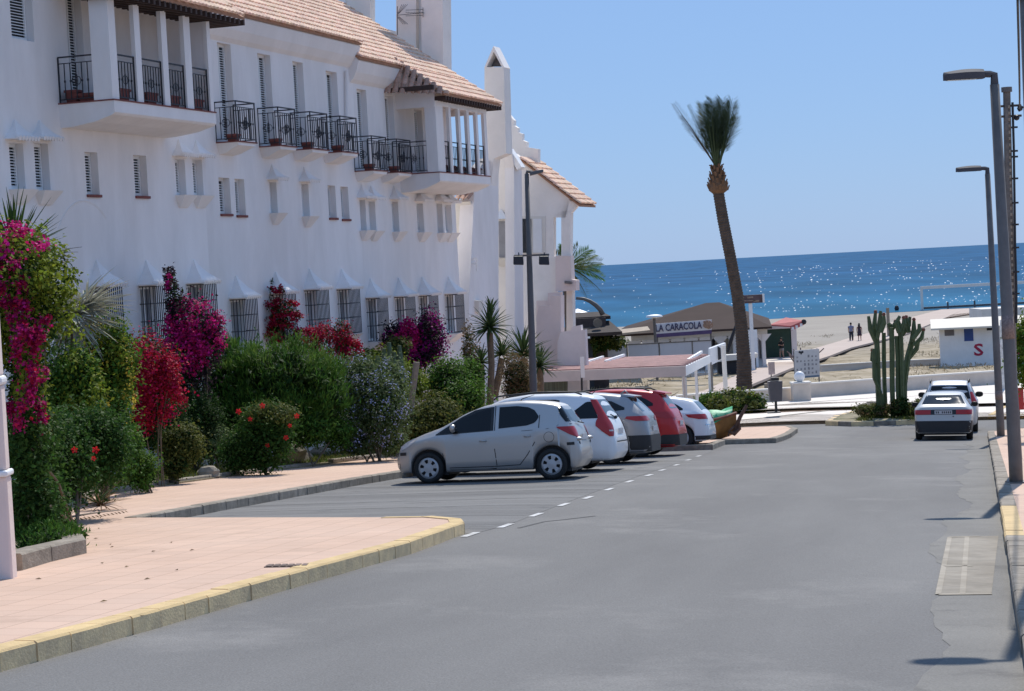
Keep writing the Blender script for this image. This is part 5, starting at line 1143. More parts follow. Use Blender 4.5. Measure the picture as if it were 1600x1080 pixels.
# --- silver hatchback, nearest
L = 3.60; a0, b0 = gxy(672, 755), gxy(863, 752); hd = math.pi - rad(11.5) ; rr_ = np.array([-math.cos(hd), -math.sin(hd)])     # rr_ points to the tail
mid_c = (np.array(a0) + np.array(b0)) / 2; nrm_ = np.array([rr_[1] * -1, rr_[0]]); nrm_ = nrm_ if nrm_[1] > 0 else -nrm_
cen = mid_c + nrm_ * .80 + rr_ * (L / 2 - .68 - 1.185)
c1 = Car('hatchback', 'silver five door hatchback parked nearest, nose to the kerb', 'car', L, 1.66,
    [(0, .50), (.02, .60), (.07, .68), (.25, .80), (.55, .93), (.92, 1.05), (1.35, 1.29), (1.72, 1.43), (2.1, 1.49), (2.5, 1.50), (2.9, 1.47), (3.15, 1.42), (3.24, 1.36), (3.40, 1.10), (3.50, .92), (3.53, .84), (3.57, .66), (3.60, .58), (3.60, .52)],
    [(0, .46), (.08, .60), (.4, .80), (.85, .90), (1.5, .925), (2.4, .96), (3.1, 1.01), (3.38, .98), (3.52, .80), (3.60, .50)], .20,
    [(0, .50), (.04, .62), (.15, .71), (.4, .79), (.8, .825), (1.8, .83), (2.9, .82), (3.22, .79), (3.44, .76), (3.55, .715), (3.60, .65)],
    [(0, .5), (.9, .60), (1.7, .59), (2.8, .585), (3.2, .56), (3.6, .55)], (.68), .68 + 2.37, .29, car_matrix(cen[0], cen[1], hd), P_SIL, GRP, 1.20)
c1.sidepanel('window_trim', M_TRIM, [(.84, .92), (1.30, 1.22), (1.60, 1.355), (1.95, 1.405), (1.96, 1.40)], [(.84, .90), (1.96, .955)], off=.003)
c1.sidepanel('window_glass', M_CGL, [(.92, .955), (1.34, 1.215), (1.62, 1.335), (1.90, 1.38)], [(.92, .935), (1.90, .975)], off=.007)
c1.sidepanel('window_glass', M_CGL, [(2.06, 1.39), (2.4, 1.40), (2.62, 1.37), (2.74, 1.31), (2.82, 1.20)], [(2.06, .99), (2.6, 1.03), (2.76, 1.08), (2.82, 1.17)], off=.006)
c1.endpanel('rear_window', M_CGL, [(1.03, -.66, .66), (1.07, -.72, .72), (1.20, -.70, .70), (1.32, -.62, .62), (1.37, -.50, .50)], off=.006, ny=30)
[c1.endpanel('tail_lamp', M_TAIL, [(.775, q * .55, q * .66), (.82, q * .53, q * .80), (.95, q * .52, q * .97), (.985, q * .54, q * .98)], off=.010) for q in (-1, 1)]
c1.endpanel('windscreen', M_CGL, [(1.08, -.52, .52), (1.38, -.46, .46)], front=True)
c1.seam([(.93, .915), (.97, .55), (1.02, .33), (1.1, .28)]); c1.seam([(1.985, .96), (1.98, .6), (2.01, .30)]); c1.seam([(1.985, .96), (1.985, 1.42)]); c1.seam([(1.1, .28), (2.01, .285), (2.45, .30)]); c1.seam([(2.84, 1.22), (2.83, .98), (2.74, .70), (2.60, .48), (2.45, .30)]); c1.seam([(3.20, 1.02), (3.0, .955), (2.5, .93)], .008)
c1.seam([(2.0, .245), (1.1, .245)], .02); c1.handle(1.70, .765, P_SIL); c1.handle(2.55, .825, P_SIL); c1.mirror(1.20, .98, P_SIL)
c1.seam([(.03, .56), (.12, .565), (.24, .57)], .06, nm='bumper_strip', m=M_BLKP, off=.012); c1.seam([(3.35, .66), (3.48, .665), (3.58, .67)], .055, nm='bumper_strip', m=M_BLKP, off=.012)
c1.sidepanel('headlamp', M_TAILC, [(.10, .70), (.25, .80), (.42, .865)], [(.10, .62), (.25, .68), (.42, .78)], off=.006); c1.seam([(.03, .34), (.10, .34)], .09, nm='fog_lamp', m=M_BLKP, off=.006); c1.seam([(.62, .79), (.69, .795)], .03, nm='side_repeater', m=M_TAILC, off=.006)
fl = [(3.02 + .095 * math.cos(a), .80 + .095 * math.sin(a)) for a in np.linspace(0, 6.3, 21)]; c1.seam(fl, .008, (-1, 1), nm='fuel_flap')
c1.plate(.78); c1.put('bumper_cap', MB().ball(c1.P(3.53, .60, .745), (.10, .10, .04), 12), P_SIL); c1.put('bumper_cap', MB().ball(c1.P(3.53, -.60, .745), (.10, .10, .04), 12), P_SIL)
c1.put('roof_antenna', MB().tube([c1.P(2.35, 0, 1.49), c1.P(2.38, 0, 1.53), c1.P(2.62, 0, 1.60)], [.014, .010, .004], 6), M_BLKP); c1.put('wiper', MB().tube([c1.P(3.46, .1, 1.06), c1.P(3.50, -.3, 1.03)], .012, 5).bar(c1.P(.95, -.5, 1.06), c1.P(.99, .2, 1.09), .02), M_BLKP)
mb = MB()
for sy in (-.42, .42): mb.box(L / 2 - 2.95, L / 2 - 2.75, sy - .18, sy + .18, .9, 1.2)

def parked(name, label, L, W, top, belt, plan, rw, wf, wr, R, X, Y, pm, base=.22, ang=None, **k):
    ang = math.pi - RA if ang is None else ang
    return Car(name, label, 'car', L, W, top, belt, base, plan, rw, wf, wr, R, car_matrix(X, Y, ang), pm, GRP, **k)
def stall(u, n_tail, L):                     # centre of a parked car from the street distance and its tail line
    return xy(u, n_tail - L / 2)
# --- white compact van-like estate with red pillar lamps
L = 4.45; X, Y = stall(41.6, -7.22, L)
c2 = parked('people_carrier', 'white people carrier with tall red pillar lamps behind the silver hatchback', L, 1.80,
    [(0, .55), (.05, .68), (.3, .85), (1.0, 1.05), (1.75, 1.42), (2.1, 1.56), (2.6, 1.62), (3.4, 1.61), (3.9, 1.56), (4.02, 1.52), (4.28, 1.10), (4.36, .98), (4.41, .80), (4.45, .66), (4.45, .55)],
    [(0, .5), (.1, .65), (.6, .85), (1.2, .95), (2.5, .99), (3.9, 1.04), (4.25, 1.0), (4.40, .76), (4.45, .52)],
    [(0, .55), (.05, .68), (.2, .78), (.6, .87), (1.2, .90), (3.5, .90), (4.1, .86), (4.35, .80), (4.42, .74), (4.45, .68)], [(0, .6), (1.2, .66), (3.8, .63), (4.4, .60)], .88, 3.55, .32, X, Y, P_WHT)
c2.sidepanel('window_glass', M_CGL, [(1.15, 1.02), (1.75, 1.36), (2.2, 1.49), (2.3, 1.49)], [(1.15, 1.0), (2.3, 1.03)]); c2.sidepanel('window_glass', M_CGL, [(2.42, 1.50), (3.2, 1.49), (3.3, 1.47)], [(2.42, 1.04), (3.3, 1.06)])
c2.sidepanel('rear_quarter_glass', M_CGL, [(3.42, 1.10), (3.85, 1.42), (3.98, 1.42), (4.10, 1.10)], [(3.42, 1.08), (4.10, 1.08)], off=.006)
c2.endpanel('rear_window', M_CGL, [(1.08, -.64, .64), (1.46, -.52, .52)], off=.006)
for sg in (-1, 1): c2.endpanel('tail_lamp', M_TAIL, [(.70, sg * .74, sg * .84), (.80, sg * .66, sg * .96), (.93, sg * .62, sg * 1.06), (1.02, sg * .64, sg * .98), (1.10, sg * .66, sg * .86), (1.46, sg * .54, sg * .70)], off=.014, nz=14); c2.endpanel('reversing_lamp', M_TAILC, [(.80, sg * .70, sg * .82), (.83, sg * .70, sg * .82)], off=.018, nz=2)
c2.plate(.80); c2.seam([(3.4, .5), (3.3, .62), (3.1, .5)], .012); c2.handle(2.9, .86, P_WHT); c2.seam([(2.36, 1.0), (2.36, .3)])
for sg in (-1, 1): c2.put('roof_rail', MB().tube([c2.P(1.9, sg * .60, 1.53), c2.P(2.0, sg * .60, 1.60), c2.P(2.8, sg * .60, 1.65), c2.P(3.6, sg * .59, 1.63), c2.P(3.75, sg * .58, 1.57)], .018, 6), M_BLKP)
c2.endpanel('bumper_strip', M_BLKP, [(.575, -.6, .6), (.60, -.62, .62)], off=.01, nz=1); c2.put('wiper', MB().tube([c2.P(4.31, 0, 1.09), c2.P(4.30, .4, 1.14)], .014, 5).ball(c2.P(4.33, 0, 1.08), .04, 8), M_BLKP)
c2.mirror(1.35, 1.05, P_WHT); c2.put('roof_antenna', MB().tube([c2.P(3.85, 0, 1.57), c2.P(3.95, 0, 1.66)], [.012, .005], 5), M_BLKP)
# --- pearl grey crossover with dark lower bumper
L = 4.45; X, Y = stall(45.6, -7.15, L)
c3 = parked('crossover_car', 'mid grey crossover with dark lower bumper, third in the parked row', L, 1.84,
    [(0, .6), (.05, .78), (.3, .95), (1.0, 1.10), (1.8, 1.46), (2.2, 1.58), (2.7, 1.63), (3.3, 1.60), (3.75, 1.54), (3.95, 1.50), (4.22, 1.22), (4.33, 1.10), (4.38, 1.03), (4.42, .78), (4.45, .66), (4.45, .58)],
    [(0, .55), (.1, .72), (.6, .95), (1.2, 1.02), (2.6, 1.06), (3.8, 1.12), (4.25, 1.08), (4.40, .8), (4.45, .55)],
    [(0, .6), (.05, .72), (.2, .82), (.6, .90), (1.2, .92), (3.5, .92), (4.1, .88), (4.33, .84), (4.42, .79), (4.45, .72)], [(0, .6), (1.2, .66), (3.4, .60), (4.4, .58)], .90, 3.57, .35, X, Y, P_GREY, low=lambda x: .62 if x > 3.0 else .42, lowm=M_BLKP, lowt=1.32)
c3.sidepanel('window_glass', M_CGL, [(1.2, 1.08), (1.85, 1.40), (2.3, 1.50), (3.1, 1.49), (3.6, 1.40), (3.9, 1.25)], [(1.2, 1.06), (3.0, 1.12), (3.9, 1.20)]); c3.endpanel('rear_window', M_CGL, [(1.15, -.64, .64), (1.48, -.54, .54)], off=.006)
for sg in (-1, 1): c3.endpanel('tail_lamp', M_TAIL, [(.94, sg * .40, sg * 1.0), (1.0, sg * .42, sg * 1.22), (1.05, sg * .56, sg * 1.15)], off=.012)
c3.plate(.76); c3.put('roof_spoiler', MB().hexa([c3.P(3.80, -.56, 1.50), c3.P(4.08, -.54, 1.47), c3.P(4.08, .54, 1.47), c3.P(3.80, .56, 1.50)], [c3.P(3.78, -.54, 1.555), c3.P(4.10, -.52, 1.50), c3.P(4.10, .52, 1.50), c3.P(3.78, .54, 1.555)]), P_GREY, smooth=False); c3.put('roof_antenna', MB().tube([c3.P(3.7, 0, 1.55), c3.P(3.8, 0, 1.63), c3.P(3.86, 0, 1.56)], [.03, .02, .02], 5), P_GREY); c3.mirror(1.4, 1.1, P_GREY)
# --- red sport utility
L = 4.55; X, Y = stall(50.0, -7.15, L)
c4 = parked('sport_utility_car', 'dark red sport utility car with roof rails, fourth in the parked row', L, 1.84,
    [(0, .62), (.05, .80), (.3, .98), (1.1, 1.12), (1.8, 1.48), (2.2, 1.62), (2.7, 1.69), (3.4, 1.67), (3.9, 1.60), (4.10, 1.54), (4.32, 1.20), (4.42, 1.05), (4.47, .95), (4.51, .78), (4.55, .66), (4.55, .58)],
    [(0, .58), (.1, .75), (.6, .95), (1.2, 1.02), (2.6, 1.06), (3.8, 1.12), (4.3, 1.08), (4.48, .82), (4.55, .56)],
    [(0, .6), (.05, .72), (.2, .82), (.6, .90), (1.2, .92), (3.5, .92), (4.1, .89), (4.38, .84), (4.50, .78), (4.55, .72)], [(0, .6), (1.2, .66), (3.4, .63), (4.4, .60)], .92, 3.62, .36, X, Y, P_RED, low=lambda x: .52 if x > 3.1 else .38, lowm=M_BLKP)
c4.rim_type = 'alloy'
c4.sidepanel('window_glass', M_CGL, [(1.25, 1.09), (1.85, 1.42), (2.3, 1.54), (3.2, 1.54), (3.7, 1.46), (3.95, 1.30)], [(1.25, 1.07), (3.0, 1.12), (3.95, 1.24)]); c4.endpanel('rear_window', M_CGL, [(1.16, -.60, .60), (1.52, -.52, .52)], off=.006)
for sg in (-1, 1):
    c4.endpanel('tail_lamp', M_TAIL, [(.92, sg * .52, sg * 1.0), (.98, sg * .46, sg * 1.25), (1.08, sg * .60, sg * 1.15)], off=.012); c4.put('roof_rail', MB().tube([c4.P(2.0, sg * .64, 1.56), c4.P(2.2, sg * .64, 1.66), c4.P(3.0, sg * .63, 1.71), c4.P(3.7, sg * .61, 1.67), c4.P(3.85, sg * .60, 1.60)], .02, 6), M_BLKP)
c4.plate(.80); c4.seam([(1.9, 1.0), (3.2, 1.02), (4.1, 1.09)], .012, nm='crease', m=P_RED); c4.handle(2.95, .98, P_RED); c4.mirror(1.45, 1.12, P_RED)
c4.put('roof_spoiler', MB().hexa([c4.P(3.95, -.58, 1.55), c4.P(4.22, -.55, 1.50), c4.P(4.22, .55, 1.50), c4.P(3.95, .58, 1.55)], [c4.P(3.92, -.56, 1.61), c4.P(4.24, -.53, 1.54), c4.P(4.24, .53, 1.54), c4.P(3.92, .56, 1.61)]), P_RED, smooth=False); c4.put('exhaust', MB().tube([c4.P(4.3, .5, .34), c4.P(4.52, .5, .34)], .04, 10), M_CHR)
# --- white hatchback, last
L = 4.30; X, Y = stall(55.0, -7.05, L)
c5 = parked('hatchback', 'white hatchback with slim wraparound tail lamps, last in the parked row', L, 1.81,
    [(0, .55), (.05, .68), (.3, .84), (1.1, 1.02), (1.8, 1.34), (2.2, 1.44), (2.6, 1.47), (3.2, 1.44), (3.7, 1.36), (3.88, 1.30), (4.08, 1.06), (4.18, .98), (4.22, .88), (4.27, .70), (4.30, .60), (4.30, .52)],
    [(0, .5), (.1, .64), (.6, .82), (1.2, .90), (2.6, .94), (3.6, 1.0), (4.05, .97), (4.24, .74), (4.30, .50)],
    [(0, .55), (.05, .68), (.2, .78), (.6, .87), (1.2, .90), (3.4, .905), (3.9, .87), (4.15, .80), (4.26, .74), (4.30, .66)], [(0, .6), (1.2, .64), (3.2, .58), (4.2, .56)], .90, 3.54, .32, X, Y, P_WHT, low=lambda x: .36, lowm=M_BLKP)
c5.sidepanel('window_glass', M_CGL, [(1.25, .96), (1.85, 1.27), (2.3, 1.36), (3.0, 1.34), (3.4, 1.25), (3.62, 1.10)], [(1.25, .95), (3.0, 1.0), (3.62, 1.06)]); c5.endpanel('rear_window', M_CGL, [(1.04, -.58, .58), (1.28, -.48, .48)], off=.006)
for sg in (-1, 1): c5.endpanel('tail_lamp', M_TAIL, [(.80, sg * .50, sg * .92), (.86, sg * .46, sg * 1.18), (.94, sg * .60, sg * 1.22)], off=.012); c5.endpanel('reversing_lamp', M_TAILC, [(.82, sg * .50, sg * .62), (.87, sg * .50, sg * .62)], off=.016)
c5.plate(.68); c5.put('roof_antenna', MB().tube([c5.P(3.2, 0, 1.44), c5.P(3.42, 0, 1.56)], [.012, .004], 5), M_BLKP); c5.endpanel('chrome_strip', M_CHR, [(.63, -.80, .80), (.66, -.80, .80)], off=.012, nz=1); c5.handle(2.9, .86, P_WHT)

# --- two cars at the right kerb
ang = math.pi / 2 - RA; g = gp(1490, 688); L = 4.45; X, Y = xy(un(g[0], g[1])[0] + L / 2 - .3, -1.05)
c6 = Car('saloon_car', 'white older liftback saloon with full width red tail lamps parked at the right kerb', 'car', L, 1.70,
    [(0, .55), (.05, .68), (.3, .80), (1.2, .95), (1.9, 1.32), (2.2, 1.39), (2.7, 1.41), (3.2, 1.36), (3.45, 1.31), (4.08, 1.03), (4.30, 1.00), (4.37, .97), (4.39, .86), (4.41, .70), (4.45, .60), (4.45, .50)],
    [(0, .5), (.1, .62), (.6, .80), (1.2, .88), (2.6, .92), (3.6, .95), (4.2, .93), (4.38, .80), (4.45, .50)], .21,
    [(0, .55), (.05, .66), (.2, .75), (.6, .82), (1.2, .85), (3.6, .845), (4.2, .82), (4.38, .79), (4.43, .77), (4.45, .74)], [(0, .55), (1.2, .60), (3.2, .57), (4.2, .56)], .85, 3.50, .30, car_matrix(X, Y, ang), P_OLDW, None, low=lambda x: .575 if x > 3.9 else .44, lowm=M_BLKP)
c6.endpanel('rear_window', M_CGL, [(1.055, -.62, .62), (1.31, -.50, .50)], off=.006, nz=8); c6.sidepanel('window_glass', M_CGL, [(1.35, .95), (1.9, 1.24), (2.3, 1.30), (3.1, 1.27), (3.7, 1.0)], [(1.35, .94), (3.7, .98)])
c6.endpanel('tail_panel', M_TRIM, [(.755, -.76, .76), (.90, -.755, .755)], off=.008)
for sg in (-1, 1): c6.endpanel('tail_lamp', M_TAIL, [(.76, sg * .36, sg * .90), (.895, sg * .36, sg * .88)], off=.014)
c6.seam([(.1, .48), (4.40, .53)], .05, nm='side_strip', m=M_BLKP, off=.008); c6.mirror(1.45, .95, M_BLKP); c6.seam([(2.45, .92), (2.45, .3)])
pl_, xpl = c6.plate(.825, .50, .11)
c6.put('keyhole', MB().box(L / 2 - c6.endx(-.28, .70) - .012, L / 2 - c6.endx(-.28, .70) + .01, -.30, -.26, .69, .72), M_BLKP, smooth=False); c6.put('parcel_shelf_sticker', MB().box(L / 2 - c6.endx(-.06, 1.17) - .010, L / 2 - c6.endx(-.06, 1.17) - .006, -.12, 0, 1.10, 1.19), M_GALV, smooth=False)
pp = MB()
for k in range(8):
    if k not in (2,): y_ = .20 - k * .058; pp.box(L / 2 - xpl - .012, L / 2 - xpl - .0085, y_ - .016, y_ + .016, .795, .855)
c6.put('plate_print', pp, M_SEAM, pl_, False)
ul, nl = un(X, Y); L = 4.4; X2, Y2 = xy(ul + 6.2, -.95)
c7 = Car('estate_car', 'silver white sport utility car with roof rails parked beyond the white saloon', 'car', L, 1.80,
    [(0, .62), (.05, .8), (.3, .95), (1.1, 1.08), (1.8, 1.45), (2.2, 1.60), (2.7, 1.66), (3.6, 1.64), (4.0, 1.58), (4.12, 1.54), (4.28, 1.15), (4.35, 1.0), (4.38, .85), (4.40, .65), (4.40, .58)],
    [(0, .58), (.1, .75), (.6, .93), (1.2, 1.0), (2.6, 1.04), (3.8, 1.07), (4.25, 1.03), (4.38, .8), (4.40, .56)], .24,
    [(0, .6), (.05, .72), (.2, .82), (.6, .88), (1.2, .90), (3.6, .90), (4.1, .87), (4.3, .84), (4.40, .78)], [(0, .6), (1.2, .66), (3.6, .63), (4.3, .60)], .9, 3.5, .34, car_matrix(X2, Y2, ang), P_PEARL, None)
c7.endpanel('rear_window', M_CGL, [(1.08, -.66, .66), (1.50, -.56, .56)], off=.006); c7.sidepanel('window_glass', M_CGL, [(1.25, 1.08), (1.85, 1.42), (2.3, 1.52), (3.5, 1.50), (3.95, 1.36)], [(1.25, 1.06), (3.95, 1.12)]); c7.mirror(1.45, 1.12, M_BLKP, sz=1.25)
for sg in (-1, 1): c7.put('roof_rail', MB().tube([c7.P(2.0, sg * .62, 1.57), c7.P(2.2, sg * .62, 1.66), c7.P(3.0, sg * .62, 1.70), c7.P(3.8, sg * .60, 1.67), c7.P(3.95, sg * .6, 1.60)], .025, 6), M_BLKP); c7.endpanel('tail_lamp', M_TAIL, [(.9, sg * .7, sg * .98), (1.3, sg * .64, sg * .78)], off=.012)
# ------------------------------------------------------------------ street furniture
LG = 'grey street lamps along the right pavement'
def lamp(label, base, top, head_w, arm=.22, r0=.085, r1=.05, headdir=(-1, 0), group=None):
    b, tp = Vector(base), Vector(top); t = thing('street_lamp', label, 'street lamp', b, 0, group)
    part('pole', MB().tube([b + Vector((0, 0, -.1)), b + Vector((0, 0, .4)), tp], [r0, r0, r1], 12), M_GALV, t, True); hx = Vector((headdir[0], headdir[1], 0))
    part('foot_plate', MB().box(b.x - .14, b.x + .14, b.y - .14, b.y + .14, b.z - .05, b.z + .03), M_GALV, t)
    part('arm', MB().tube([tp + Vector((0, 0, -.02)), tp + Vector((0, 0, .16)), tp + Vector((0, 0, .16)) + hx * .06, tp + Vector((0, 0, .17)) + hx * arm], [r1 * .9, r1 * .8, r1 * .75, r1 * .7], 8), M_LAMPH, t)
    a = tp + Vector((0, 0, .17)) + hx * (arm - .04); mb = MB(); side = Vector((-hx.y, hx.x, 0)); n = 9; V = []
    for i in range(n):
        f = i / (n - 1); x = f * head_w; w = .15 * (math.sin(math.pi * (.10 + .85 * f)) ** .5 * .9 + .1) * (1 if f < .97 else .8); h = .09 * (.6 + .4 * math.sin(math.pi * min(1, .2 + f * .8)))
        c = a + hx * x
        V += [c - side * w + Vector((0, 0, -.07)), c + side * w + Vector((0, 0, -.07)), c + side * w * .95 + Vector((0, 0, h * .35)), c + Vector((0, 0, h)), c - side * w * .95 + Vector((0, 0, h * .35))]
    F = [(i * 5 + k, i * 5 + (k + 1) % 5, (i + 1) * 5 + (k + 1) % 5, (i + 1) * 5 + k) for i in range(n - 1) for k in range(5)] + [(4, 3, 2, 1, 0), tuple((n - 1) * 5 + k for k in range(5))]
    part('lamp_head', mb.add(V, F), M_LAMPH, t, recalc=True); g = MB().box(0, 0, 0, 0, 0, 0); c0, c1_ = a + hx * .12, a + hx * head_w * .92
    part('lamp_glass', MB().add([c0 - side * .10 + Vector((0, 0, -.075)), c0 + side * .10 + Vector((0, 0, -.075)), c1_ + side * .09 + Vector((0, 0, -.075)), c1_ - side * .09 + Vector((0, 0, -.075))], [(0, 1, 2, 3)]), M_GLASS, t); return t
g1 = gp(1588, 755, .14); l1t = atY(1554, 132, g1[1]); lamp('tall grey street lamp nearest on the right pavement beside the utility pole', g1, l1t, .62, .20, .105, .072, group=LG)
g2 = gp(1564, 682, .14); l2t = atY(1543, 272, g2[1]); lamp('grey street lamp further down the right pavement by the parked saloon', g2, l2t, .70, .22, .11, .075, group=LG)
def sticker(base, top, z0, z1, r0, r1, start):
    b, t_ = Vector(base), Vector(top); L_ = (t_ - b).length; o = next(o for o in COL.objects if o.get('label', '').startswith(start)); f = lambda z: r0 + (r1 - r0) * z / L_ + .004
    part('sticker', MB().tube([b.lerp(t_, z0 / L_), b.lerp(t_, z1 / L_)], [f(z0), f(z1)], 12), mat("faded_sticker", (.22, .17, .155), .8, .35, 30), o, True)
sticker(g1, l1t, 2.25, 2.62, .105, .072, 'tall grey street lamp nearest'); sticker(g2, l2t, 1.05, 1.3, .11, .075, 'grey street lamp further')
g0 = wpt(20.5, .62, .14); lamp('grey street lamp on the right pavement nearest the camera', g0, g0 + Vector((.0, 0, 7.1)), .50, .20, .105, .06, group=LG)
# utility pole behind the first lamp with its cables
gu = Vector(gp(1585, 744, .14)); ut = atY(1573, 142, gu.y); up_ = thing('utility_pole', 'perforated steel utility pole carrying black cables behind the first street lamp', 'utility pole', gu)
part('pole', MB().tube([gu, Vector(ut)], [.085, .062], 8), mat("old_steel", (.20, .175, .155), .7, .25, 9, dirt=.25), up_); hm = MB(); R2 = random.Random(5)
for i in range(38):
    f = .35 + .62 * i / 38; p = gu.lerp(Vector(ut), f); hm.box(p.x + .0, p.x + .03, p.y - .082, p.y - .06, p.z, p.z + .05)
part('perforation', hm, M_SKIRT, up_, kind='stuff'); part('cap', MB().tube([Vector(ut) + Vector((0, 0, -.02)), Vector(ut) + Vector((0, 0, .06))], .09, 8), M_GALV, up_); br = MB()
for dz in (-.25, -.42): br.tube([Vector(ut) + Vector((-.14, -.02, dz)), Vector(ut) + Vector((.22, -.02, dz))], .02, 6)
br.ball(Vector(ut) + Vector((.2, -.02, -.30)), .05, 8).ball(Vector(ut) + Vector((.14, -.02, -.45)), .05, 8); part('bracket', br, M_IRON, up_)
M_CAB = mat("cable_black", (.015, .015, .018), .6, 0)
def cable(label, pts, r): p0 = pts[0]; return solo('cable', MB().tube(pts, r, 6), M_CAB, label, 'cable', p0)
ct = Vector(ut) + Vector((.18, -.05, -.3)); dn = [atY(x, y, gu.y - .1) for x, y in ((1582, 160), (1584, 230), (1585, 300), (1586, 380), (1588, 450), (1588, 505))]
hc = cable('black cable hanging down beside the utility pole with small clips', dn, .02)
for y in (199, 236, 245, 279, 317, 351, 387, 425, 459): p = atY(1585 + (y - 200) * .012, y, gu.y - .1); part('clip', MB().box(p[0] - .05, p[0] + .05, p[1] - .02, p[1] + .02, p[2] - .015, p[2] + .015), M_CAB, hc)
e1 = Vector(atY(1590, 0, gu.y - 14)) + Vector((.0, 0, 0)); e2 = Vector((7.2, 0.0, 14.6))
cat_ = [ct.lerp(e1, f) + Vector((0, 0, -.30 * 4 * f * (1 - f))) for f in np.linspace(0, 1, 9)] + [e1.lerp(e2, f) for f in (.25, .5, .75, 1)]; cable('black overhead cable rising from the utility pole towards the camera', cat_, .013)
cable('thin wire running right from the top of the utility pole', [ct + Vector((0, 0, -.05)), Vector(atY(1592, 164, gu.y)), Vector(atY(1606, 172, gu.y)), Vector(atY(1700, 185, gu.y))], .016)
cable('second thick overhead cable at the right edge of the sky', [Vector(atY(1596, -20, 20)), Vector(atY(1598, 20, 20)), Vector(atY(1602, 60, 20))], .016)
# floodlight mast on the left
gm = gp(837, 703, .14); mt = atY(823, 272, gm[1]); fm = thing('street_lamp', 'tall brown street lamp with two black floodlights behind the parked cars', 'street lamp', gm)
M_BRN = mat("brown_steel", (.11, .10, .095), .6, .1, 6); part('pole', MB().tube([gm, gm + np.array([0, 0, .5]), mt], [.115, .115, .06], 12), M_BRN, fm, True)
part('arm', MB().tube([mt, Vector(mt) + Vector((.02, 0, .07)), atY(832, 269, gm[1])], .045, 8), M_BRN, fm); a, b = Vector(atY(828, 272, gm[1])), Vector(atY(849, 267, gm[1])); part('lamp_head', MB().hexa([a + Vector((0, -.12, -.05)), b + Vector((0, -.12, -.04)), b + Vector((0, .12, -.04)), a + Vector((0, .12, -.05))], [a + Vector((0, -.07, .06)), b + Vector((0, -.09, .04)), b + Vector((0, .09, .04)), a + Vector((0, .07, .06))]), M_BRN, fm, bevel=.02)
cb0, cb1 = Vector(atY(803, 400, gm[1] - .15)), Vector(atY(858, 398, gm[1] - .15)); part('crossbar', MB().bar(cb0, cb1, .05), M_BRN, fm)
for x in (811, 851):
    c = Vector(atY(x, 406, gm[1] - .2)); k = 1 if x > 830 else -1; o = part('floodlight', MB().hexa([c + Vector((-.16, -.12, -.13)), c + Vector((.12, -.12, -.15)), c + Vector((.12, .14, -.12)), c + Vector((-.16, .14, -.10))], [c + Vector((-.15, -.10, .10)), c + Vector((.10, -.10, .09)), c + Vector((.12, .12, .12)), c + Vector((-.14, .12, .12))]), M_IRON, fm, bevel=.02)
    part('floodlight_glass', MB().quad(*[c + Vector(v) for v in ((.125, -.10, -.11), (.125, .11, -.08), (.125, .10, .07), (.125, -.09, .05))]), M_TAILC, o); part('bracket', MB().bar(c + Vector((0, 0, .1)), c + Vector((0, .05, .19)), .03), M_IRON, o)
# little sign by the pergola, posts along the promenade
def post(name, label, cat, x, y0, y1, Y, r, m, panel=None, pm=None):
    a, b = atY(x[0], y0, Y), atY(x[1], y1, Y); z0 = float(gz(b[0], b[1])); bb = Vector((b[0], b[1], min(b[2], z0))); t = thing(name, label, cat, bb); part('post', MB().tube([bb, Vector(a)], r, 8), m, t)
    if panel:
        (px0, py0, px1, py1) = panel; p, q = atY(px0, py0, Y - .06), atY(px1, py1, Y - .06); part('panel', MB().box(min(p[0], q[0]), max(p[0], q[0]), Y - .10, Y - .06, min(p[2], q[2]), max(p[2], q[2])), pm or M_WHITE, t)
    return t
post('sign_post', 'narrow white sign on a thin post in front of the red slatted pergola', 'sign', (908, 910), 558, 660, 68, .035, M_IRON, (906, 558, 914, 590), M_WHITE)
post('post', 'thin grey post left of the palm, second from the right', 'post', (1110, 1114), 566, 642, 92, .055, M_GALV); post('post', 'thick white post just left of the leaning palm', 'post', (1130, 1136), 540, 645, 90, .10, M_PLASTER2)
post('post', 'thin white post at the front corner of the pergola', 'post', (1070, 1073), 590, 660, 71.9, .06, M_PLASTER2); post('post', 'thin grey post third from the palm behind the white hatchback', 'post', (1088, 1092), 578, 650, 90.5, .05, M_GALV)
post('post', 'white post between the two street lamps on the far pavement', 'post', (1565, 1568), 500, 640, 92, .09, mat("patched_white", (.55, .55, .54), .8, .35, 4))
# red sign and tree at the right edge
rsn = post('sign_post', 'red rounded sign on a dark post at the right edge', 'sign', (1591, 1592), 610, 690, 58, .045, M_IRON, (1589, 606, 1600, 640), mat("sign_red", (.42, .03, .03), .5, .1, 5))
t = plant('tree', 'leafy green tree leaning in at the right edge behind the street lamp', 'tree', 1640, 52); bl_ = [px_blob(1612, 555, 36, 48, 52, .8), px_blob(1650, 540, 60, 70, 52.5, 1.2), px_blob(1604, 520, 22, 24, 52, .5)]; foliage('crown', t, L_YEL, bl_, 5200, .10, .5); foliage('inner_crown', t, L_GRN, bl_, 5000, .11, .5, clump=.3); part('trunk', MB().tube([WM[t].translation, atY(1645, 600, 52), atY(1640, 550, 52.2)], [.12, .10, .06], 8), M_BARK, t)
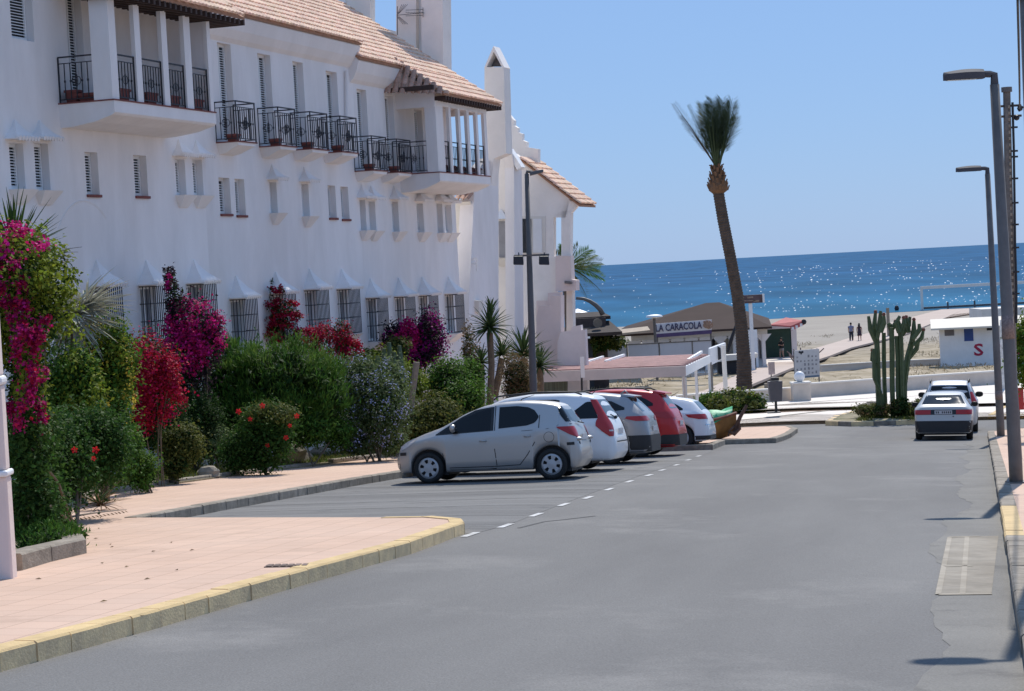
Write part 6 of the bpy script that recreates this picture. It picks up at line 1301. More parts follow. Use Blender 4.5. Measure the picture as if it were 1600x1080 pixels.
# bin, wall with its pillar and globe
pb = gp(1213, 645, .27); bn = thing('litter_bin', 'dark grey litter bin on a post in front of the low white wall', 'bin', pb); part('post', MB().tube([pb, pb + np.array([0, 0, .55])], .05, 8), M_BLKP, bn); part('foot', MB().box(pb[0] - .35, pb[0] + .15, pb[1] - .2, pb[1] + .2, pb[2], pb[2] + .04), M_BLKP, bn); part('bucket', MB().hexa([pb + np.array(v) for v in ((-.22, -.18, .45), (.22, -.18, .45), (.22, .18, .45), (-.22, .18, .45))], [pb + np.array(v) for v in ((-.27, -.22, 1.22), (.27, -.22, 1.22), (.27, .22, 1.22), (-.27, .22, 1.22))]), mat("bin_grey", (.09, .085, .095), .6, .1, 5), bn); part('lid', MB().box(pb[0] - .15, pb[0] + .15, pb[1] - .12, pb[1] + .12, pb[2] + 1.24, pb[2] + 1.36), M_BLKP, bn)
M_CREAM = mat("cream_wall", (.66, .58, .50), .9, .06, 1.5, .3, 9, dirt=.12)
def lowwall(name, label, pts, h, th=.3, m=M_CREAM):
    P = [np.array(gp(x, y, .2)) for x, y in pts]; w = thing(name, label, 'wall', P[0]); mb = MB(); cp = MB(); off = np.array([-.05, th, 0])
    for a, b in zip(P[:-1], P[1:]): mb.hexa([a - [0, 0, .4], b - [0, 0, .4], b + off - [0, 0, .4], a + off - [0, 0, .4]], [a + [0, 0, h], b + [0, 0, h], b + off + [0, 0, h], a + off + [0, 0, h]]); e = np.array([0, .04, 0]); cp.hexa([a - e + [0, 0, h + .003], b - e + [0, 0, h + .003], b + off + e + [0, 0, h + .003], a + off + e + [0, 0, h + .003]], [a - e + [0, 0, h + .07], b - e + [0, 0, h + .07], b + off + e + [0, 0, h + .07], a + off + e + [0, 0, h + .07]])
    part('masonry', mb, m, w); part('coping', cp, M_PLASTER2, w); return w
lowwall('low_wall', 'low cream wall running right from the globe pillar behind the cactus', [(1264, 624), (1440, 611), (1720, 592)], .66); lowwall('low_wall', 'short low cream wall left of the globe pillar behind the bin', [(1060, 641), (1150, 634), (1243, 628)], .58)
a = gp(1253, 629, .2); gpl = thing('wall_pillar', 'square cream wall pillar below the white globe', 'pillar', a); part('shaft', MB().box(a[0] - .38, a[0] + .40, a[1] - .1, a[1] + .6, a[2] - .3, a[2] + .82), M_CREAM, gpl, bevel=.02); part('cap', MB().box(a[0] - .42, a[0] + .44, a[1] - .14, a[1] + .64, a[2] + .823, a[2] + .90), M_PLASTER2, gpl, bevel=.015)
solo('globe_lamp', MB().ball((a[0] - .02, a[1] + .25, a[2] + 1.12), .24, 16), M_WHITE, 'white globe lamp on top of the cream wall pillar', 'lamp', (a[0], a[1] + .25, a[2] + .9), True)
lowwall('low_wall', 'long thin cream kerb wall across the dunes left of the lifeguard hut', [(1283, 572), (1400, 565), (1470, 562)], .0, .3)
# hedge bushes behind the cars at the far left corner
t = plant('flowering_bush', 'round bush with yellow tips in front of the palm trunk', 'bush', 1150, 84); bl_ = [px_blob(1150, 628, 36, 18, 84, .9), px_blob(1172, 632, 24, 16, 83.5, .8), px_blob(1135, 634, 28, 16, 83, .8)]; foliage('foliage', t, L_OLV, bl_, 3600, .16, .5); foliage('flowers', t, L_YEL, bl_, 900, .12, .6); foliage('inner_foliage', t, L_DRK, [(c, tuple(k * .85 for k in r)) for c, r in bl_], 1500, .17, .5)
t = plant('hedge_bush', 'dark green bush behind the thick white post', 'bush', 1105, 86); bl_ = [px_blob(1108, 628, 22, 12, 86, .7)]; foliage('foliage', t, L_GRN, bl_, 1800, .16, .5); stems(t, M_BARK, cens(bl_))
# ------------------------------------------------------------------ boat planter with green net
g = gp(1120, 694, 0); bt = thing('old_boat', 'old ochre wooden boat under a bright green tarpaulin at the corner of the car park', 'boat', (g[0] - .4, g[1] + .5, g[2])); Yb = g[1] + .3; M_OCH = mat("ochre_hull", (.26, .13, .035), .7, .35, 4, dirt=.3); V = []
ax_ = Vector((rc, -rs, 0)); ay_ = Vector((rs, rc, 0)); b0_ = Vector((g[0], g[1], g[2])) - ax_ * 2.45 + ay_ * .5
for i in range(13):
    f = i / 12; w = .80 * (math.sin(math.pi * min(1, .25 + f * .75)) ** .6) + .02; sh = .60 + .30 * (f - .35) ** 2 * 2.0; kd = .06 + .35 * max(0, f - .72) ** 2 * 8
    for a_, h in ((-1, sh), (-.86, sh * .6), (-.5, kd + .08), (0, kd), (.5, kd + .08), (.86, sh * .6), (1, sh)): V.append(b0_ + ax_ * (f * 3.0) + ay_ * (a_ * w) + Vector((0, 0, h)))
part('hull', MB().add(V, [(i * 7 + k, (i + 1) * 7 + k, (i + 1) * 7 + k + 1, i * 7 + k + 1) for i in range(12) for k in range(6)] + [(0, 1, 2, 3, 4, 5, 6)]), M_OCH, bt, True); gw = MB()
for a_ in (0, 6): gw.tube([V[i * 7 + a_] for i in range(13)], .045, 6)
part('gunwale', gw, mat("red_brown_wood", (.20, .07, .04), .7, .2, 6), bt); tp = MB(); nx_ = 14
for i in range(nx_):
    f = i / (nx_ - 1); k = min(11.999, .4 + f * 11.2); i0 = int(k)
    for j in range(9):
        u = j / 8 * 2 - 1; a_, b_ = V[i0 * 7].lerp(V[(i0 + 1) * 7], k - i0), V[i0 * 7 + 6].lerp(V[(i0 + 1) * 7 + 6], k - i0); p = a_.lerp(b_, (u * 1.04 + 1) / 2); tp.V.append(p + Vector((0, 0, (1 - u * u) * (.46 - .3 * f) + .05 * math.sin(i * 1.7 + j) + .03 * math.sin(j * 2.6 + i * .6) - (.10 if abs(u) == 1 else 0))))
tp.F = [(i * 9 + j, (i + 1) * 9 + j, (i + 1) * 9 + j + 1, i * 9 + j + 1) for i in range(nx_ - 1) for j in range(8)]; solo('tarpaulin', tp, mat("green_tarpaulin", (.035, .36, .17), .55, .15, 6, .3, 12), 'crumpled bright green tarpaulin lying over the old boat', 'tarpaulin', b0_ + Vector((0, 0, 1)), True)
M_RUST = mat("rusty_iron", (.10, .06, .045), .9, .3, 9, .4, 30); aY = g[1] + .2; an = thing('anchor', 'rusty iron anchor propped against the bow of the old boat', 'anchor', gp(1146, 684, .14)); part('shank', MB().tube([atY(1167, 633, aY), atY(1156, 653, aY), atY(1147, 678, aY)], [.045, .06, .07], 7), M_RUST, an); part('arms', MB().tube([atY(1154, 655, aY - .1), atY(1156, 670, aY - .1), atY(1147, 678, aY - .1), atY(1139, 675, aY - .1), atY(1138, 682, aY - .1)], [.02, .05, .07, .05, .03], 7), M_RUST, an); part('stock', MB().tube([atY(1141, 672, aY - .3), atY(1154, 660, aY + .3)], .03, 6), M_RUST, an)

# ------------------------------------------------------------------ tall palm
gpm = gp(1163, 612); Yp = gpm[1]; pt = thing('palm_tree', 'tall leaning palm with a narrow upright tuft of fronds against the sky', 'palm tree', gpm)
cl = [(1163, 622, 25), (1163, 605, 25), (1162, 560, 21.5), (1158, 505, 19.5), (1152, 460, 18.5), (1142, 405, 17.5), (1130, 345, 17.5), (1124, 310, 17), (1122, 297, 17.5)]
xs_, ys_, ws_ = zip(*[(c[0], c[1], c[2]) for c in cl]); tpts, trad = [], []
for i in range(150):
    y = 622 - (622 - 297) * i / 149; o = sorted(range(len(ys_)), key=lambda k: ys_[k]); x = np.interp(y, [ys_[k] for k in o], [xs_[k] for k in o]); w = np.interp(y, [ys_[k] for k in o], [ws_[k] for k in o])
    tpts.append(atY(x, y, Yp)); trad.append(float(w) / 2 * Yp / FOC * (1.0 + (.06 if i % 2 else -.04)))
M_PTR = mat("palm_trunk", (.085, .06, .046), .95, .3, 3, .7, 12); part('trunk', MB().tube(tpts, trad, 14), M_PTR, pt)
k_ = Yp / FOC; hd_ = [(1122, 303, 8), (1122, 298, 14.5), (1122, 292, 15.5), (1121, 283, 12.5), (1120.5, 275, 9), (1120, 266, 6.5), (1120, 256, 5.5), (1120, 248, 4)]; M_BOOT = mat("palm_boot", (.16, .085, .045), .95, .3, 4, .8, 10)
part('crown_boot', MB().tube([atY(x, y, Yp) for x, y, w in hd_], [w * k_ for x, y, w in hd_], 12), M_BOOT, pt); R3 = random.Random(9); bs = MB()
for i in range(46):
    a = i * 2.4; f = i / 46; c = np.array(atY(1122 - 2 * f, 298 - 36 * f, Yp)); r = (15 - 9.5 * f) * k_; p = c + np.array([r * math.cos(a), r * math.sin(a), 0]); bs.bar(p, p + np.array([math.cos(a) * .10, math.sin(a) * .10, .26]), .13, .06)
part('cut_leaf_bases', bs, M_BOOT, pt, kind='stuff')
M_FROND = leafm("palm_frond", (.062, .088, .045), .2, .012, .12, .5); M_FRONDB = leafm("palm_frond_dry", (.10, .085, .055), .2, .012, .12, .6)
def frond(base, tip, width, m, n=44, bend=.0, lean=.0, seed=0):
    Rr = random.Random(seed); b, tp = Vector(base), Vector(tip); ax = (tp - b).normalized(); L_ = (tp - b).length; sd_ = Vector((0, 1, 0)).cross(ax).normalized() if Rr.random() < .5 else ax.cross(Vector((Rr.uniform(-.6, .6), 1, 0))).normalized(); nr = sd_.cross(ax)
    cur = lambda f: b + ax * (L_ * f) + (Vector((0, 0, -1)) * bend * f * f) * L_ + nr * 0
    mb = MB().tube([cur(f) for f in np.linspace(0, 1, 7)], [.045, .04, .034, .028, .02, .013, .006], 5)
    for i in range(n):
        f = .24 + .74 * i / n; p = cur(f); l = width * (1 - abs(f - .55) * 1.15) * Rr.uniform(.8, 1.1)
        for q in (-1, 1):
            d = (sd_ * q * .72 + ax * .85 + nr * Rr.uniform(-.3, .3) + Vector((0, 0, -bend * .6))).normalized(); w = ax * .012 + nr * .022; mb.quad(p, p + d * l * .5 + w, p + d * l, p + d * l * .5 - w)
    return mb
cb_ = np.array(atY(1120, 262, Yp)); tips_ = [(1096, 158), (1101, 154), (1108, 152), (1114, 150), (1119, 151), (1124, 152), (1130, 152), (1136, 152), (1141, 152), (1146, 154), (1151, 157), (1099, 166), (1105, 160), (1112, 156), (1117, 158), (1127, 158), (1133, 160), (1139, 160), (1144, 162), (1149, 168), (1108, 170), (1122, 166), (1136, 170), (1146, 182), (1101, 176)]
for i, (x, y) in enumerate(tips_):
    dy = math.sin(i * 2.1) * 1.3; tip = np.array(atY(x, y + 4, Yp)) + np.array([0, dy, 0]); b = cb_ + np.array([(x - 1122) * .004, dy * .12, R3.uniform(-.1, .2)]); part('frond', frond(b, tip, .95, M_FROND, 46, .0, 0, i), M_FROND, pt)
for i, (x, y, w) in enumerate(((1052, 164, .6), (1076, 158, .34), (1064, 176, .4))):
    part('frond', frond(cb_, np.array(atY(x, y - (2 if i else 10), Yp)) + np.array([0, .3 * i, 0]), w, M_FRONDB if i != 1 else M_FROND, 40, .05, 0, 50 + i), M_FRONDB if i != 1 else M_FROND, pt)
for i, (x, y) in enumerate(((1108, 258), (1131, 256))): part('leaf_stub', MB().tube([atY(1120, 266, Yp), atY(x, y, Yp)], [.06, .03], 6), M_BOOT, pt)
# palm behind the sea end house
Yq = 96; bq = np.array(atY(886, 418, Yq)); gq = np.array([bq[0], Yq, float(gz(bq[0], Yq))]); p2_ = thing('palm_tree', 'smaller bushy palm with arching fronds behind the sea end house', 'palm tree', gq); part('trunk', MB().tube([gq, gq + (bq - gq) * .5, bq], [.28, .24, .25], 10), M_PTR, p2_)
for i, (x, y, b_) in enumerate(((940, 412, .18), (945, 436, .3), (938, 458, .4), (920, 392, .15), (905, 384, .1), (930, 400, .2), (915, 470, .45), (880, 385, .1), (862, 400, .2), (850, 420, .3), (850, 450, .4), (926, 445, .3), (912, 420, .2), (936, 425, .25), (900, 460, .4), (870, 460, .4))):
    tip = np.array(atY(x, y - b_ * 60, Yq)) + np.array([0, math.sin(i * 1.9) * 1.2, 0]); part('frond', frond(bq, tip, .55, L_DRK, 34, b_ * .9, 0, 90 + i), L_GRN if i % 2 else L_OLV, p2_)

# ------------------------------------------------------------------ island cactus
ci = gp(1400, 652, .16); Yc = ci[1]; ct_ = thing('candelabra_cactus', 'tall many armed candelabra cactus on the traffic island', 'cactus', ci); M_CACT = mat("cactus_green", (.075, .105, .04), .6, .25, 6, rnd=.15)
star = [1, .72] * 6
arms = [((1373, 640), [(1372, 600), (1371, 560), (1370, 530)], 6.5), ((1384, 642), [(1382, 600), (1381, 560), (1381, 520)], 5), ((1395, 642), [(1394, 600), (1394, 550), (1393, 512)], 6), ((1404, 642), [(1403, 600), (1403, 560), (1401, 525)], 5.5), ((1412, 640), [(1413, 600), (1418, 560), (1426, 530)], 7), ((1410, 640), [(1409, 590), (1408, 550), (1407, 520)], 6), ((1376, 644), [(1378, 620), (1366, 590), (1365, 545)], 4.5)]
br_ = [((1371, 540), (1360, 515), (1357, 494)), ((1370, 532), (1366, 510), (1368, 488)), ((1370, 530), (1374, 508), (1376, 486)), ((1376, 520), (1381, 505), (1381, 492)), ((1394, 520), (1390, 508), (1388, 505)), ((1394, 514), (1398, 508), (1399, 503)), ((1407, 525), (1405, 508), (1403, 500)), ((1408, 520), (1413, 505), (1412, 497)), ((1409, 524), (1420, 508), (1422, 495)), ((1424, 535), (1428, 515), (1428, 500)), ((1426, 530), (1437, 515), (1436, 506)), ((1428, 540), (1440, 528), (1443, 516)), ((1416, 565), (1432, 545), (1436, 530)), ((1372, 570), (1363, 562), (1363, 548)), ((1405, 520), (1400, 505), (1406, 494)), ((1420, 520), (1417, 505), (1416, 496))]
for i, (b, pts, r) in enumerate(arms): dy = .25 * math.sin(i * 2); P_ = [np.array(atY(*q, Yc + dy)) for q in [b] + pts]; P_[0][2] = ci[2] - .05; part('stem', MB().tube(P_, [r * .66 * Yc / FOC * f for f in (1.0, 1, 1.05, .95)], 12, sq=star), M_CACT, ct_)
for i, tri in enumerate(br_): dy = .3 * math.sin(i * 1.7); part('branch', MB().tube([np.array(atY(*q, Yc + dy)) for q in tri] , [3.6 * Yc / FOC, 4.0 * Yc / FOC, 2.3 * Yc / FOC], 12, sq=star), M_CACT, ct_)
fl_ = MB()
for i, tri in enumerate(br_):
    if i % 2: p = atY(*tri[2], Yc + .3 * math.sin(i * 1.7)); fl_.ball((p[0], p[1], p[2] + .02), .075, 6)
part('fruit', fl_, mat("cactus_fruit", (.20, .07, .045), .7, .2, 6), ct_)
t = plant('island_shrub', 'low shrub and rubble around the foot of the cactus', 'shrub', 1405, Yc + .3); bl_ = [px_blob(1408, 634, 14, 13, Yc - .6, .5), px_blob(1365, 640, 30, 8, Yc, .8), px_blob(1430, 638, 22, 11, Yc, .7), px_blob(1445, 632, 14, 10, Yc + .4, .5)]; foliage('foliage', t, L_OLV, bl_, 3200, .10, .5); foliage('inner_foliage', t, L_DRK, [px_blob(1408, 635, 13, 12, Yc - .5, .5)], 900, .12, .5); foliage('dry_foliage', t, L_BRN, bl_, 1500, .09, .4)
for i, (x, y, r) in enumerate(((1352, 645, .30), (1362, 638, .24), (1424, 643, .2), (1385, 645, .17))): q = gp(x, y, .16); solo('island_stone', MB().ball((q[0], q[1], q[2] + r * .5), (r * 1.3, r, r * .8), 9, .16, 40 + i), stone, ['long pale stone at the left of the cactus', 'rough stone left of the cactus stems', 'small stone right of the cactus', 'stone at the foot of the cactus stems'][i], 'stone', q)
iu, in_ = [un(*p)[0] for p in isl], [un(*p)[1] for p in isl]; scatter_grass('island_grass', ((min(iu) + .6, max(iu) - 3.5), (min(in_) + 1.1, max(in_) - .6)), 7000, .12, L_OLV, .15, .03)

# ------------------------------------------------------------------ red slatted pergola and the beach restaurant
M_SLAT = mat("red_slat", (.42, .235, .21), .85, .25, 3); M_CREAMB = mat("cream_board", (.58, .50, .45), .8, .08, 2)
fl0, fr0, br0 = np.array(atY(835, 598, 70.0)), np.array(atY(1072, 588, 72.0)), np.array(atY(1110, 567.5, 86.5)); dl = br0 - fr0; bl0 = fl0 + dl; zt_ = .36
pg = thing('pergola', 'low pergola with dusty red slats and a cream fascia next to the sea end house', 'pergola', (fl0 + br0) / 2 * [1, 1, 0] + [0, 0, float(gz(*((fl0 + br0) / 2)[:2]))])
up3 = np.array([0, 0, 1.0]); th = np.array([0, .12, 0]); part('front_fascia', MB().hexa([fl0, fr0, fr0 + th, fl0 + th], [fl0 + up3 * zt_, fr0 + up3 * zt_, fr0 + th + up3 * zt_, fl0 + th + up3 * zt_]), M_CREAMB, pg)
th2 = np.array([-.12, 0, 0]); f2 = fr0 + [-.002, .125, 0]; part('side_fascia', MB().hexa([f2 + th2, f2, br0, br0 + th2], [f2 + th2 + up3 * .34, f2 + up3 * .34, br0 + up3 * .34, br0 + th2 + up3 * .34]), M_WHITE, pg); ns = 11
for i in range(ns):
    f = (i + .6) / ns; a, b = fl0 + dl * f + up3 * .36, fr0 + dl * f + up3 * .36 + np.array([-.16, 0, 0]); part('slat', MB().bar(a, b, .55, .09), M_SLAT, pg)
for i in range(9): f = (i + .5) / 9; a = fl0 + (fr0 - fl0) * f + up3 * .20; part('beam', MB().bar(a + dl * .01, a + dl * .99, .10, .14), M_WHITE, pg)
for f, gq_ in ((0, 1), (.45, 1), (1.0, 1)):
    p = f2 + (br0 - f2) * f + np.array([-.08, .05 if f < 1 else -.1, 0]); part('post', MB().box(p[0] - .05, p[0] + .05, p[1] - .05, p[1] + .05, float(gz(p[0], p[1])) - .2, p[2]), M_WHITE, pg)
for i, (x0, y0, x1, y1) in enumerate(((918, 566, 942, 558), (946, 565, 975, 555), (1075, 563, 1096, 550))): solo('loose_board', MB().bar(np.array(atY(x0, y0, 79)) , np.array(atY(x1, y1, 85)), .10), M_WHITE, ['white board lying on the pergola slats nearest the house', 'white board lying on the pergola slats, second from the house', 'white board lying on the pergola slats at the far right'][i], 'board', atY(x0, y0, 79))
solo('garden_fence', MB().hexa([np.array(v) for v in (atY(838, 640, 74), atY(887, 640, 74), atY(887, 640, 74.2), atY(838, 640, 74.2))], [np.array(v) for v in (atY(838, 596, 74), atY(887, 596, 74), atY(887, 596, 74.2), atY(838, 596, 74.2))]), mat("green_wood", (.14, .15, .10), .8, .4, 3, stretch=(12, 1, .2)), 'stretch of green grey board fence under the pergola', 'fence', atY(860, 640, 74))
# restaurant
Yr = 150; rt_ = thing('beach_restaurant', 'beach restaurant with a wide dark brown tent roof', 'building', (atY(1090, 560, Yr)[0], Yr + 8, float(gz(atY(1090, 560, Yr)[0], Yr)))); M_TENT = mat("brown_roof", (.062, .042, .036), .9, .1, .5, spec=.1)
e1_, e2_ = np.array(atY(955, 527, 146)), np.array(atY(1206, 507, 146)); e2_[2] = e1_[2] = (e1_[2] + e2_[2]) / 2; e3_, e4_ = e2_ + [2.2, 19, 0], e1_ + [2.2, 19, 0]; ra_, rb_ = np.array(atY(1103, 473.5, 155)), np.array(atY(1124, 472.5, 155)); rb_[2] = ra_[2]
part('roof', MB().add([e1_, e2_, e3_, e4_, ra_, rb_, e1_ - up3 * .15, e2_ - up3 * .15, e3_ - up3 * .15, e4_ - up3 * .15], [(0, 1, 5, 4), (1, 2, 5), (2, 3, 4, 5), (3, 0, 4), (0, 6, 7, 1), (1, 7, 8, 2), (2, 8, 9, 3), (3, 9, 6, 0), (6, 9, 8, 7)]), M_TENT, rt_)
gzr = float(gz(e1_[0], 150)) - .3; part('back_wall', MB().box(e1_[0] + 3, e2_[0] - .3, 155, 155.2, gzr, e1_[2] + .2), mat("restaurant_wall", (.62, .57, .48), .9, .15, .6), rt_); part('lintel', MB().box(e1_[0] + 1.5, e2_[0] - .2, 147.2, 147.5, e1_[2] - .55, e1_[2] - .16), M_PLASTER2, rt_)
x0_ = e1_[0] + 1.7
for i in range(10): x = x0_ + (e2_[0] - .5 - x0_) * i / 9; part('pillar', MB().box(x - .13, x + .13, 147.2, 147.5, gzr, e1_[2] - .55).add([(x - .13, 147.25, e1_[2] - 1.1), (x - .6, 147.25, e1_[2] - .56), (x + .6, 147.25, e1_[2] - .56), (x + .13, 147.25, e1_[2] - 1.1)], [(0, 3, 2, 1)]), M_PLASTER, rt_)
R4 = random.Random(4)
for i in range(14):
    x = x0_ + .5 + i * .64; w = R4.uniform(.25, .5); part('doorway', MB().box(x, x + w, 154.9, 154.99, gzr, e1_[2] - .5), [M_DARK, mat("door_brown", (.10, .06, .05), .8, .2, 3), M_CURT][i % 3], rt_)
part('floor', MB().box(e1_[0] - 1, e2_[0] + 3, 144, 160, gzr - .2, gzr + .25), M_FARP, rt_)
# glass wind screen in front
gs = thing('wind_screen', 'long white framed glass wind screen in front of the beach restaurant', 'screen', (atY(1020, 560, 128)[0], 128, float(gz(atY(1020, 560, 128)[0], 128)))); M_FROST = mat("frosted_glass", (.46, .47, .51), .25, .08, .6); sx_ = [928, 980, 1030, 1082, 1112]
for i, (a, b) in enumerate(zip(sx_[:-1], sx_[1:])):
    p, q, r_, s_ = (np.array(atY(a + 1, 541 - (a - 930) * .045, 128)), np.array(atY(b - 1, 541 - (b - 930) * .045, 128)), np.array(atY(b - 1, 562 - (b - 930) * .045, 128)), np.array(atY(a + 1, 562 - (a - 930) * .045, 128))); z1, z0 = (p[2] + q[2]) / 2, min(r_[2], s_[2]) - .4; part('glass_panel', MB().box(p[0], q[0], 128, 128.03, z0, z1), M_FROST, gs); part('frame_post', MB().box(p[0] - .10, p[0] - .02, 127.97, 128.06, z0 - .3, z1 + .06), M_GALV, gs)
z1 = atY(930, 541, 128)[2]; part('top_rail', MB().box(atY(928, 541, 128)[0], atY(1112, 541, 128)[0], 127.97, 128.06, z1 - .06, z1 + .02), M_GALV, gs)
# sign LA CARACOLA
def textmesh(txt, size):
    c = bpy.data.curves.new('lettering', 'FONT'); c.body = txt; c.size = size; c.extrude = .01; c.align_x = 'LEFT'; c.offset = size * .022; c.resolution_u = 2; o = bpy.data.objects.new('lettering', c); COL.objects.link(o); dg = bpy.context.evaluated_depsgraph_get(); me = bpy.data.meshes.new_from_object(o.evaluated_get(dg)); bpy.data.objects.remove(o); return me
def lettering(name, txt, p0, width, height, m, parent, dirx=(1, 0), slope=0.0, pre=None):
    me = textmesh(txt, 1.0); xs2 = [v.co.x for v in me.vertices]; ys2 = [v.co.y for v in me.vertices]; sx2 = width / (max(xs2) - min(xs2)); sy2 = height / (max(ys2) - min(ys2)); me.transform(Matrix.Translation((-min(xs2), -min(ys2), 0))); me.materials.clear(); me.materials.append(m)
    M = Matrix.Translation(Vector(p0)) @ Matrix(((dirx[0] * sx2, 0, 0, 0), (dirx[1] * sx2, 0, -1, 0), (slope * sx2, sy2, 0, 0), (0, 0, 0, 1))); me.transform(M); me.transform(pre or Matrix()); me.transform(WM[parent].inverted()); o = obj(name, me, parent, WM[parent]); return o
M_NAVY = mat("navy_letters", (.03, .025, .08), .6, 0); M_SIGNW = mat("sign_white", (.66, .64, .66), .6, .05, 1)
A_ = [np.array(atY(x, y, 140)) for x, y in ((1024, 506), (1112, 499.5), (1112, 515.5), (1024, 522))]; sg_ = thing('restaurant_sign', 'long white sign with dark LA CARACOLA lettering in front of the brown roof', 'sign', (A_[0][0], 140, float(gz(A_[0][0], 140))))
bk = np.array([0, .12, 0]); part('panel', MB().hexa([A_[3] + bk, A_[2] + bk, A_[2], A_[3]], [A_[0] + bk, A_[1] + bk, A_[1], A_[0]]), M_SIGNW, sg_, recalc=True); cbp = up3 * -.26; part('lower_band', MB().hexa([A_[3] + cbp + bk, A_[2] + cbp + bk, A_[2] + cbp, A_[3] + cbp], [A_[3] + bk - up3 * .004, A_[2] + bk - up3 * .004, A_[2] - up3 * .004, A_[3] - up3 * .004]), mat("purple_band", (.08, .05, .14), .6, .2, 3), sg_, recalc=True)
l0 = np.array(atY(1025, 519, 139.9)); l1 = np.array(atY(1097, 513.5, 139.9)); lettering('lettering', 'LA CARACOLA', l0, l1[0] - l0[0], .50, M_NAVY, sg_, slope=(l1[2] - l0[2]) / (l1[0] - l0[0]))
s0_ = np.array(atY(1105, 508, 139.9)); shl = MB()
for k in range(6): a = -.9 + k * .55; shl.add([s0_ + [.05, 0, -.30], s0_ + [.40 * math.cos(a) , -.02, .32 * math.sin(a)], s0_ + [.42 * math.cos(a + .5), -.03, .34 * math.sin(a + .5)]], [(0, 1, 2)])
shl.ball(s0_ + [-.02, 0, 0], (.28, .03, .22), 10); part('shell_emblem', shl, mat("shell_brown", (.30, .18, .12), .7, .3, 6), sg_)
for x in (1026, 1110): p = np.array(atY(x, 512, 140.2)); part('post', MB().box(p[0] - .06, p[0] + .06, 140.14, 140.26, float(gz(p[0], 140)) - .2, p[2]), M_GALV, sg_)
lp = atY(1022, 495, 132); lpb = float(gz(lp[0], 132)); tl_ = thing('promenade_lamp', 'dark lamp post with a flat round white top left of the restaurant sign', 'lamp', (lp[0], 132, lpb)); part('pole', MB().tube([(lp[0], 132, lpb), lp], .09, 8), M_BRN, tl_); part('lamp_head', MB().lathe([(.1, -.1), (.55, -.02), (.5, .08), (.2, .14), (.05, .15)], 14, lp), M_WHITE, tl_)
# dark thatched huts left
ht = thing('beach_hut', 'low dark brown thatched beach hut between the sea end house and the restaurant', 'hut', (atY(910, 530, 125)[0], 128, float(gz(atY(910, 530, 125)[0], 125)))); M_TH = mat("dark_thatch", (.042, .030, .026), .95, .3, 2, .6, 6)
def hip(pts, Y, dep, apex, th=.2):
    a, b = np.array(atY(*pts[0], Y)), np.array(atY(*pts[1], Y)); b[2] = a[2]; c, d = b + [0, dep, 0], a + [0, dep, 0]; p, q = np.array(atY(*apex[0], Y + dep / 2)), np.array(atY(*apex[1], Y + dep / 2)); q[2] = p[2]; return MB().add([a, b, c, d, p, q, a - up3 * th, b - up3 * th, c - up3 * th, d - up3 * th], [(0, 1, 5, 4), (1, 2, 5), (2, 3, 4, 5), (3, 0, 4), (0, 6, 7, 1), (1, 7, 8, 2), (2, 8, 9, 3), (3, 9, 6, 0), (9, 8, 7, 6)])
part('roof', hip([(880, 523), (972, 515)], 124, 9, [(895, 504), (952, 501)]), M_TH, ht); part('upper_roof', hip([(890, 497), (954, 495)], 127, 4, [(897, 489), (940, 489)]), M_TH, ht); pA = np.array(atY(900, 512, 126)); pB = np.array(atY(948, 510, 126)); part('wall', MB().box(pA[0], pB[0], 126.5, 130, float(gz(pA[0], 126)) - .3, atY(900, 498, 127)[2]), mat("hut_wall", (.07, .05, .045), .9, .3, 3), ht); part('front_wall', MB().box(atY(884, 530, 125)[0], atY(925, 530, 125)[0], 125, 125.2, float(gz(pA[0], 125)) - .3, atY(900, 522, 125)[2]), M_DARK, ht); part('eave_board', MB().box(atY(900, 530, 123.8)[0], atY(922, 530, 123.8)[0], 123.7, 123.85, atY(910, 529.5, 123.8)[2], atY(910, 526.5, 123.8)[2]), M_WHITE, ht)
cc = np.array(atY(934, 505, 125)); part('barrel_end', MB().lathe([(.28, 0), (.28, .3)], 14, cc, 'y'), mat("barrel_wood", (.17, .14, .11), .9, .2, 5), ht)
arc = [(900, 466), (912, 467), (922, 471), (931, 477), (938, 484), (942, 492)]; solo('curved_pole', MB().tube([atY(x, y, 127) for x, y in arc], [.09, .10, .12, .14, .15, .16], 8), M_BRN, 'long dark curved pole arching above the thatched hut', 'pole', atY(942, 492, 127), True)
ps = atY(902, 484, 133); pz = float(gz(ps[0], 133)); so_ = thing('parasol', 'small white parasol standing behind the thatched hut', 'parasol', (ps[0], 133, pz)); part('pole', MB().tube([(ps[0], 133, pz), ps], .05, 6), M_WHITE, so_); part('canopy', MB().lathe([(.95, -.32), (.5, -.12), (.03, .06)], 10, ps), M_WHITE, so_)
t = plant('hedge_bush', 'dark hedge between the thatched hut and the wind screen', 'bush', 945, 126); bl_ = [px_blob(940, 532, 20, 14, 126, .9), px_blob(960, 535, 22, 9, 126, .8), px_blob(925, 540, 8, 18, 125.5, .6)]; foliage('foliage', t, L_OLV, bl_, 1800, .22, .5); foliage('inner_foliage', t, L_DRK, bl_, 1200, .22, .5)
# low rear terrace roof line left of the sign
solo('terrace_awning', MB().hexa([np.array(v) for v in (atY(945, 527, 138), atY(1016, 519, 138), atY(1012, 513, 146), atY(950, 520, 146))], [np.array(v) + up3 * .14 for v in (atY(945, 527, 138), atY(1016, 519, 138), atY(1012, 513, 146), atY(950, 520, 146))]), mat("cane_awning", (.38, .30, .22), .9, .25, 3), 'pale cane awning sloping in front of the restaurant roof', 'awning', atY(980, 523, 140))
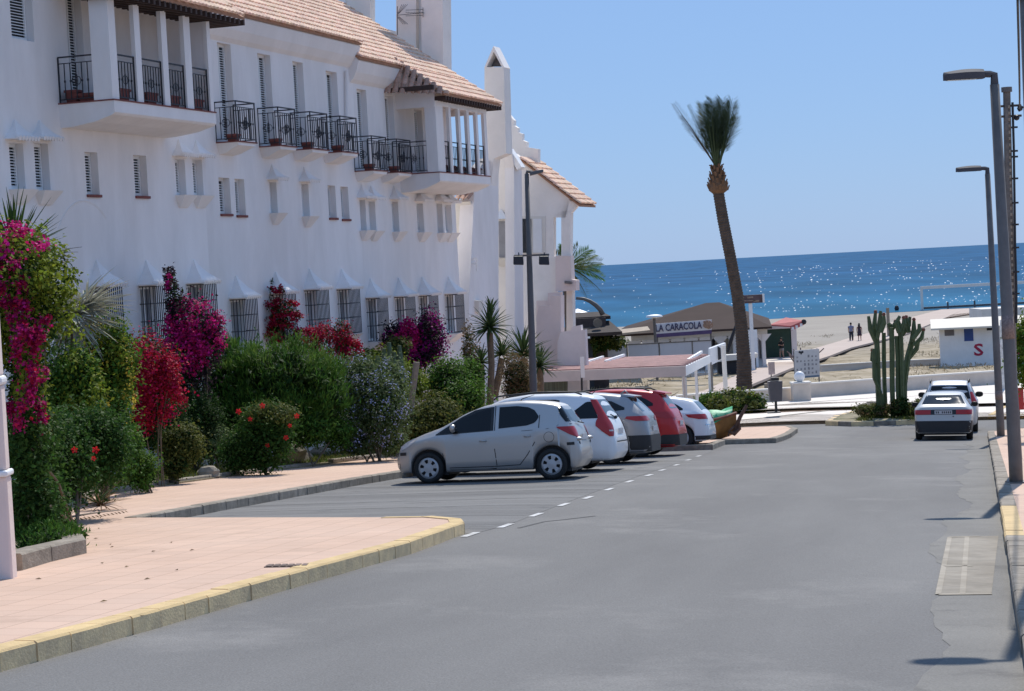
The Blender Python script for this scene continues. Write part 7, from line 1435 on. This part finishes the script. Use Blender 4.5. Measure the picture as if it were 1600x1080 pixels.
# white box and machine at the right end of the pergola
bx = thing('display_case', 'white slanted display case with a dark side at the right end of the pergola', 'display case', gp(1120, 600)); pA = [np.array(atY(x, y, 103)) for x, y in ((1109, 572), (1134, 559), (1134, 536), (1109, 545))]; part('case', MB().hexa([pA[0], pA[1], pA[1] + [0, .8, 0], pA[0] + [0, .8, 0]], [pA[3], pA[2], pA[2] + [0, .8, 0], pA[3] + [0, .8, 0]]), M_WHITE, bx); pB = [np.array(atY(x, y, 102.9)) for x, y in ((1122, 563), (1127, 561), (1126, 544), (1121, 541))]; part('dark_panel', MB().add([*pB], [(0, 1, 2, 3)]), M_DARK, bx)
for x in (1111, 1133): p = np.array(atY(x, 560, 103.4)); part('leg', MB().box(p[0] - .04, p[0] + .04, 103.35, 103.45, float(gz(p[0], 103)) - .1, p[2]), M_GALV, bx)
bw = [np.array(atY(x, y, 141)) for x, y in ((1120, 566), (1184, 559), (1184, 552), (1120, 556))]; solo('planter_wall', MB().hexa([bw[0], bw[1], bw[1] + [0, 1.2, 0], bw[0] + [0, 1.2, 0]], [bw[3], bw[2], bw[2] + [0, 1.2, 0], bw[3] + [0, 1.2, 0]]), M_PLASTER2, 'white terrace edge with the shade below it as a dark block behind the palm', 'wall', bw[0])
solo('shade_block', MB().box(bw[0][0] + .1, bw[1][0] - .1, 141.2, 142, float(gz(bw[0][0], 141)) - .3, bw[1][2] + .02), M_DARK, 'dark block painted as the shade under the white terrace edge', 'shade_block', (bw[0][0], 141.5, float(gz(bw[0][0], 141))))  # dark block painted in for the shade below the white edge
solo('leaning_parasol', MB().tube([atY(1150, 507, 138), atY(1143, 530, 138), atY(1137, 550, 138)], [.06, .13, .08], 8), M_DARK, 'dark folded parasol leaning left of the palm trunk', 'parasol', atY(1137, 550, 138))
# billboard on a white post
bb0, bb1 = np.array(atY(1158, 477, 140)), np.array(atY(1191, 460, 140)); bbz = float(gz(bb1[0], 140)); bl3 = thing('billboard', 'dark picture billboard with white edge on a white post beside the palm', 'billboard', (atY(1175, 500, 140)[0], 140, bbz)); part('panel', MB().box(bb0[0], bb1[0], 140, 140.25, bb0[2] + .1, bb1[2]), mat("billboard_print", (.055, .032, .038), .6, .0, 1.2, col2=(.16, .10, .10)), bl3); part('edge', MB().box(bb1[0] + .003, bb1[0] + .14, 139.98, 140.3, bb0[2] + .1, bb1[2] + .02), M_WHITE, bl3); pmx = atY(1174, 500, 140)[0]; part('post', MB().box(pmx - .12, pmx + .12, 140.05, 140.25, bbz - .2, bb0[2] + .1), M_WHITE, bl3)
part('print_detail', MB().box(bb0[0] + .45, bb0[0] + .85, 139.985, 139.995, bb1[2] - .22, bb1[2] - .10).box(bb0[0] + .2, bb0[0] + 1.0, 139.985, 139.995, bb1[2] - .42, bb1[2] - .36).box(bb0[0] + .85, bb0[0] + 1.25, 139.985, 139.995, bb0[2] + .18, bb0[2] + .30), mat("print_pale", (.30, .22, .17), .7, .3, 8), bl3)
solo('white_cabinet', MB().box(atY(1169, 520, 146)[0], atY(1183, 520, 146)[0], 146, 146.8, float(gz(20, 146)) - .2, atY(1176, 513, 146)[2]), M_WHITE, 'tall white cabinet behind the palm beside the green kiosk', 'cabinet', (atY(1176, 520, 146)[0], 146.4, float(gz(20, 146))))
# green kiosk
kd0, kd1 = np.array(atY(1194, 561, 160)), np.array(atY(1238, 558, 160)); kz = float(gz(kd0[0], 160)); kt = atY(1215, 514, 160)[2]; kk = thing('kiosk', 'white kiosk with a wide dark green shutter door', 'kiosk', ((kd0[0] + kd1[0]) / 2, 162, kz)); M_GRND = mat("dark_green_door", (.010, .055, .035), .5, .15, 3)
part('wall', MB().box(kd0[0] - .75, kd0[0], 160, 163.5, kz - .2, kt + .25).box(kd1[0], kd1[0] + .42, 160, 163.5, kz - .2, kt + .25).box(kd0[0] + .001, kd1[0] - .001, 160, 163.4, kt, kt + .24), M_PLASTER, kk); part('shutter_door', MB().box(kd0[0] + .003, kd1[0] - .003, 160.1, 160.2, kz - .1, kt - .003), M_GRND, kk); part('pilaster', MB().box(kd0[0] - .62, kd0[0] - .5, 159.9, 159.998, kz - .2, kt).box(kd0[0] - .3, kd0[0] - .2, 159.9, 159.998, kz - .2, kt), M_GALV, kk)
w_ = [np.array(v) for v in (atY(1203, 509.5, 158), atY(1236, 511.5, 157.5), atY(1256, 503, 158), atY(1228, 498, 160))]; aw = thing('awning', 'red awning with a white scalloped edge over the kiosk door', 'awning', ((kd0[0] + kd1[0]) / 2, 159, kt)); M_RAWN = mat("red_awning", (.46, .10, .10), .8, .15, 2); part('cloth', MB().hexa(w_, [p + up3 * .10 for p in w_]), M_RAWN, aw); part('valance', MB().bar(w_[1] - up3 * .12, w_[2] - up3 * .06, .05, .30), M_RAWN, aw); vd = MB()
for f in (.1, .4, .75): p = w_[1] + (w_[2] - w_[1]) * f; vd.box(p[0] - .12, p[0] + .12, p[1] - .06, p[1] - .03, p[2] - .25, p[2] - .02)
part('scallop', vd, M_WHITE, aw); part('roller_end', MB().ball(w_[2], .22, 8), M_DARK, aw)
# information board
ib = gp(1262, 600); ibY = 105.5; iA = [np.array(atY(x, y, ibY)) for x, y in ((1242, 592), (1281, 589), (1280, 545), (1241, 548))]; ibd = thing('information_board', 'large white information board with rows of small print behind the globe pillar', 'board', (iA[0][0] + .6, ibY, float(gz(iA[0][0], ibY)))); bk = np.array([0, .08, 0]); part('panel', MB().hexa([iA[0], iA[1], iA[1] + bk, iA[0] + bk], [iA[3], iA[2], iA[2] + bk, iA[3] + bk]), mat("board_white", (.52, .52, .53), .6, .06, 3), ibd)
ex_, ez_ = (iA[1] - iA[0]), (iA[3] - iA[0]); pr_ = MB(); R5 = random.Random(8)
for i in range(6):
    for j in range(5):
        if R5.random() < .85: a = iA[0] + ex_ * (.08 + i * .15) + ez_ * (.14 + j * .145) + np.array([0, -.006, 0]); w2, h2 = R5.uniform(.05, .085), R5.uniform(.05, .10); pr_.add([a, a + ex_ * w2, a + ex_ * w2 + ez_ * h2, a + ez_ * h2], [(0, 1, 2, 3)])
part('small_print', pr_, mat("print_grey", (.24, .24, .26), .8, .5, 8), ibd, kind='stuff'); a = iA[0] + ex_ * .02 + np.array([0, -.006, 0]); part('blue_strip', MB().add([a + ez_ * .01, a + ex_ * .97 + ez_ * .01, a + ex_ * .97 + ez_ * .07, a + ez_ * .07], [(0, 1, 2, 3)]), mat("strip_blue", (.10, .16, .24), .6, .1, 4), ibd)
h0 = iA[0] + ex_ * .22 + ez_ * .93 + np.array([0, -.008, 0]); part('black_emblem', MB().ball(h0, (.07, .01, .06), 8).ball(h0 + [.13, 0, .0], (.07, .01, .06), 8).ball(h0 + [.065, 0, -.07], (.04, .01, .06), 8), M_DARK, ibd)
for f in (0.02, .98): p = iA[0] + ex_ * f + bk; part('post', MB().box(p[0] - .03, p[0] + .03, p[1] + .003, p[1] + .06, float(gz(p[0], p[1])) - .2, iA[3][2]), M_GALV, ibd)
fs_ = MB(); fY = 150; R6 = random.Random(2); f0 = np.array(atY(1258, 545, fY)); fz = float(gz(f0[0], fY))
for i in range(40): a = f0 + [R6.uniform(-.9, .9), R6.uniform(-.5, .5), 0]; a[2] = fz + R6.uniform(.1, .5); b = a + [R6.uniform(-.8, .9), R6.uniform(-.4, .4), R6.uniform(.1, .7)]; fs_.bar(a, b, .07)
solo('pile_of_canes', fs_, mat("cane_mixed", (.22, .17, .16), .9, .5, 4), 'untidy pile of canes and furniture behind the information board', 'pile', (f0[0], fY, fz))
sm = post('notice', 'small pale pink notice on a thin post between palm and information board', 'sign', (1205, 1205), 566, 612, 109, .03, M_GALV, (1200, 566, 1211, 585), mat("notice_pink", (.55, .42, .38), .7, .25, 6)); pp = gp(1204, 612); solo('concrete_block', MB().box(pp[0] - .3, pp[0] + .3, pp[1] - .2, pp[1] + .2, pp[2] - .1, pp[2] + .45), MATS['stone_sand'], 'low grey box at the foot of the small pink notice', 'box', pp)
# lifeguard hut
hY = 136; hL, hR = np.array(atY(1470, 567, hY)), np.array(atY(1600, 560, hY)); hz = float(gz(hL[0], hY)) - .3; zt2 = atY(1500, 513, hY)[2]; hx1 = hL[0] + 6.4; hR_ = Matrix.Translation((hL[0], hY, 0)) @ Matrix.Rotation(-rad(11.3), 4, 'Z') @ Matrix.Translation((-hL[0], -hY, 0)); lh = thing('lifeguard_hut', 'white lifeguard hut with a flat cream roof and red SOS letters', 'hut', ((hL[0] + hx1) / 2, hY + 1.5, hz + .3)); part('wall', MB().box(hL[0], hx1, hY, hY + 3, hz, zt2), mat("hut_white", (.90, .87, .84), .8, .04, 1.5, dirt=.06), lh, M=hR_)
part('roof', MB().add([(hL[0] - .55, hY - .7, zt2 - .02), (hx1 + .5, hY - .7, zt2 - .02), (hx1 + .5, hY + 3.5, zt2 + .42), (hL[0] - .55, hY + 3.5, zt2 + .42), (hL[0] - .55, hY - .7, zt2 + .10), (hx1 + .5, hY - .7, zt2 + .10), (hx1 + .5, hY + 3.5, zt2 + .56), (hL[0] - .55, hY + 3.5, zt2 + .56)], [(3, 2, 1, 0), (4, 5, 6, 7), (0, 1, 5, 4), (1, 2, 6, 5), (2, 3, 7, 6), (3, 0, 4, 7)]), mat("hut_roof", (.72, .66, .56), .8, .05, 1), lh, M=hR_)
def hpx(nm, x0, y0, x1, y1, m, t_=.03): a, b = atY(x0, y1, hY - .01), atY(x1, y0, hY - .01); part(nm, MB().box(a[0], b[0], hY - t_, hY - .002, a[2], b[2]), m, lh, M=hR_)
hpx('window', 1476, 513, 1490, 525, mat("hut_window", (.16, .14, .14), .5, .1, 3)); hpx('blue_shutter', 1506, 512, 1519, 533, mat("blue_paint", (.03, .07, .24), .6, .1, 3)); hpx('vent', 1540, 511, 1551, 516, M_DARK); M_SOS = mat("sos_red", (.45, .02, .06), .7, .08, 4)
for ch, x in (('S', 1521), ('O', 1550), ('S', 1581)): p = np.array(atY(x, 556 - (x - 1521) * .05, hY - .03)); q = np.array(atY(x + 13.5, 536 - (x - 1521) * .05, hY - .03)); lettering('letter', ch, (p[0], hY - .012, p[2]), q[0] - p[0], q[2] - p[2], M_SOS, lh, pre=hR_)
solo('beach_shed', MB().box(atY(1534, 490, 185)[0], atY(1600, 490, 185)[0] + 4, 185, 190, float(gz(45, 185)) - .2, atY(1560, 482, 185)[2]), M_PLASTER2, 'low flat white shed on the sand beyond the lifeguard hut', 'shed', (atY(1567, 490, 185)[0], 187, float(gz(45, 185)))); solo('beach_walkway', MB().box(atY(1575, 490, 170)[0], atY(1640, 490, 170)[0], 169, 173, float(gz(42, 170)) - .2, atY(1585, 497, 170)[2]), M_WHITE, 'white platform edge right of the lifeguard hut', 'platform', (atY(1600, 490, 170)[0], 171, float(gz(42, 170))))
# beach shade frame
bf = thing('shade_frame', 'white beam shade frame standing near the water on the right', 'frame', (atY(1500, 480, 290)[0], 290, float(gz(atY(1500, 480, 290)[0], 290)))); b0, b1_ = np.array(atY(1438, 450, 290)), np.array(atY(1720, 433, 290)); b1_[2] = b0[2]; part('beam', MB().bar(b0, b1_, .5, .42), M_PLASTER2, bf)
for x in (1440, 1566, 1690): p = np.array(atY(x, 460, 290)); part('post', MB().box(p[0] - .16, p[0] + .16, 289.8, 290.2, float(gz(p[0], 290)) - .2, b0[2] - .2), M_PLASTER2, bf)
part('foot_beam', MB().bar((b0[0], 290, float(gz(b0[0], 290)) + .15), (b1_[0], 290, float(gz(b1_[0], 290)) + .15), .3), M_BRN, bf)
for x in (1481, 1523): p = np.array(atY(x, 478, 288)); z = float(gz(p[0], 288)); solo('beach_post', MB().tube([(p[0], 288, z - .1), (p[0], 288, z + .9)], .13, 8), M_BRN, ['dark stump under the shade frame, left one', 'dark stump under the shade frame, right one'][x > 1500], 'post', (p[0], 288, z))
p = np.array(atY(1401, 478, 293)); z = float(gz(p[0], 293)); solo('beach_post', MB().ball((p[0], 293, z + .25), (.35, .3, .45), 8), M_DARK, 'small dark mooring block at the water edge left of the shade frame', 'post', (p[0], 293, z)); p = np.array(atY(1387, 486, 200)); z = float(gz(p[0], 200)); solo('beach_post', MB().tube([(p[0], 200, z - 1), (p[0], 200, p[2] + .3)], .16, 8), M_WOOD, 'grey wooden post standing behind the cactus', 'post', (p[0], 200, z))

# ------------------------------------------------------------------ people
M_SKIN = mat("skin", (.42, .25, .18), .6, .05, 4); M_HAIR = mat("dark_hair", (.02, .014, .012), .7, .1, 20)
def person(label, x, y, Y, h, facing, shirt, leg, dress=False, arm='down', hair_long=False, hidden_base=None, shorts=False, bag=None):
    g = np.array(gp(x, y)) if Y is None else np.array([atY(x, y, Y)[0], Y, float(gz(atY(x, y, Y)[0], Y))])
    if hidden_base is not None: g[2] = hidden_base
    root = thing('person', label, 'person', g, facing); k = h / 1.75; W0 = WM[root]
    J = {'pel': (0, 0, .95), 'chest': (0, .0, 1.25), 'neck': (0, 0, 1.47), 'head': (0, .02, 1.60), 'top': (0, .02, 1.73)}
    for s_, n in ((1, 'l'), (-1, 'r')):
        st = .10 * s_; J['hip' + n] = (.095 * s_, 0, .92); J['kn' + n] = (.10 * s_, .05 + st * .5, .50); J['an' + n] = (.10 * s_, -.02 + st * 1.1, .09); J['toe' + n] = (.11 * s_, .14 + st * 1.1, .035); J['sh' + n] = (.19 * s_, 0, 1.40)
        if arm == 'fold': J['el' + n] = (.25 * s_, .06, 1.14); J['wr' + n] = (.06 * s_, .26, 1.20)
        else: J['el' + n] = (.25 * s_, -.03 - st * .4, 1.12); J['wr' + n] = (.25 * s_, .04 - st * .6, .87)
        J['ha' + n] = tuple(np.array(J['wr' + n]) + (np.array(J['wr' + n]) - np.array(J['el' + n])) * .35)
    Rd = {'pel': .15, 'chest': .155, 'neck': .06, 'head': .098, 'top': .075}
    for n in 'lr': Rd.update({'hip' + n: .10, 'kn' + n: .062, 'an' + n: .042, 'toe' + n: .035, 'sh' + n: .065, 'el' + n: .043, 'wr' + n: .031, 'ha' + n: .032})
    keys = list(J); ix = {a: i for i, a in enumerate(keys)}; E = [('pel', 'chest'), ('chest', 'neck'), ('neck', 'head'), ('head', 'top')]
    for n in 'lr': E += [('pel', 'hip' + n), ('hip' + n, 'kn' + n), ('kn' + n, 'an' + n), ('an' + n, 'toe' + n), ('chest', 'sh' + n), ('sh' + n, 'el' + n), ('el' + n, 'wr' + n), ('wr' + n, 'ha' + n)]
    me = bpy.data.meshes.new('body'); me.from_pydata([tuple(np.array(J[a]) * k) for a in keys], [(ix[a], ix[b]) for a, b in E], []); me.materials.append(M_SKIN); o = obj('body', me, root, W0)
    o.modifiers.new('skin', 'SKIN'); o.modifiers.new('sub', 'SUBSURF').levels = 1; o.modifiers['sub'].render_levels = 2
    for i, a in enumerate(keys): me.skin_vertices[0].data[i].radius = (Rd[a] * k,) * 2
    me.skin_vertices[0].data[0].use_root = True
    V_ = lambda a: Vector(J[a]) * k
    def garment(nm, chains, m):
        mb = MB()
        for pts, r in chains: mb.tube([V_(p) if isinstance(p, str) else Vector(p) * k for p in pts], [q * k for q in r], 10)
        mb.xf(W0); part(nm, mb, m, root, True)
    if dress: garment('dress', [([(0, 0, 1.46), (0, 0, 1.38), (0, 0, 1.20), (0, 0, 1.02), (0, 0, .75), (0, 0, .52)], [.08, .19, .16, .17, .20, .24])], shirt)
    else:
        garment('shirt', [([(0, 0, 1.48), (0, 0, 1.40), (0, 0, 1.22), (0, 0, 1.0), (0, 0, .90)], [.075, .20, .185, .175, .175])] + [(['sh' + n, tuple(np.array(J['sh' + n]) * .45 + np.array(J['el' + n]) * .55)], [.085, .075]) for n in 'lr'], shirt)
        lo = .46 if shorts else 1.0; garment('shorts' if shorts else 'trousers', [([(0, 0, .98), (0, 0, .86)], [.17, .175])] + [(['hip' + n, tuple(np.array(J['hip' + n]) * (1 - lo) + np.array(J['kn' + n]) * lo)] + ([] if shorts else ['an' + n]), [.115, .095] + ([] if shorts else [.07])) for n in 'lr'], leg)
    hr = MB().ball(Vector((0, -.015, 1.655)) * k, (.108 * k, .115 * k, .115 * k), 12)
    if hair_long: hr.tube([Vector((0, -.05, 1.66)) * k, Vector((0, -.10, 1.50)) * k, Vector((0, -.12, 1.28)) * k], [.10 * k, .12 * k, .07 * k], 8)
    hr.xf(W0); part('hair', hr, M_HAIR, root, True); part('face', MB().ball(Vector((0, .065, 1.60)) * k, (.055 * k, .055 * k, .07 * k), 8).ball(Vector((0, .125, 1.60)) * k, (.015 * k, .02 * k, .02 * k), 6).xf(W0), M_SKIN, root, True)
    return root
away = -rad(20); person('person in a grey blue shirt and dark trousers walking away on the beach path', 1330.5, 533, None, 1.75, away, mat("shirt_greyblue", (.20, .21, .30), .8, .1, 10), mat("trousers_dark", (.035, .035, .05), .8, .1, 8))
person('person with long dark hair in a dark dress walking away on the beach path', 1343.5, 533, None, 1.68, away, mat("dress_dark", (.035, .02, .035), .8, .3, 14), None, dress=True, hair_long=True)
person('person in a black shirt and pale shorts standing before the green kiosk door', 1222, 559, 158.6, 1.72, math.pi * .72, mat("shirt_black", (.012, .012, .014), .8, .1, 8), mat("shorts_pale", (.36, .32, .30), .8, .1, 8), arm='fold', shorts=True)
# ------------------------------------------------------------------ dune scrub and beach litter as masses
n = 26000; U = rng.uniform(98, 215, n); Nn = rng.uniform(-24, 8, n); X, Y = U * rs + Nn * rc, U * rc - Nn * rs; cl = np.sin(X * .55 + 2.0 * np.sin(Y * .13)) + np.sin(Y * .21 + 1.7 * np.sin(X * .4)) + rng.normal(size=n) * .6; keep = cl > .75
keep &= ~((Nn > -17.5 + (U - 110) * .03) & (Nn < -10.5 + (U - 112) * .04) & (U < 230)); X, Y = X[keep], Y[keep]; P = np.stack([X, Y, gz(X, Y) - .12], 1); V = leaf_arrays(P, unit(rng.normal(size=P.shape)), .26, .16, .1, unit(np.array([0, 0, 1.0]) + rng.normal(size=P.shape) * .6)); o = obj('dune_scrub', quads_mesh('dune_scrub', V, leafm("scrub", (.25, .20, .115), .3, .02, .1, .9))); o['kind'] = 'stuff'
# leaves and litter on the near pavement, drain grating
lt = MB(); R7 = random.Random(12)
for x, y in ((155, 826), (172, 851), (175, 855), (240, 862), (267, 848), (160, 880), (198, 886), (150, 842), (230, 905), (300, 860), (110, 846), (276, 891), (162, 940), (222, 963), (60, 905)): p = gp(x, y, PAVE_H + .004); a = R7.uniform(0, 3); l = R7.uniform(.015, .035); lt.quad(p + [-l * math.cos(a), -l * math.sin(a), 0], p + [.02 * math.sin(a), -.02 * math.cos(a), .012], p + [l * math.cos(a), l * math.sin(a), .004], p + [-.02 * math.sin(a), .02 * math.cos(a), .012])
o = obj('fallen_leaves', lt.mesh('fallen_leaves', L_BRN)); o['kind'] = 'stuff'
c = gp(456, 888, PAVE_H); c = np.array([c[0] - .06, c[1] + .22, c[2]]); c[2] = float(gz(c[0], c[1])) + PAVE_H; dr = thing('drain_cover', 'brown metal drain cover set in the pink pavement by the yellow kerb', 'drain cover', c); M_DRN = mat("drain_iron", (.14, .09, .07), .8, .3, 12)
def plate_(x0, x1, y0, y1, dz): return [Vector((c[0] + a, c[1] + b, float(gz(c[0] + a, c[1] + b)) + dz)) for a, b in ((x0, y0), (x1, y0), (x1, y1), (x0, y1))]
part('frame', MB().hexa(plate_(-.22, .22, -.12, .12, PAVE_H - .02), plate_(-.22, .22, -.12, .12, PAVE_H + .008)), M_DRN, dr, recalc=True)
for i in range(6): part('bar', MB().hexa(plate_(-.20 + i * .068, -.15 + i * .068, -.10, .10, PAVE_H + .006), plate_(-.20 + i * .068, -.15 + i * .068, -.10, .10, PAVE_H + .016)), M_DRN, dr, recalc=True)
# long crack repairs in the road
def crack(nm, pts, w, m, dz=.004):
    mb = MB(); P = [np.array(gp(x, y, dz)) for x, y in pts]
    for a, b in zip(P[:-1], P[1:]): q = sheet(strip((a[0], a[1]), (b[0], b[1]), w), dz, 2); mb.add(q.V, q.F)
    struct(nm, mb, m)
M_SCUFF = mat("pale_scuff", (.215, .208, .198), .9, .2, 3)

M_TAR = mat("tar_line", (.07, .07, .072), .9, .2, 8)
crack('road_crack', [(1200, 672), (1290, 673), (1380, 672), (1440, 669)], .10, M_TAR); crack('road_crack', [(810, 825), (850, 815), (880, 812), (930, 806), (985, 768), (960, 770)][:4], .05, M_TAR)
